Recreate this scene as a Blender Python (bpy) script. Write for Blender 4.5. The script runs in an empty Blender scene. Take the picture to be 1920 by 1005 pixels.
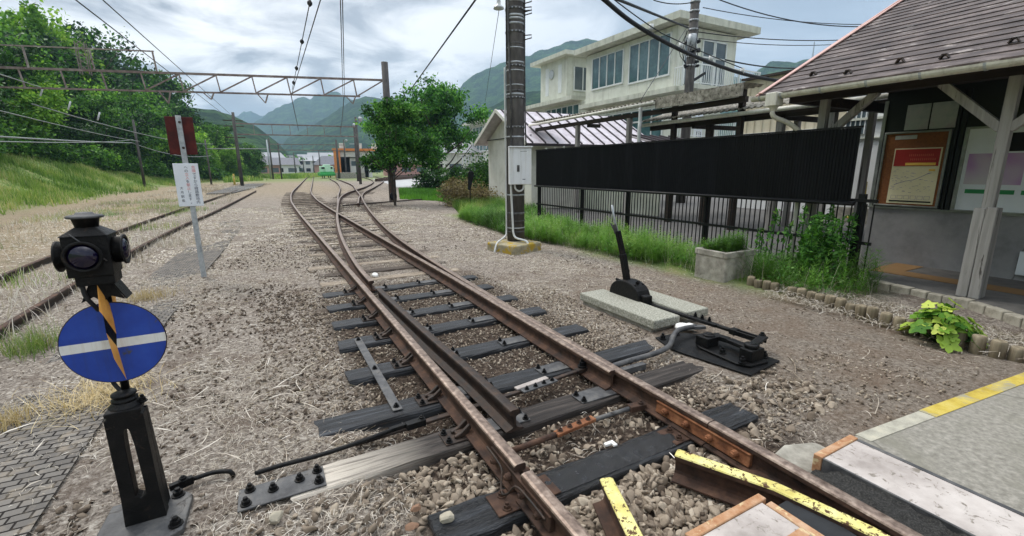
import bpy, math, random
import numpy as np
from mathutils import Vector, Matrix

random.seed(7)
RNG = np.random.default_rng(11)
SC = bpy.context.scene
COL = SC.collection

# ------------------------------------------------------------------ camera
# World frame: +Y runs along the near track, +X to the right of it, metres.
CAM_H, PITCH, YAW, ROLL, FPX = 1.55, math.radians(12.44), math.radians(28.4), math.radians(-0.4), 845.7
_fw = np.array([math.sin(YAW) * math.cos(PITCH), math.cos(YAW) * math.cos(PITCH), -math.sin(PITCH)])
_ri = np.array([math.cos(YAW), -math.sin(YAW), 0.0])
_up = np.cross(_ri, _fw)
_R = math.cos(ROLL) * _ri + math.sin(ROLL) * _up
_U = -math.sin(ROLL) * _ri + math.cos(ROLL) * _up
cam_data = bpy.data.cameras.new("camera")
cam = bpy.data.objects.new("camera", cam_data)
COL.objects.link(cam)
cam_data.sensor_width = 36.0
cam_data.lens = 36.0 * FPX / 1920.0
cam_data.clip_start = 0.05
cam_data.clip_end = 30000
cam.matrix_world = Matrix(((_R[0], _U[0], -_fw[0], 0), (_R[1], _U[1], -_fw[1], 0), (_R[2], _U[2], -_fw[2], CAM_H), (0, 0, 0, 1)))
SC.camera = cam


def ray(px, py):
    return _fw * FPX + _R * (px - 960.0) - _U * (py - 502.5)


def G(px, py, z=0.0):
    """photo pixel -> point of the horizontal plane at height z"""
    d = ray(px, py)
    t = (z - CAM_H) / d[2]
    return Vector((d[0] * t, d[1] * t, z))


def PX(px, py, c):
    d = ray(px, py)
    t = c / d[0]
    return Vector((c, d[1] * t, CAM_H + d[2] * t))


def PY(px, py, c):
    d = ray(px, py)
    t = c / d[1]
    return Vector((d[0] * t, c, CAM_H + d[2] * t))


def AT(px, py, dist):
    """photo pixel -> point at a horizontal distance from the camera foot"""
    d = ray(px, py)
    t = dist / math.hypot(d[0], d[1])
    return Vector((d[0] * t, d[1] * t, CAM_H + d[2] * t))


# ------------------------------------------------------------------ render and light
SC.view_settings.view_transform = 'Standard'
SC.view_settings.look = 'None'
SC.view_settings.exposure = EXPOSURE = 0.6
SC.view_settings.gamma = 1.0
SC.cycles.use_denoising = True
SC.cycles.max_bounces = 6
SC.cycles.diffuse_bounces = 3
SC.cycles.glossy_bounces = 3
SC.cycles.transparent_max_bounces = 12
SC.cycles.volume_bounces = 0
SC.cycles.use_adaptive_sampling = True

SUN_EL, SUN_AZ = math.radians(52), math.radians(-24)      # azimuth from +Y towards +X
sun_data = bpy.data.lights.new("sun", 'SUN')
sun = bpy.data.objects.new("sun", sun_data)
COL.objects.link(sun)
sun_data.energy = 1.5
sun_data.angle = math.radians(14)
sun_data.color = (1.0, 0.955, 0.89)
_sd = Vector((math.sin(SUN_AZ) * math.cos(SUN_EL), math.cos(SUN_AZ) * math.cos(SUN_EL), math.sin(SUN_EL)))
sun.rotation_euler = (-_sd).to_track_quat('-Z', 'Y').to_euler()
sun.location = _sd * 60


class NT:
    """tiny node-tree helper"""
    def __init__(s, tree):
        s.t = tree
        tree.nodes.clear()

    def n(s, typ, **kw):
        nd = s.t.nodes.new(typ)
        ins = kw.pop('ins', {})
        for k, v in kw.items():
            setattr(nd, k, v)
        for k, v in ins.items():
            if hasattr(v, 'is_output') or isinstance(v, bpy.types.NodeSocket):
                s.t.links.new(v, nd.inputs[k])
            else:
                nd.inputs[k].default_value = v
        return nd

    def math(s, op, a, b=0.0, clamp=False):
        m = s.n('ShaderNodeMath', operation=op, use_clamp=clamp)
        for i, v in enumerate((a, b)):
            if isinstance(v, bpy.types.NodeSocket):
                s.t.links.new(v, m.inputs[i])
            else:
                m.inputs[i].default_value = v
        return m.outputs[0]

    def mix(s, fac, a, b, blend='MIX'):
        m = s.n('ShaderNodeMix', data_type='RGBA', blend_type=blend, clamp_factor=True)
        for i, v in ((0, fac), (6, a), (7, b)):
            if isinstance(v, bpy.types.NodeSocket):
                s.t.links.new(v, m.inputs[i])
            else:
                m.inputs[i].default_value = (*v, 1) if i and len(v) == 3 else v
        return m.outputs[2]

    def ramp(s, fac, stops, interp='LINEAR'):
        r = s.n('ShaderNodeValToRGB')
        s.t.links.new(fac, r.inputs[0])
        cr = r.color_ramp
        cr.interpolation = interp
        while len(cr.elements) > 1:
            cr.elements.remove(cr.elements[-1])
        cr.elements[0].position = stops[0][0]
        cr.elements[0].color = col4(stops[0][1])
        for p, c in stops[1:]:
            e = cr.elements.new(p)
            e.color = col4(c)
        return r.outputs[0]

    def noise(s, vec, scale, detail=4, rough=0.6, dist=0.0, dim='3D'):
        n = s.n('ShaderNodeTexNoise', noise_dimensions=dim, ins={'Scale': scale, 'Detail': detail, 'Roughness': rough, 'Distortion': dist})
        if vec is not None:
            s.t.links.new(vec, n.inputs['Vector'])
        return n.outputs['Fac']


def col4(c):
    if isinstance(c, (int, float)):
        return (c, c, c, 1)
    return (c[0], c[1], c[2], 1)


def rgb(r, g, b):
    """sRGB 0-255 -> linear"""
    return tuple(((v / 255) / 12.92 if v / 255 <= 0.04045 else ((v / 255 + 0.055) / 1.055) ** 2.4) for v in (r, g, b))


world = bpy.data.worlds.new("World")
SC.world = world
world.use_nodes = True
w = NT(world.node_tree)
sky = w.n('ShaderNodeTexSky', sky_type='NISHITA', sun_disc=False, sun_elevation=SUN_EL, sun_rotation=SUN_AZ, air_density=1.0, dust_density=1.5)
tc = w.n('ShaderNodeTexCoord').outputs['Generated']
sep = w.n('ShaderNodeSeparateXYZ', ins={0: tc})
zz = w.math('MAXIMUM', sep.outputs[2], 0.0)
den = w.math('ADD', zz, 0.16)
cx_ = w.math('DIVIDE', sep.outputs[0], den)
cy_ = w.math('DIVIDE', sep.outputs[1], den)
cv = w.n('ShaderNodeCombineXYZ', ins={0: cx_, 1: cy_, 2: 0.0}).outputs[0]
cn = w.noise(cv, 1.5, 7, 0.58, 0.5)
cn2 = w.noise(w.n('ShaderNodeMapping', ins={0: cv, 1: (3.1, 7.7, 2.0)}).outputs[0], 0.36, 3, 0.5, 0.2)
cmix = w.math('ADD', w.math('MULTIPLY', cn, 0.6), w.math('MULTIPLY', cn2, 0.4))
cloud = w.ramp(cmix, [(0.41, (0.27, 0.29, 0.318)), (0.475, (0.38, 0.405, 0.435)), (0.525, (0.57, 0.595, 0.62)), (0.60, (0.93, 0.94, 0.95))])
# an overcast sky is brightest overhead
lift = w.math('ADD', 1.0, w.math('MULTIPLY', w.math('MAXIMUM', w.math('SUBTRACT', zz, 0.42), 0.0), 3.6))
# the thin, bright part of the overcast, low over the valley where the sun stands behind it
_br = ray(455, 95)
_br = _br / np.linalg.norm(_br)
dt = w.n('ShaderNodeVectorMath', operation='DOT_PRODUCT', ins={0: tc, 1: tuple(_br)}).outputs['Value']
glow = w.math('POWER', w.math('MAXIMUM', dt, 0.0), 20.0)
glow = w.math('MULTIPLY', glow, w.math('ADD', 0.05, w.math('MULTIPLY', w.math('MAXIMUM', w.math('SUBTRACT', cn, 0.4), 0.0), 6.0)), True)
cloud = w.mix(glow, cloud, (1.0, 0.99, 0.975))
# thinner, bluer overcast towards the right
_bl = ray(1750, 20)
_bl = _bl / np.linalg.norm(_bl)
db = w.n('ShaderNodeVectorMath', operation='DOT_PRODUCT', ins={0: tc, 1: tuple(_bl)}).outputs['Value']
blu = w.math('MULTIPLY', w.math('POWER', w.math('MAXIMUM', db, 0.0), 5.0), 0.75)
cloud = w.mix(blu, cloud, (0.36, 0.45, 0.56))
cloud = w.n('ShaderNodeVectorMath', operation='SCALE', ins={0: cloud, 3: lift}).outputs[0]
skyc = w.n('ShaderNodeVectorMath', operation='SCALE', ins={0: sky.outputs[0], 3: 0.10}).outputs[0]
skymix = w.mix(0.88, skyc, cloud)
bg = w.n('ShaderNodeBackground', ins={0: skymix, 1: 1.0})
w.n('ShaderNodeOutputWorld', ins={0: bg.outputs[0]})


# ------------------------------------------------------------------ mesh helpers
ORI = {}


def origin_of(o):
    return ORI.get(o.name, Vector((0, 0, 0)))


def tag(o, label=None, cat=None, group=None, kind=None):
    if label:
        o['label'] = label
    if cat:
        o['category'] = cat
    if group:
        o['group'] = group
    if kind:
        o['kind'] = kind
    return o


def thing(name, label, cat, loc=(0, 0, 0), group=None):
    o = bpy.data.objects.new(name, None)
    COL.objects.link(o)
    o.location = loc
    o.empty_display_size = 0.1
    ORI[o.name] = Vector(loc)
    return tag(o, label, cat, group)


class MB:
    """collects faces and links them as ONE mesh object"""
    def __init__(s):
        s.v, s.f, s.m, s.s = [], [], [], []

    def add(s, verts, faces, mi=0, smooth=False):
        b = len(s.v)
        s.v.extend([tuple(p) for p in verts])
        for f in faces:
            s.f.append(tuple(b + i for i in f))
            s.m.append(mi)
            s.s.append(smooth)
        return s

    def box(s, x0, x1, y0, y1, z0, z1, mi=0, rot=None, piv=None):
        P = [Vector((x, y, z)) for z in (z0, z1) for y in (y0, y1) for x in (x0, x1)]
        if rot is not None:
            c = Vector(piv) if piv is not None else Vector(((x0 + x1) / 2, (y0 + y1) / 2, (z0 + z1) / 2))
            P = [c + rot @ (p - c) for p in P]
        return s.add(P, [(0, 2, 3, 1), (4, 5, 7, 6), (0, 1, 5, 4), (2, 6, 7, 3), (0, 4, 6, 2), (1, 3, 7, 5)], mi)

    def bar(s, a, b, w, h, mi=0, upv=(0, 0, 1), taper=1.0):
        """box beam from a to b, w across, h in the up direction"""
        a, b = Vector(a), Vector(b)
        d = (b - a).normalized()
        u = Vector(upv)
        if abs(d.dot(u)) > 0.99:
            u = Vector((0, 1, 0))
        x = d.cross(u).normalized()
        u = x.cross(d).normalized()
        P = []
        for c, k in ((a, 1.0), (b, taper)):
            for sx, sz in ((-1, -1), (1, -1), (1, 1), (-1, 1)):
                P.append(c + x * (sx * w * k / 2) + u * (sz * h * k / 2))
        return s.add(P, [(3, 2, 1, 0), (4, 5, 6, 7), (0, 1, 5, 4), (1, 2, 6, 5), (2, 3, 7, 6), (3, 0, 4, 7)], mi)

    def tube(s, pts, r, n=8, mi=0, caps=True, smooth=True):
        pts = [Vector(p) for p in pts]
        rs = r if isinstance(r, (list, tuple)) else [r] * len(pts)
        t0 = (pts[1] - pts[0]).normalized()
        u = Vector((0, 0, 1)) if abs(t0.z) < 0.9 else Vector((1, 0, 0))
        u = (u - t0 * u.dot(t0)).normalized()
        V = []
        for i, p in enumerate(pts):
            a = pts[max(i - 1, 0)]
            b = pts[min(i + 1, len(pts) - 1)]
            t = (b - a).normalized()
            u = (u - t * u.dot(t)).normalized()
            v = t.cross(u)
            for k in range(n):
                an = 2 * math.pi * k / n
                V.append(p + (u * math.cos(an) + v * math.sin(an)) * rs[i])
        F = []
        for i in range(len(pts) - 1):
            for k in range(n):
                k2 = (k + 1) % n
                F.append((i * n + k, i * n + k2, (i + 1) * n + k2, (i + 1) * n + k))
        s.add(V, F, mi, smooth)
        if caps:
            b = len(s.v) - len(V)
            s.f.append(tuple(b + k for k in reversed(range(n))))
            s.f.append(tuple(b + (len(pts) - 1) * n + k for k in range(n)))
            s.m += [mi, mi]
            s.s += [False, False]
        return s

    def lathe(s, base, prof, n=16, axis=(0, 0, 1), mi=0, smooth=True):
        """prof: (radius, height) along axis"""
        ax = Vector(axis).normalized()
        u = Vector((1, 0, 0)) if abs(ax.x) < 0.9 else Vector((0, 1, 0))
        u = (u - ax * u.dot(ax)).normalized()
        v = ax.cross(u)
        base = Vector(base)
        V = []
        for r, h in prof:
            for k in range(n):
                an = 2 * math.pi * k / n
                V.append(base + ax * h + (u * math.cos(an) + v * math.sin(an)) * r)
        F = []
        for i in range(len(prof) - 1):
            for k in range(n):
                k2 = (k + 1) % n
                F.append((i * n + k, i * n + k2, (i + 1) * n + k2, (i + 1) * n + k))
        s.add(V, F, mi, smooth)
        b = len(s.v) - len(V)
        s.f.append(tuple(b + k for k in reversed(range(n))))
        s.f.append(tuple(b + (len(prof) - 1) * n + k for k in range(n)))
        s.m += [mi, mi]
        s.s += [False, False]
        return s

    def prism(s, poly, d, mi=0):
        """closed polygon of 3-D points extruded by vector d"""
        P = [Vector(p) for p in poly]
        d = Vector(d)
        n = len(P)
        V = P + [p + d for p in P]
        F = [tuple(reversed(range(n))), tuple(range(n, 2 * n))]
        for i in range(n):
            j = (i + 1) % n
            F.append((i, j, n + j, n + i))
        return s.add(V, F, mi)

    def sweep(s, path, z, prof, mi_of=None):
        """profile (across, up) swept along a horizontal path of (x, y)"""
        P = [Vector((p[0], p[1], 0)) for p in path]
        n = len(prof)
        V = []
        for i, p in enumerate(P):
            t = (P[min(i + 1, len(P) - 1)] - P[max(i - 1, 0)]).normalized()
            r = Vector((t.y, -t.x, 0))
            for a, h in prof:
                V.append((p.x + r.x * a, p.y + r.y * a, z + h))
        b = len(s.v)
        s.v.extend(V)
        for i in range(len(P) - 1):
            for k in range(n):
                k2 = (k + 1) % n
                s.f.append((b + i * n + k, b + (i + 1) * n + k, b + (i + 1) * n + k2, b + i * n + k2))
                s.m.append(mi_of(k) if mi_of else 0)
                s.s.append(False)
        s.f.append(tuple(b + k for k in range(n)))
        s.f.append(tuple(b + (len(P) - 1) * n + k for k in reversed(range(n))))
        s.m += [0, 0]
        s.s += [False, False]
        return s

    def bolt(s, p, r=0.014, h=0.03, axis=(0, 0, 1), mi=0):
        s.lathe(p, [(r * 1.9, 0), (r * 1.9, h * .18), (r * 1.15, h * .2)], 10, axis, mi, False)
        q = Vector(p) + Vector(axis).normalized() * h * .2
        s.lathe(q, [(r * 1.35, 0), (r * 1.35, h * .5), (r * .8, h * .52), (r * .75, h * .9)], 6, axis, mi, False)
        return s

    def build(s, name, mat, parent=None, loc=None, bevel=0, seg=1, label=None):
        me = bpy.data.meshes.new(name)
        o = bpy.data.objects.new(name, me)
        COL.objects.link(o)
        if parent is not None:
            org = origin_of(parent)
            o.parent = parent
        elif loc is not None:
            org = Vector(loc)
            o.location = org
        else:
            a = np.array(s.v)
            org = Vector(((a[:, 0].min() + a[:, 0].max()) / 2, (a[:, 1].min() + a[:, 1].max()) / 2, a[:, 2].min()))
            o.location = org
        ORI[o.name] = org
        V = (np.array(s.v) - np.array(org)).tolist()
        me.from_pydata(V, [], s.f)
        for m in (mat if isinstance(mat, (list, tuple)) else [mat]):
            me.materials.append(m)
        me.polygons.foreach_set('material_index', s.m)
        me.polygons.foreach_set('use_smooth', s.s)
        me.update()
        if bevel:
            b = o.modifiers.new('bevel', 'BEVEL')
            b.width = bevel
            b.segments = seg
            b.limit_method = 'ANGLE'
            b.angle_limit = math.radians(40)
        if label:
            o['label'] = label
        return o


BOLTS = {}


def bolts(par, pts, r, h, m, axis=(0, 0, 1), name='bolt'):
    """every bolt an object of its own, all sharing one mesh"""
    key = (r, h, m.name, tuple(axis))
    org = origin_of(par)
    for p in pts:
        if key not in BOLTS:
            b = MB()
            b.bolt((0, 0, 0), r, h, axis)
            o = b.build(name, m, loc=(0, 0, 0))
            BOLTS[key] = o.data
        else:
            o = bpy.data.objects.new(name, BOLTS[key])
            COL.objects.link(o)
        o.parent = par
        o.location = Vector(p) - org
        ORI[o.name] = Vector(p)


def np_mesh(name, V, F, mat, attrs=None, parent=None, smooth=False, loc=None):
    """fast mesh from arrays; F is (n,3) or (n,4)"""
    me = bpy.data.meshes.new(name)
    V = np.asarray(V, dtype=np.float32)
    F = np.asarray(F, dtype=np.int32)
    k = F.shape[1]
    me.vertices.add(len(V))
    me.vertices.foreach_set('co', V.ravel())
    me.loops.add(F.size)
    me.loops.foreach_set('vertex_index', F.ravel())
    me.polygons.add(len(F))
    me.polygons.foreach_set('loop_start', np.arange(0, F.size, k, dtype=np.int32))
    me.polygons.foreach_set('loop_total', np.full(len(F), k, dtype=np.int32))
    if smooth:
        me.polygons.foreach_set('use_smooth', np.ones(len(F), dtype=bool))
    for nm, arr in (attrs or {}).items():
        a = me.attributes.new(nm, 'FLOAT', 'POINT')
        a.data.foreach_set('value', np.asarray(arr, dtype=np.float32))
    me.update(calc_edges=True)
    for m in (mat if isinstance(mat, (list, tuple)) else [mat]):
        me.materials.append(m)
    o = bpy.data.objects.new(name, me)
    COL.objects.link(o)
    if parent is not None:
        o.parent = parent
    if loc is not None:
        o.location = loc
    ORI[o.name] = Vector(loc or (0, 0, 0))
    return o


def dup(root, loc=None, rot=None, label=None, group=None):
    """a thing with copies of its parts and sub-parts"""
    r = root.copy()
    COL.objects.link(r)
    if loc is not None:
        r.location = loc
    if rot is not None:
        r.rotation_euler = rot
    if label:
        r['label'] = label
    if group:
        r['group'] = group
    for ch in list(root.children):
        c = ch.copy()
        COL.objects.link(c)
        c.parent = r
        for g in list(ch.children):
            d = g.copy()
            COL.objects.link(d)
            d.parent = c
    return r


def _h(ix, iy, seed):
    n = (ix.astype(np.int64) * 374761393 + iy.astype(np.int64) * 668265263 + seed * 974711) & 0xffffffff
    n = ((n ^ (n >> 13)) * 1274126177) & 0xffffffff
    return ((n ^ (n >> 16)) & 0xffff) / 65535.0


def vnoise(x, y, seed=0):
    x, y = np.asarray(x, float), np.asarray(y, float)
    ix, iy = np.floor(x), np.floor(y)
    fx, fy = x - ix, y - iy
    fx, fy = fx * fx * (3 - 2 * fx), fy * fy * (3 - 2 * fy)
    a, b = _h(ix, iy, seed), _h(ix + 1, iy, seed)
    c, d = _h(ix, iy + 1, seed), _h(ix + 1, iy + 1, seed)
    return (a * (1 - fx) + b * fx) * (1 - fy) + (c * (1 - fx) + d * fx) * fy


def fbm(x, y, seed=0, octs=4):
    r, a, t = 0, 0.5, 0
    for i in range(octs):
        r = r + a * vnoise(x * 2 ** i, y * 2 ** i, seed + i)
        t += a
        a *= 0.5
    return r / t


def sst(a, b, x):
    t = np.clip((np.asarray(x, float) - a) / (b - a), 0, 1)
    return t * t * (3 - 2 * t)


def cat_rom(P, step):
    """smooth curve through 2-D or 3-D points, resampled"""
    P = [np.array(p, float) for p in P]
    Q = [2 * P[0] - P[1]] + P + [2 * P[-1] - P[-2]]
    out = []
    for i in range(1, len(Q) - 2):
        p0, p1, p2, p3 = Q[i - 1:i + 3]
        n = max(2, int(np.linalg.norm(p2 - p1) / step))
        for k in range(n):
            t = k / n
            out.append(0.5 * ((2 * p1) + (-p0 + p2) * t + (2 * p0 - 5 * p1 + 4 * p2 - p3) * t * t + (-p0 + 3 * p1 - 3 * p2 + p3) * t ** 3))
    out.append(P[-1])
    return [tuple(p) for p in out]
# ------------------------------------------------------------------ materials
def mat(name, cols, scale=6.0, rough=0.8, metal=0.0, bump=0.25, bscale=None, stretch=(1, 1, 1), detail=6, spec=0.35,
        attr=None, objrand=0.0, streak=None, patch=None, dist=0.01, lo=0.32, hi=0.68):
    m = bpy.data.materials.new(name)
    m.use_nodes = True
    t = NT(m.node_tree)
    co = t.n('ShaderNodeTexCoord').outputs['Object']
    if stretch != (1, 1, 1):
        co = t.n('ShaderNodeMapping', ins={0: co, 3: stretch}).outputs[0]
    n = t.noise(co, scale, detail, 0.65)
    stops = [(lo + (hi - lo) * i / max(1, len(cols) - 1), c) for i, c in enumerate(cols)]
    if attr:
        a = t.n('ShaderNodeAttribute', attribute_name=attr).outputs['Fac']
        fac = t.math('ADD', t.math('MULTIPLY', a, 0.85), t.math('MULTIPLY', n, 0.15))
        stops = [(i / max(1, len(cols) - 1), c) for i, c in enumerate(cols)]
        base = t.ramp(fac, stops)
    else:
        base = t.ramp(n, stops)
    if patch:      # (colour, scale, threshold, softness): worn or stained patches with a shape of their own
        pn = t.noise(co, patch[1], 5, 0.7, 0.6)
        pm = t.n('ShaderNodeMapRange', ins={0: pn, 1: patch[2], 2: patch[2] + patch[3], 3: 0.0, 4: 1.0}).outputs[0]
        base = t.mix(pm, base, patch[0])
    if streak:     # (colour, amount, scale): vertical rain streaks
        sm = t.n('ShaderNodeMapping', ins={0: t.n('ShaderNodeTexCoord').outputs['Object'], 3: (streak[2], streak[2], streak[2] * .06)}).outputs[0]
        sn = t.noise(sm, 1.0, 4, 0.7)
        sf = t.n('ShaderNodeMapRange', ins={0: sn, 1: 0.5, 2: 0.75, 3: 0.0, 4: streak[1]}).outputs[0]
        base = t.mix(sf, base, streak[0])
    if objrand:
        orr = t.n('ShaderNodeObjectInfo').outputs['Random']
        k = t.math('ADD', 1 - objrand, t.math('MULTIPLY', orr, 2 * objrand))
        base = t.n('ShaderNodeVectorMath', operation='SCALE', ins={0: base, 3: k}).outputs[0]
    rn = t.n('ShaderNodeMapRange', ins={0: n, 1: 0.3, 2: 0.7, 3: max(0.02, rough - 0.1), 4: min(1, rough + 0.1)}).outputs[0]
    p = t.n('ShaderNodeBsdfPrincipled', ins={'Base Color': base, 'Roughness': rn, 'Metallic': metal, 'Specular IOR Level': spec})
    if bump:
        bn = t.noise(co, bscale or scale * 3, 6, 0.7)
        b = t.n('ShaderNodeBump', ins={'Strength': bump, 'Distance': dist, 'Height': bn})
        t.t.links.new(b.outputs[0], p.inputs['Normal'])
    t.n('ShaderNodeOutputMaterial', ins={0: p.outputs[0]})
    return m


def leaf_mat(name, cols, trans=0.35):
    m = bpy.data.materials.new(name)
    m.use_nodes = True
    t = NT(m.node_tree)
    a = t.n('ShaderNodeAttribute', attribute_name='rnd').outputs['Fac']
    base = t.ramp(a, [(i / (len(cols) - 1), c) for i, c in enumerate(cols)])
    orr = t.n('ShaderNodeObjectInfo').outputs['Random']
    base = t.n('ShaderNodeVectorMath', operation='SCALE', ins={0: base, 3: t.math('ADD', 0.82, t.math('MULTIPLY', orr, 0.36))}).outputs[0]
    p = t.n('ShaderNodeBsdfPrincipled', ins={'Base Color': base, 'Roughness': 0.55, 'Specular IOR Level': 0.25})
    tr = t.n('ShaderNodeBsdfTranslucent', ins={0: t.mix(1.0, base, (1.0, 1.0, 0.55), 'MULTIPLY')})
    mx = t.n('ShaderNodeMixShader', ins={0: trans, 1: p.outputs[0], 2: tr.outputs[0]})
    t.n('ShaderNodeOutputMaterial', ins={0: mx.outputs[0]})
    return m


def wood_mat(name, cols, scale=1.0, axis=0, bump=0.6, rough=0.8, objrand=0.15, patch=None, spec=0.3):
    """long grain along an axis (0 x, 1 y, 2 z)"""
    st = [30 * scale] * 3
    st[axis] = 1.6 * scale
    return mat(name, cols, 1.0, rough, 0, bump, 2.2, tuple(st), 7, objrand=objrand, patch=patch, dist=0.012, lo=0.3, hi=0.7, spec=spec)


M = {}
M['rust'] = mat('rusty_rail_steel', [rgb(40, 29, 24), rgb(68, 49, 39), rgb(94, 70, 56)], 9, 0.85, 0.0, 0.35, 60, stretch=(1, 1, 1))
M['rust_head'] = mat('worn_rail_head', [rgb(92, 76, 66), rgb(132, 114, 102), rgb(168, 150, 136)], 26, 0.40, 0.5, 0.25, 160, spec=0.5)
M['rust_dark'] = mat('oily_dark_steel', [rgb(30, 25, 23), rgb(52, 42, 36), rgb(74, 58, 48)], 14, 0.6, 0.1, 0.3, 80)
M['rust_bright'] = mat('orange_rust', [rgb(84, 52, 34), rgb(126, 80, 52), rgb(152, 106, 74)], 12, 0.85, 0.0, 0.4, 70)
M['black_iron'] = mat('black_painted_iron', [rgb(10, 10, 11), rgb(18, 18, 19), rgb(30, 29, 28)], 12, 0.5, 0.1, 0.5, 60, patch=(rgb(50, 42, 36), 18, 0.60, 0.08), spec=0.22)
M['grey_steel'] = mat('grey_plate_steel', [rgb(58, 58, 60), rgb(84, 84, 85), rgb(108, 106, 103)], 10, 0.6, 0.2, 0.3, 90, patch=(rgb(40, 34, 30), 12, 0.6, 0.1))
M['galv'] = mat('galvanised_steel', [rgb(140, 146, 150), rgb(168, 173, 177), rgb(188, 191, 193)], 16, 0.5, 0.4, 0.1)
M['sleeper'] = wood_mat('creosoted_sleeper', [rgb(12, 12, 14), rgb(28, 29, 32), rgb(48, 50, 54), rgb(82, 85, 90)], 1.0, 0, 1.2, 0.55, spec=0.4, patch=(rgb(70, 60, 52), 1.6, 0.62, 0.08))
M['sleeper_grey'] = wood_mat('weathered_sleeper', [rgb(40, 34, 30), rgb(74, 64, 56), rgb(108, 98, 88)], 1.0, 0, 0.9, 0.85)
M['sleeper_pale'] = wood_mat('bleached_sleeper', [rgb(70, 62, 54), rgb(138, 124, 108), rgb(196, 186, 170)], 1.0, 0, 0.9, 0.85, 0.05)
M['sleeper_burnt'] = wood_mat('tarred_rotten_sleeper', [rgb(10, 10, 12), rgb(22, 23, 26), rgb(60, 64, 70)], 0.8, 0, 1.6, 0.32, 0.05, spec=0.6)
M['concrete'] = mat('weathered_concrete', [rgb(120, 116, 106), rgb(150, 146, 136), rgb(176, 172, 160)], 7, 0.9, 0, 0.35, 60, patch=(rgb(96, 92, 80), 5, 0.58, 0.12), spec=0.2)
M['concrete_pale'] = mat('aggregate_concrete', [rgb(112, 111, 100), rgb(150, 149, 137), rgb(190, 188, 176)], 60, 0.92, 0, 0.6, 90, spec=0.2)
M['concrete_grey'] = mat('worn_platform_concrete', [rgb(116, 112, 103), rgb(138, 134, 125), rgb(160, 155, 145)], 34.0, 0.9, 0, 0.5, 120, patch=(rgb(122, 119, 107), 2.0, 0.50, 0.25), spec=0.2, detail=9)
M['yellow_edge'] = mat('worn_yellow_line', [rgb(158, 136, 52), rgb(184, 162, 70), rgb(194, 178, 102)], 8, 0.85, 0, 0.3, 60, patch=(rgb(150, 144, 120), 6, 0.52, 0.10))
M['yellow_rail'] = mat('chipped_yellow_paint', [rgb(190, 176, 96), rgb(214, 203, 126), rgb(226, 218, 156)], 8, 0.6, 0, 0.3, 60, patch=(rgb(84, 58, 34), 34, 0.555, 0.02))
M['white_panel'] = mat('dirty_white_deck', [rgb(146, 137, 131), rgb(176, 167, 161), rgb(194, 186, 180)], 4, 0.7, 0, 0.2, 40, patch=(rgb(122, 114, 104), 19, 0.575, 0.07))
M['rust_frame'] = mat('rusty_white_frame', [rgb(150, 98, 62), rgb(172, 130, 96), rgb(192, 160, 132)], 14, 0.8, 0, 0.4, 60, patch=(rgb(200, 180, 140), 16, 0.6, 0.06))
M['rubber'] = mat('black_rubber', [rgb(30, 31, 33), rgb(44, 46, 49)], 20, 0.75, 0, 0.2)
M['tar'] = mat('glossy_black_tar', [rgb(8, 8, 9), rgb(18, 19, 21), rgb(34, 36, 40)], 16, 0.22, 0, 1.0, 40, spec=0.7, dist=0.02)
M['edge_concrete'] = mat('pale_edge_concrete', [rgb(140, 136, 124), rgb(166, 162, 148), rgb(184, 178, 160)], 12, 0.9, 0, 0.4, 90)
M['black_gravel'] = mat('dark_crushed_ash', [rgb(38, 37, 36), rgb(62, 61, 59), rgb(92, 90, 86)], 120, 0.95, 0, 1.0, 160, dist=0.02)
M['blue'] = mat('blue_enamel', [rgb(22, 52, 138), rgb(30, 66, 160), rgb(40, 80, 176)], 4, 0.42, 0, 0.06, 30, spec=0.5, patch=(rgb(66, 70, 86), 11, 0.62, 0.06), streak=(rgb(44, 58, 96), 0.5, 26))
M['white_enamel'] = mat('white_enamel', [rgb(206, 206, 200), rgb(226, 226, 222), rgb(236, 236, 233)], 6, 0.5, 0, 0.05, streak=(rgb(170, 150, 110), 0.5, 26))
M['orange'] = mat('faded_orange_enamel', [rgb(206, 142, 62), rgb(226, 164, 80), rgb(236, 182, 104)], 7, 0.55, 0, 0.1)
M['lens'] = mat('violet_lens_glass', [rgb(9, 6, 26), rgb(16, 10, 44)], 5, 0.06, 0, 0, spec=0.6)
M['sign_white'] = mat('white_sign_board', [rgb(214, 219, 226), rgb(226, 231, 237)], 3, 0.5, 0, 0.03)
M['sign_rust'] = mat('rusty_red_board', [rgb(58, 20, 20), rgb(78, 28, 26), rgb(96, 42, 36)], 8, 0.8, 0, 0.4)
M['ink'] = mat('navy_lettering', [rgb(44, 52, 74), rgb(60, 66, 88)], 4, 0.6, 0, 0)
M['ink_red'] = mat('faded_red_lettering', [rgb(204, 116, 118), rgb(218, 140, 140)], 4, 0.6, 0, 0)
M['black_panel'] = mat('black_ribbed_plastic', [rgb(6, 7, 11), rgb(11, 12, 17)], 8, 0.5, 0, 0.05, spec=0.2, objrand=0.3, streak=(rgb(30, 31, 35), 0.6, 6.0))
M['black_paint'] = mat('black_fence_paint', [rgb(10, 10, 12), rgb(18, 18, 20)], 10, 0.5, 0.1, 0.1)
M['pole_dark'] = mat('dark_concrete_pole', [rgb(58, 56, 55), rgb(80, 77, 75), rgb(104, 101, 98)], 5, 0.85, 0, 0.2, 40, stretch=(1, 1, .35))
M['pole_base'] = mat('concrete_with_moss', [rgb(126, 118, 96), rgb(150, 142, 118), rgb(168, 160, 140)], 8, 0.92, 0, 0.4, 50, patch=(rgb(168, 140, 44), 6, 0.5, 0.08))
M['white_pipe'] = mat('white_conduit', [rgb(192, 194, 194), rgb(212, 214, 213)], 5, 0.5, 0, 0.05, streak=(rgb(150, 140, 120), 0.5, 20))
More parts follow.
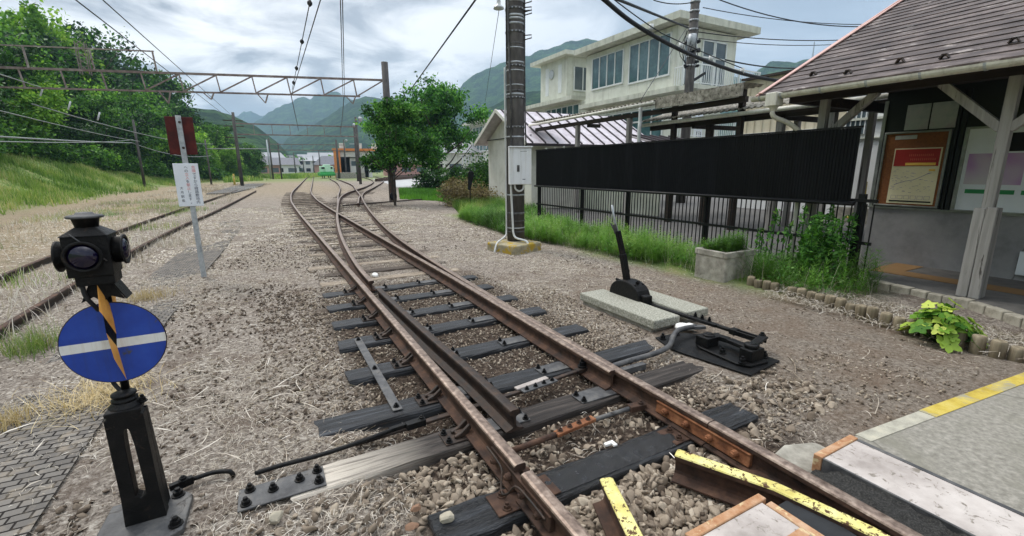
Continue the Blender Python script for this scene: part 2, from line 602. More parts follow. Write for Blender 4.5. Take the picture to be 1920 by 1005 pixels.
M['white_box'] = mat('white_cabinet_paint', [rgb(212, 215, 219), rgb(226, 228, 231)], 3, 0.4, 0, 0.03, streak=(rgb(180, 178, 170), 0.5, 14))
M['pvc'] = mat('cream_pvc_gutter', [rgb(186, 183, 170), rgb(208, 205, 193), rgb(218, 216, 206)], 5, 0.5, 0, 0.08, streak=(rgb(120, 112, 96), 0.5, 12))
M['post_wood'] = wood_mat('peeling_white_timber', [rgb(122, 119, 116), rgb(150, 146, 142), rgb(172, 168, 164)], 0.45, 2, 0.5, 0.85, 0.05, patch=(rgb(82, 77, 73), 1.3, 0.58, 0.03))
M['dark_wood'] = wood_mat('dark_brown_timber', [rgb(30, 25, 22), rgb(50, 42, 36), rgb(70, 60, 52)], 0.6, 1, 0.4, 0.8)
M['dado'] = mat('grey_rendered_dado', [rgb(118, 117, 119), rgb(138, 137, 139), rgb(150, 149, 150)], 2.5, 0.85, 0, 0.2, 60)
M['board_dark'] = mat('dark_green_board', [rgb(16, 20, 18), rgb(26, 32, 28)], 6, 0.5, 0, 0.05)
M['board_frame'] = mat('aluminium_frame', [rgb(120, 124, 120), rgb(150, 154, 150)], 8, 0.4, 0.5, 0.05)
M['cork'] = mat('brown_cork', [rgb(112, 66, 34), rgb(138, 88, 50)], 30, 0.85, 0, 0.3)
M['slate'] = mat('brown_roof_slate', [rgb(52, 44, 43), rgb(84, 74, 72), rgb(122, 111, 108)], 4.5, 0.72, 0, 0.4, 50, detail=12, patch=(rgb(164, 155, 151), 5.0, 0.585, 0.1), stretch=(1, .55, 1))
M['verge'] = mat('salmon_verge_flashing', [rgb(186, 146, 136), rgb(204, 168, 158)], 4, 0.5, 0.1, 0.05)
M['tile_brown'] = mat('tactile_orange', [rgb(116, 88, 54), rgb(134, 104, 66)], 9, 0.8, 0, 0.1)
M['paving_grey'] = mat('dark_platform_paving', [rgb(74, 72, 70), rgb(92, 90, 87), rgb(104, 101, 97)], 6, 0.85, 0, 0.2, 60)
M['cream'] = mat('cream_render', [rgb(198, 200, 186), rgb(212, 214, 201), rgb(220, 222, 211)], 1.2, 0.85, 0, 0.1, 20, streak=(rgb(150, 148, 132), 0.6, 2.0))
M['cream_trim'] = mat('grey_cream_slab', [rgb(176, 178, 164), rgb(196, 198, 184), rgb(208, 209, 196)], 1.5, 0.85, 0, 0.1, 20, streak=(rgb(130, 130, 118), 0.6, 3.0))
M['shed_wall'] = mat('off_white_shed_wall', [rgb(198, 196, 186), rgb(214, 212, 203), rgb(222, 220, 212)], 2, 0.85, 0, 0.1, 30, streak=(rgb(166, 160, 146), 0.4, 5.0))
M['glass_teal'] = mat('dark_teal_window', [rgb(44, 74, 78), rgb(70, 100, 104), rgb(100, 130, 134)], 0.8, 0.1, 0, 0, spec=0.8)  # palest teal puts the reflection in the panes into the glass colour
M['glass_grey'] = mat('grey_window', [rgb(70, 82, 88), rgb(94, 106, 112)], 0.8, 0.15, 0, 0, spec=0.6)
M['white_frame'] = mat('white_window_frame', [rgb(214, 218, 216), rgb(228, 231, 229)], 3, 0.5, 0, 0)
M['beige_siding'] = mat('beige_metal_siding', [rgb(182, 172, 146), rgb(198, 189, 164), rgb(206, 198, 175)], 2, 0.6, 0, 0.1, streak=(rgb(150, 138, 110), 0.5, 5.0))
M['metal_roof'] = mat('pale_standing_seam', [rgb(178, 168, 174), rgb(200, 192, 198), rgb(214, 207, 212)], 3, 0.45, 0.1, 0.05, streak=(rgb(130, 116, 118), 0.4, 6.0))
M['seam_dark'] = mat('dark_seam_ribs', [rgb(44, 38, 42), rgb(62, 54, 58)], 8, 0.6, 0, 0.1)
M['mossy'] = mat('mossy_corrugated_cement', [rgb(96, 92, 82), rgb(142, 137, 126), rgb(180, 175, 165)], 9, 0.95, 0, 0.5, 50, patch=(rgb(56, 52, 44), 14, 0.58, 0.05))
M['maroon'] = mat('maroon_sheet', [rgb(98, 26, 36), rgb(122, 36, 46)], 4, 0.6, 0, 0.05)
M['wire'] = mat('dark_cable', [rgb(30, 32, 36), rgb(46, 48, 52)], 10, 0.6, 0, 0)
M['wire_pale'] = mat('pale_wire', [rgb(120, 126, 124), rgb(146, 152, 150)], 10, 0.6, 0, 0)
M['gantry'] = mat('rusty_gantry_steel', [rgb(98, 84, 80), rgb(128, 114, 110), rgb(150, 140, 136)], 3, 0.8, 0, 0.2, 30)
M['gantry_pale'] = mat('flaking_grey_gantry', [rgb(110, 102, 98), rgb(140, 130, 126), rgb(168, 162, 156)], 4, 0.75, 0, 0.2, 30, patch=(rgb(84, 60, 50), 5, 0.56, 0.06))
M['porcelain'] = mat('grey_white_porcelain', [rgb(168, 172, 172), rgb(190, 194, 194)], 5, 0.2, 0, 0, spec=0.7)
M['white_plastic'] = mat('white_litter', [rgb(218, 216, 210), rgb(236, 235, 231)], 20, 0.5, 0, 0.3)
M['bark'] = mat('tree_bark', [rgb(44, 38, 32), rgb(66, 58, 50), rgb(84, 76, 66)], 10, 0.95, 0, 0.8, 30, stretch=(1, 1, .3))
M['asphalt'] = mat('pale_asphalt', [rgb(158, 158, 158), rgb(176, 176, 176), rgb(188, 188, 187)], 2.0, 0.92, 0, 0.2, 40)
M['asphalt_dark'] = mat('dark_asphalt_patch', [rgb(84, 83, 82), rgb(104, 102, 100)], 3.0, 0.92, 0, 0.3, 40)
M['shed_orange'] = mat('orange_depot_steel', [rgb(196, 116, 60), rgb(214, 138, 80)], 4, 0.7, 0, 0.1)
M['depot_white'] = mat('depot_white', [rgb(206, 204, 198), rgb(222, 220, 215)], 1, 0.8, 0, 0.1, streak=(rgb(160, 150, 140), 0.5, 2))
M['dark_void'] = mat('dark_interior', [rgb(24, 24, 26), rgb(34, 33, 34)], 2, 0.9, 0, 0.1)
M['green_paint'] = mat('bright_green_paint', [rgb(40, 150, 70), rgb(70, 176, 96)], 3, 0.45, 0, 0.05)
M['mint'] = mat('pale_mint_paint', [rgb(176, 222, 190), rgb(204, 236, 214)], 3, 0.5, 0, 0.05)
M['roof_grey'] = mat('grey_roof_tiles', [rgb(96, 96, 102), rgb(122, 122, 128)], 2.5, 0.7, 0, 0.4, 10)
M['roof_pale'] = mat('pale_roof', [rgb(130, 132, 136), rgb(164, 166, 170)], 2.5, 0.6, 0, 0.2, 10)
M['wall_pink'] = mat('faded_pink_wall', [rgb(176, 132, 126), rgb(194, 152, 144)], 1.5, 0.85, 0, 0.1)
M['wall_white'] = mat('plain_white_wall', [rgb(206, 207, 206), rgb(222, 223, 222)], 1.5, 0.85, 0, 0.1)
M['stub'] = wood_mat('pale_log_edging', [rgb(92, 82, 66), rgb(126, 115, 96), rgb(152, 141, 120)], 0.7, 2, 0.6, 0.9, 0.18)
M['kerb'] = mat('old_kerb_stone', [rgb(132, 126, 112), rgb(160, 154, 140), rgb(178, 172, 158)], 9, 0.92, 0, 0.5, 40, objrand=0.1)
M['stone_warm'] = mat('orange_brown_stone', [rgb(118, 90, 72), rgb(146, 116, 94)], 12, 0.9, 0, 0.5, 40)
M['stone_pale'] = mat('pale_ballast_stone', [rgb(150, 142, 126), rgb(178, 170, 152)], 12, 0.9, 0, 0.5, 40)
M['ballast'] = mat('ballast_stone', [rgb(66, 56, 48), rgb(104, 92, 80), rgb(138, 125, 110), rgb(166, 153, 136), rgb(196, 186, 170)], 18, 0.92, 0, 0.5, 60, attr='rnd', spec=0.2)
M['straw'] = leaf_mat('dry_straw', [rgb(128, 116, 104), rgb(168, 157, 143), rgb(204, 195, 182), rgb(232, 225, 215)], 0.15)
M['straw_gold'] = leaf_mat('golden_straw', [rgb(162, 142, 104), rgb(194, 174, 134), rgb(220, 204, 168)], 0.25)
M['horsetail'] = leaf_mat('horsetail_green', [rgb(58, 80, 34), rgb(84, 132, 48), rgb(124, 176, 70), rgb(178, 204, 120)], 0.4)
M['grass'] = leaf_mat('meadow_grass', [rgb(74, 106, 44), rgb(106, 140, 62), rgb(144, 168, 92), rgb(186, 180, 136)], 0.35)
M['grass_lush'] = leaf_mat('lush_grass', [rgb(66, 112, 36), rgb(90, 146, 50), rgb(118, 174, 70)], 0.4)
M['weed_leaf'] = leaf_mat('tall_weed_leaf', [rgb(44, 88, 32), rgb(68, 122, 46), rgb(104, 160, 68), rgb(160, 196, 118)], 0.35)
M['lime_leaf'] = leaf_mat('yellow_green_leaf', [rgb(58, 104, 36), rgb(104, 146, 50), rgb(160, 186, 76), rgb(200, 212, 104)], 0.35)
M['lf_dark'] = leaf_mat('deep_green_foliage', [rgb(22, 46, 20), rgb(40, 76, 30), rgb(60, 104, 40), rgb(88, 134, 54)], 0.3)
M['lf_mid'] = leaf_mat('mid_green_foliage', [rgb(34, 66, 26), rgb(60, 104, 38), rgb(88, 138, 52), rgb(122, 168, 72)], 0.35)
M['lf_light'] = leaf_mat('light_green_foliage', [rgb(70, 114, 40), rgb(104, 152, 52), rgb(138, 184, 68), rgb(172, 206, 96)], 0.4)
M['lf_tree'] = leaf_mat('cherry_tree_foliage', [rgb(32, 70, 28), rgb(56, 108, 42), rgb(88, 148, 58), rgb(132, 186, 86)], 0.35)
M['lf_dry'] = leaf_mat('dry_brown_shrub', [rgb(92, 80, 56), rgb(132, 118, 86), rgb(168, 156, 120)], 0.3)


def end_stain(m, x_at, width, col_):
    """bleached end of one timber: a stain of its own on that timber (object x)"""
    nt = m.node_tree
    p = next(n for n in nt.nodes if n.type == 'BSDF_PRINCIPLED')
    src = p.inputs['Base Color'].links[0].from_socket
    tc_ = nt.nodes.new('ShaderNodeTexCoord')
    sp = nt.nodes.new('ShaderNodeSeparateXYZ')
    nt.links.new(tc_.outputs['Object'], sp.inputs[0])
    mp_ = nt.nodes.new('ShaderNodeMapping')
    mp_.inputs['Scale'].default_value = (1.5, 40, 40)
    nt.links.new(tc_.outputs['Object'], mp_.inputs[0])
    nz = nt.nodes.new('ShaderNodeTexNoise')
    nz.inputs['Scale'].default_value = 1.0
    nz.inputs['Detail'].default_value = 5
    nt.links.new(mp_.outputs[0], nz.inputs['Vector'])
    ad = nt.nodes.new('ShaderNodeMath')
    ad.operation = 'MULTIPLY_ADD'
    nt.links.new(nz.outputs['Fac'], ad.inputs[0])
    ad.inputs[1].default_value = .5
    nt.links.new(sp.outputs[0], ad.inputs[2])
    mr = nt.nodes.new('ShaderNodeMapRange')
    mr.inputs[1].default_value = x_at - width + .25
    mr.inputs[2].default_value = x_at + width + .25
    mr.inputs[3].default_value = 1.0
    mr.inputs[4].default_value = 0.0
    nt.links.new(ad.outputs[0], mr.inputs[0])
    mx = nt.nodes.new('ShaderNodeMix')
    mx.data_type = 'RGBA'
    gr = nt.nodes.new('ShaderNodeMapRange')
    gr.inputs[1].default_value = .36
    gr.inputs[2].default_value = .5
    gr.inputs[3].default_value = .25
    nt.links.new(nz.outputs['Fac'], gr.inputs[0])
    mu = nt.nodes.new('ShaderNodeMath')
    mu.operation = 'MULTIPLY'
    nt.links.new(mr.outputs[0], mu.inputs[0])
    nt.links.new(gr.outputs[0], mu.inputs[1])
    nt.links.new(mu.outputs[0], mx.inputs[0])
    nt.links.new(src, mx.inputs[6])
    mx.inputs[7].default_value = (*col_, 1)
    nt.links.new(mx.outputs[2], p.inputs['Base Color'])


M['sleeper_end'] = wood_mat('sleeper_with_bleached_end', [rgb(26, 24, 24), rgb(56, 51, 48), rgb(92, 85, 80)], 1.0, 0, 0.9, 0.8)
end_stain(M['sleeper_end'], -1.12, .30, rgb(206, 196, 182))


def cracks(m, scale, col_, wid):
    """thin wandering cracks cut into a surface"""
    nt = m.node_tree
    p = next(n for n in nt.nodes if n.type == 'BSDF_PRINCIPLED')
    src = p.inputs['Base Color'].links[0].from_socket
    tc_ = nt.nodes.new('ShaderNodeTexCoord')
    nz = nt.nodes.new('ShaderNodeTexNoise')
    nz.inputs['Scale'].default_value = scale * 3
    nz.inputs['Detail'].default_value = 6
    nt.links.new(tc_.outputs['Object'], nz.inputs['Vector'])
    va = nt.nodes.new('ShaderNodeMix')
    va.data_type = 'VECTOR'
    va.inputs[0].default_value = .22
    nt.links.new(tc_.outputs['Object'], va.inputs[4])
    nt.links.new(nz.outputs['Color'], va.inputs[5])
    vo = nt.nodes.new('ShaderNodeTexVoronoi')
    vo.feature = 'DISTANCE_TO_EDGE'
    vo.inputs['Scale'].default_value = scale
    nt.links.new(va.outputs[1], vo.inputs['Vector'])
    mr = nt.nodes.new('ShaderNodeMapRange')
    mr.inputs[1].default_value = 0
    mr.inputs[2].default_value = wid
    mr.inputs[3].default_value = .8
    mr.inputs[4].default_value = 0
    nt.links.new(vo.outputs['Distance'], mr.inputs[0])
    mx = nt.nodes.new('ShaderNodeMix')
    mx.data_type = 'RGBA'
    nt.links.new(mr.outputs[0], mx.inputs[0])
    nt.links.new(src, mx.inputs[6])
    mx.inputs[7].default_value = (*col_, 1)
    nt.links.new(mx.outputs[2], p.inputs['Base Color'])


cracks(M['concrete_grey'], 1.1, rgb(104, 101, 92), .010)
cracks(M['dado'], 0.5, rgb(84, 83, 84), .004)
# ------------------------------------------------------------------ terrain
def foot_x(y):
    return -8.5 + np.maximum(0, np.asarray(y, float) - 40) ** 2 * 0.0013


def bank_h(x, y):
    x, y = np.asarray(x, float), np.asarray(y, float)
    yy = np.clip(y, 0, 200)
    fx = foot_x(np.minimum(yy, 105)) + np.maximum(0, y - 105) * 0.05
    hb = 3.0 - 2.3 * sst(38, 82, yy)
    d = fx - x
    h = hb * sst(0, 7.5, d) + np.clip(d - 7.5, 0, 45) * 0.52 * (0.6 + 0.4 * sst(20, 60, yy))
    return h


def ground_h(x, y):
    x, y = np.asarray(x, float), np.asarray(y, float)
    near = 1 - sst(14, 40, np.hypot(x, y))
    h = (fbm(x * 0.5, y * 0.5, 3) - 0.5) * 0.05 + (fbm(x * 2.2, y * 2.2, 9) - 0.5) * 0.035 * near + (fbm(x * 9, y * 9, 21, 3) - 0.5) * 0.022 * near
    crib = sst(0.25, 0.55, x) * (1 - sst(2.6, 3.0, x)) * (1 - sst(5.6, 6.6, y))
    h = h - 0.044 * crib - 0.02 * (1 - crib) * sst(0.2, 0.5, x) * (1 - sst(2.3, 2.8, x))
    bed = sst(5.2, 5.5, x + (fbm(x, y, 40) - .5) * .3) * sst(1.0, 2.2, y) * (1 - sst(13, 16, y)) * (1 - sst(6.6, 6.8, x))
    h = h + 0.05 * bed
    h = h + bank_h(x, y) + (fbm(x * .35, y * .35, 55) - .5) * 0.5 * sst(0, 4, foot_x(np.clip(y, 0, 105)) - x)
    return h


def axis_pts(lo, hi, step, far_lo, far_hi, k=1.13):
    a = list(np.arange(lo, hi + 1e-6, step))
    s, v = step, hi
    while v < far_hi:
        s *= k
        v += s
        a.append(v)
    s, v = step, lo
    b = []
    while v > far_lo:
        s *= k
        v -= s
        b.append(v)
    return np.array(b[::-1] + a)


gx = axis_pts(-4.5, 8.5, 0.055, -2900, 2900)
gy = axis_pts(-0.6, 12.0, 0.055, -900, 2900)
GX, GY = np.meshgrid(gx, gy)
GZ = ground_h(GX, GY)
V = np.stack([GX, GY, GZ], -1).reshape(-1, 3)
nx, ny = len(gx), len(gy)
ii = (np.arange(ny - 1)[:, None] * nx + np.arange(nx - 1)[None]).ravel()
F = np.stack([ii, ii + 1, ii + nx + 1, ii + nx], -1)
xx, yy = V[:, 0], V[:, 1]
wob = (fbm(xx * .8, yy * .8, 70) - .5) * 1.6
dirt = sst(2.6, 3.6, xx + wob) * (1 - sst(5.6, 6.2, xx)) * (1 - sst(3.6, 6.4, yy + wob)) * sst(-3, -2, yy)
green = sst(4.9, 5.6, xx + wob * .4) * sst(2.2, 3.4, yy + wob * .4) * (1 - sst(13.5, 15.5, yy)) * (1 - sst(10, 11, xx))
d_b = foot_x(np.clip(yy, 0, 105)) - xx
green = np.maximum(green, sst(-.6, 2.0, d_b + wob * 1.2))
green = np.maximum(green, sst(60, 80, np.hypot(xx, yy)) * (0.7))
tan = np.maximum(.72 * sst(2.4, 5.2, -xx + wob * .9), sst(22, 40, yy) * (1 - sst(4, 9, xx)) * .5)
stain = 1 - sst(.6, 2.2, np.hypot((xx - 3.3) * .9, (yy - 20.6) * .45) + wob * .5)
crib_m = sst(0.3, 0.6, xx) * (1 - sst(2.4, 2.9, xx)) * (1 - sst(5.5, 7.0, yy))
crib_m = np.maximum(crib_m, np.maximum(stain * .8, .55 * sst(.5, .9, xx) * (1 - sst(1.9, 2.6, xx)) * sst(6, 8, yy) * (1 - sst(15, 22, yy))))

gm = bpy.data.materials.new('straw_strewn_ballast_ground')
gm.use_nodes = True
t = NT(gm.node_tree)
co = t.n('ShaderNodeTexCoord').outputs['Object']
n1 = t.noise(co, 2.2, 9, 0.72)
n2 = t.noise(co, 34, 6, 0.75, 0.6)
n3 = t.noise(co, 110, 4, 0.7, 1.2)
base = t.ramp(n2, [(0.33, rgb(66, 57, 50)), (0.44, rgb(108, 98, 89)), (0.54, rgb(152, 142, 131)), (0.68, rgb(202, 194, 183))])
strw = t.n('ShaderNodeMapRange', ins={0: n3, 1: 0.50, 2: 0.62, 3: 0.0, 4: 0.85}).outputs[0]
base = t.mix(t.math('MULTIPLY', strw, t.n('ShaderNodeMapRange', ins={0: n1, 1: 0.38, 2: 0.62, 3: 0.0, 4: 0.85}).outputs[0]), base, rgb(206, 198, 187))
base = t.mix(t.n('ShaderNodeMapRange', ins={0: n1, 1: 0.49, 2: 0.60, 3: 0.0, 4: 0.62}).outputs[0], base, rgb(98, 83, 72))
dn = t.ramp(n2, [(0.34, rgb(84, 75, 66)), (0.48, rgb(124, 114, 103)), (0.66, rgb(164, 154, 142))])
dn = t.mix(t.n('ShaderNodeMapRange', ins={0: n1, 1: 0.42, 2: 0.66, 3: 0.0, 4: 0.5}).outputs[0], dn, rgb(112, 90, 72))
base = t.mix(t.n('ShaderNodeAttribute', attribute_name='dirt').outputs['Fac'], base, dn)
tn = t.ramp(n2, [(0.34, rgb(104, 88, 68)), (0.5, rgb(150, 132, 106)), (0.66, rgb(190, 174, 144))])
tn = t.mix(t.n('ShaderNodeMapRange', ins={0: n1, 1: 0.52, 2: 0.64, 3: 0.0, 4: 0.55}).outputs[0], tn, rgb(100, 112, 64))
base = t.mix(t.n('ShaderNodeAttribute', attribute_name='tan').outputs['Fac'], base, tn)
gn = t.ramp(n1, [(0.34, rgb(72, 94, 42)), (0.48, rgb(100, 124, 60)), (0.58, rgb(132, 142, 86)), (0.68, rgb(158, 146, 112))])
base = t.mix(t.n('ShaderNodeAttribute', attribute_name='green').outputs['Fac'], base, gn)
cn_ = t.ramp(n2, [(0.34, rgb(38, 31, 27)), (0.5, rgb(68, 57, 49)), (0.66, rgb(116, 103, 90))])
base = t.mix(t.n('ShaderNodeAttribute', attribute_name='crib').outputs['Fac'], base, cn_)
p = t.n('ShaderNodeBsdfPrincipled', ins={'Base Color': base, 'Roughness': 0.95, 'Specular IOR Level': 0.15})
hmix = t.math('ADD', t.math('MULTIPLY', n2, 0.7), t.math('MULTIPLY', n3, 0.4))
bp = t.n('ShaderNodeBump', ins={'Strength': 0.9, 'Distance': 0.03, 'Height': hmix})
t.t.links.new(bp.outputs[0], p.inputs['Normal'])
t.n('ShaderNodeOutputMaterial', ins={0: p.outputs[0]})
ground = np_mesh('ground', V, F, gm, {'dirt': dirt, 'green': green, 'tan': tan, 'crib': crib_m}, smooth=True)
tag(ground, 'straw strewn ballast and dirt of the rail yard', 'ground', kind='structure')


# ------------------------------------------------------------------ hills: ridge lines at their own distance with real depth
def forest_mat(name, cols, sc):
    m = bpy.data.materials.new(name)
    m.use_nodes = True
    t = NT(m.node_tree)
    co = t.n('ShaderNodeTexCoord').outputs['Object']
    a = t.noise(co, sc, 12, 0.72)
    b = t.noise(co, sc * 6, 6, 0.75)
    f = t.math('ADD', t.math('MULTIPLY', a, 0.55), t.math('MULTIPLY', b, 0.45))
    base = t.ramp(f, [(0.36, cols[0]), (0.48, cols[1]), (0.6, cols[2])])
    p = t.n('ShaderNodeBsdfPrincipled', ins={'Base Color': base, 'Roughness': 0.95, 'Specular IOR Level': 0.05})
    bp = t.n('ShaderNodeBump', ins={'Strength': 1.0, 'Distance': 0.5 / sc, 'Height': f})
    t.t.links.new(bp.outputs[0], p.inputs['Normal'])
    t.n('ShaderNodeOutputMaterial', ins={0: p.outputs[0]})
    return m


FORD = forest_mat('forested_slope', [rgb(12, 26, 16), rgb(34, 62, 34), rgb(80, 114, 58)], 0.03)


def hill(label, ridge, dist, depth, mt, gul=0.16, seed=1, cols=180, rows=46):
    px = np.array([r[0] for r in ridge], float)
    pts = [AT(r[0], r[1], dist) for r in ridge]
    az = np.array([math.atan2(p.x, p.y) for p in pts])
    zt = np.array([p.z for p in pts])
    A = np.linspace(az[0], az[-1], cols)
    Z = np.interp(A, az, zt)
    edge = sst(0, .05, (A - A[0]) / (A[-1] - A[0])) * sst(0, .05, (A[-1] - A) / (A[-1] - A[0]))
    Z = Z + (fbm(A * dist / 22.0, A * 0, seed, 4) - .5) * dist * 0.009
    k = np.linspace(0, 1, rows)                     # 0 front foot, .62 ridge, 1 back foot
    rr = dist - depth + k / 0.62 * depth
    prof = np.where(k < 0.62, (k / 0.62), 1 - ((k - 0.62) / 0.38) ** 2)
    AA, RR = np.meshgrid(A, rr)
    PP = np.repeat(prof[:, None], cols, 1)
    K = np.repeat((k < 0.62)[:, None], cols, 1)
    g = fbm(AA * dist / (depth * .22), RR / (depth * .7), seed + 5, 5) - 0.5
    ridge_n = np.abs(fbm(AA * dist / (depth * .35) + g, RR / (depth * 1.6), seed + 11, 4) - 0.5) * 2
    ZZ = Z[None] * (PP + (g * 0.5 + (ridge_n - .3) * 0.55) * gul * 4 * PP * (1 - PP) * K)
    ZZ = ZZ * np.repeat(np.maximum(edge, 0.0)[None], rows, 0) ** .5 - 2.0
    V = np.stack([RR * np.sin(AA), RR * np.cos(AA), ZZ], -1).reshape(-1, 3)
    ii = (np.arange(rows - 1)[:, None] * cols + np.arange(cols - 1)[None]).ravel()
    F = np.stack([ii, ii + 1, ii + cols + 1, ii + cols], -1)
    o = np_mesh('hill', V, F, mt, smooth=True)
    return tag(o, label, 'hill', kind='structure')


hill('pale blue summit seen farthest off down the valley', [(400, 250), (430, 224), (448, 213), (471, 207), (497, 217), (520, 228), (560, 250)], 2600, 500, FORD, seed=3)
hill('broad hazy blue mountain closing the valley', [(380, 300), (430, 262), (479, 227), (520, 202), (563, 181), (580, 183), (619, 169), (639, 175), (670, 190), (720, 205), (800, 235), (900, 262), (960, 290)], 1800, 800, FORD, seed=14)
hill('wooded blue green hill right of the valley mouth', [(500, 312), (539, 255), (590, 232), (639, 199), (660, 188), (686, 177), (702, 183), (750, 194), (800, 205), (860, 222), (930, 240), (1000, 270)], 1000, 520, FORD, seed=25)
hill('dark wooded spur left of the valley mouth', [(180, 240), (280, 205), (360, 195), (400, 199), (440, 214), (480, 232), (515, 256), (540, 282), (560, 308)], 420, 200, FORD, seed=36)
hill('tall grey blue mountain rising behind the school', [(780, 290), (820, 215), (868, 155), (908, 127), (945, 116), (979, 107), (1019, 90), (1047, 86), (1059, 76), (1083, 71), (1115, 72), (1170, 84), (1260, 108), (1340, 132), (1400, 150), (1460, 190)], 1150, 560, FORD, 0.2, seed=47)
hill('dark green lower ridge behind the white shed', [(840, 300), (870, 238), (912, 199), (948, 181), (1000, 168), (1060, 160), (1150, 170), (1260, 190), (1360, 230)], 520, 240, FORD, seed=58)
hill('wooded hill above the slate roof', [(1330, 240), (1390, 160), (1418, 129), (1444, 113), (1479, 115), (1519, 109), (1600, 96), (1700, 92), (1800, 110), (1900, 150)], 900, 420, FORD, seed=69)

# paths, asphalt
pth = np.array([(-1.78, -0.5), (-1.72, 3.0), (-1.70, 6.0), (-1.64, 9.0), (-1.55, 12.5), (-1.4, 18.0)])
cl = cat_rom([(-1.42, -0.6), (-1.42, 3.0), (-1.38, 6.2), (-1.24, 9.2), (-1.05, 13.6), (-0.75, 19.0)], 0.1)
c = np.array(cl)
Vp, Fp = [], []
for i, (x, y) in enumerate(c):
    for k in range(9):
        xo = x - 0.36 + 0.72 * k / 8
        Vp.append((xo, y, 0))
Vp = np.array(Vp)
Vp[:, 2] = ground_h(Vp[:, 0], Vp[:, 1]) * 0.5 + 0.017 - 0.03 * sst(.40, .62, fbm(Vp[:, 0] * 1.5, Vp[:, 1] * 0.9, 90)) * sst(3.3, 4.6, Vp[:, 1]) + 0.012 * sst(4.5, 6, Vp[:, 1]) - 0.03 * sst(9.5, 14, Vp[:, 1])
for i in range(len(c) - 1):
    for k in range(8):
        Fp.append((i * 9 + k, i * 9 + k + 1, (i + 1) * 9 + k + 1, (i + 1) * 9 + k))
pm = bpy.data.materials.new('ribbed_trough_covers')
pm.use_nodes = True
t = NT(pm.node_tree)
co = t.n('ShaderNodeTexCoord').outputs['Object']
mp = t.n('ShaderNodeMapping', ins={0: co, 2: (0, 0, math.radians(3)), 3: (1, 1, 1)}).outputs[0]
br = t.n('ShaderNodeTexBrick', offset=0.5, ins={'Vector': mp, 'Color1': (*rgb(96, 92, 88), 1), 'Color2': (*rgb(122, 117, 111), 1), 'Mortar': (*rgb(34, 31, 29), 1), 'Scale': 1.0,
                                                 'Mortar Size': 0.0055, 'Brick Width': 0.085, 'Row Height': 0.055, 'Mortar Smooth': 0.2})
nn = t.noise(co, 9, 6, 0.7)
bcol = t.mix(t.n('ShaderNodeMapRange', ins={0: nn, 1: 0.5, 2: 0.7, 3: 0.0, 4: 0.7}).outputs[0], br.outputs[0], rgb(146, 134, 118))
p = t.n('ShaderNodeBsdfPrincipled', ins={'Base Color': bcol, 'Roughness': 0.9, 'Specular IOR Level': 0.2})
bp = t.n('ShaderNodeBump', invert=True, ins={'Strength': 1.0, 'Distance': 0.008, 'Height': br.outputs['Fac']})
t.t.links.new(bp.outputs[0], p.inputs['Normal'])
t.n('ShaderNodeOutputMaterial', ins={0: p.outputs[0]})
o = np_mesh('path', Vp, Fp, pm, smooth=True)
tag(o, 'ribbed grey block path running beside the track', 'path', kind='structure')


def patch(name, poly, z, m, label, cat):
    mb = MB()
    mb.prism([(x, y, z - 0.05) for x, y in poly], (0, 0, 0.05))
    return tag(mb.build(name, m), label, cat, kind='structure')


patch('road', [(10.2, 35.0), (13.6, 33.6), (40, 95), (31, 103), (16, 78), (12.2, 52), (10.3, 42)], 0.035, M['asphalt'], 'pale grey asphalt road beside the green tree', 'road')
patch('asphalt_patch', [(-3.4, 36), (-1.9, 36.4), (-0.3, 50), (0.2, 60), (-1.5, 60), (-2.6, 50)], 0.075, M['asphalt_dark'], 'dark asphalt strip beside the far left rails', 'pavement')
patch('yard_pavement', [(6.85, 2.5), (8.4, 3.6), (14, 3.6), (40, -6), (40, 30), (14, 30), (12.7, 15), (6.85, 14.5)], 0.03, M['asphalt_dark'], 'grey forecourt pavement behind the black fence', 'pavement')
# ------------------------------------------------------------------ rails
def rail_prof(k=1.0):
    half = [(.0610, 0), (.0610, .009), (.030, .0165), (.012, .026), (.0075, .040), (.0075, .092), (.012, .099), (.031, .106), (.0325, .112), (.0325, .130), (.0285, .1365), (.016, .140)]
    return [(a * k, h * k) for a, h in half] + [(-a * k, h * k) for a, h in reversed(half)]


PROF = rail_prof()
NP_ = len(PROF)
HEADS = set(range(9, 14))
RZ = 0.014


def rail(path, label, mats=None, prof=None, z=RZ):
    mb = MB()
    mb.sweep(path, z, prof or PROF, lambda k: 1 if k in HEADS else 0)
    o = mb.build('steel_rail', mats or [M['rust'], M['rust_head']])
    return tag(o, label, 'rail')


XL, XR = 0.945, 2.072
L_path = [(XL, -2.5), (XL, 1.62)]
Lfar = cat_rom([(XL, 13.6), (0.955, 17.0), (1.03, 22.5), (1.21, 26.8), (1.45, 31.0), (1.93, 37.0), (3.2, 50.5), (5.3, 73), (8.0, 101), (11.5, 130)], 0.6)
L_main = [(XL, 1.68), (XL, 6), (XL, 10)] + Lfar
Bn = []
for i, p_ in enumerate(L_main):
    a, b = np.array(L_main[max(i - 1, 0)]), np.array(L_main[min(i + 1, len(L_main) - 1)])
    tdir = (b - a) / np.linalg.norm(b - a)
    Bn.append((p_[0] + tdir[1] * (XR - XL), p_[1] - tdir[0] * (XR - XL)))
rail([(XL, -2.5), (XL, 1.615)], 'rusty rail at the bottom of the photo, left of the white crossing panel')
railL = rail(L_main, 'long rusty left stock rail sweeping from the joint to the far end')
rail([(XR, -2.5), (XR, 1.48)], 'rusty rail between the white deck panels and the black ash strip')
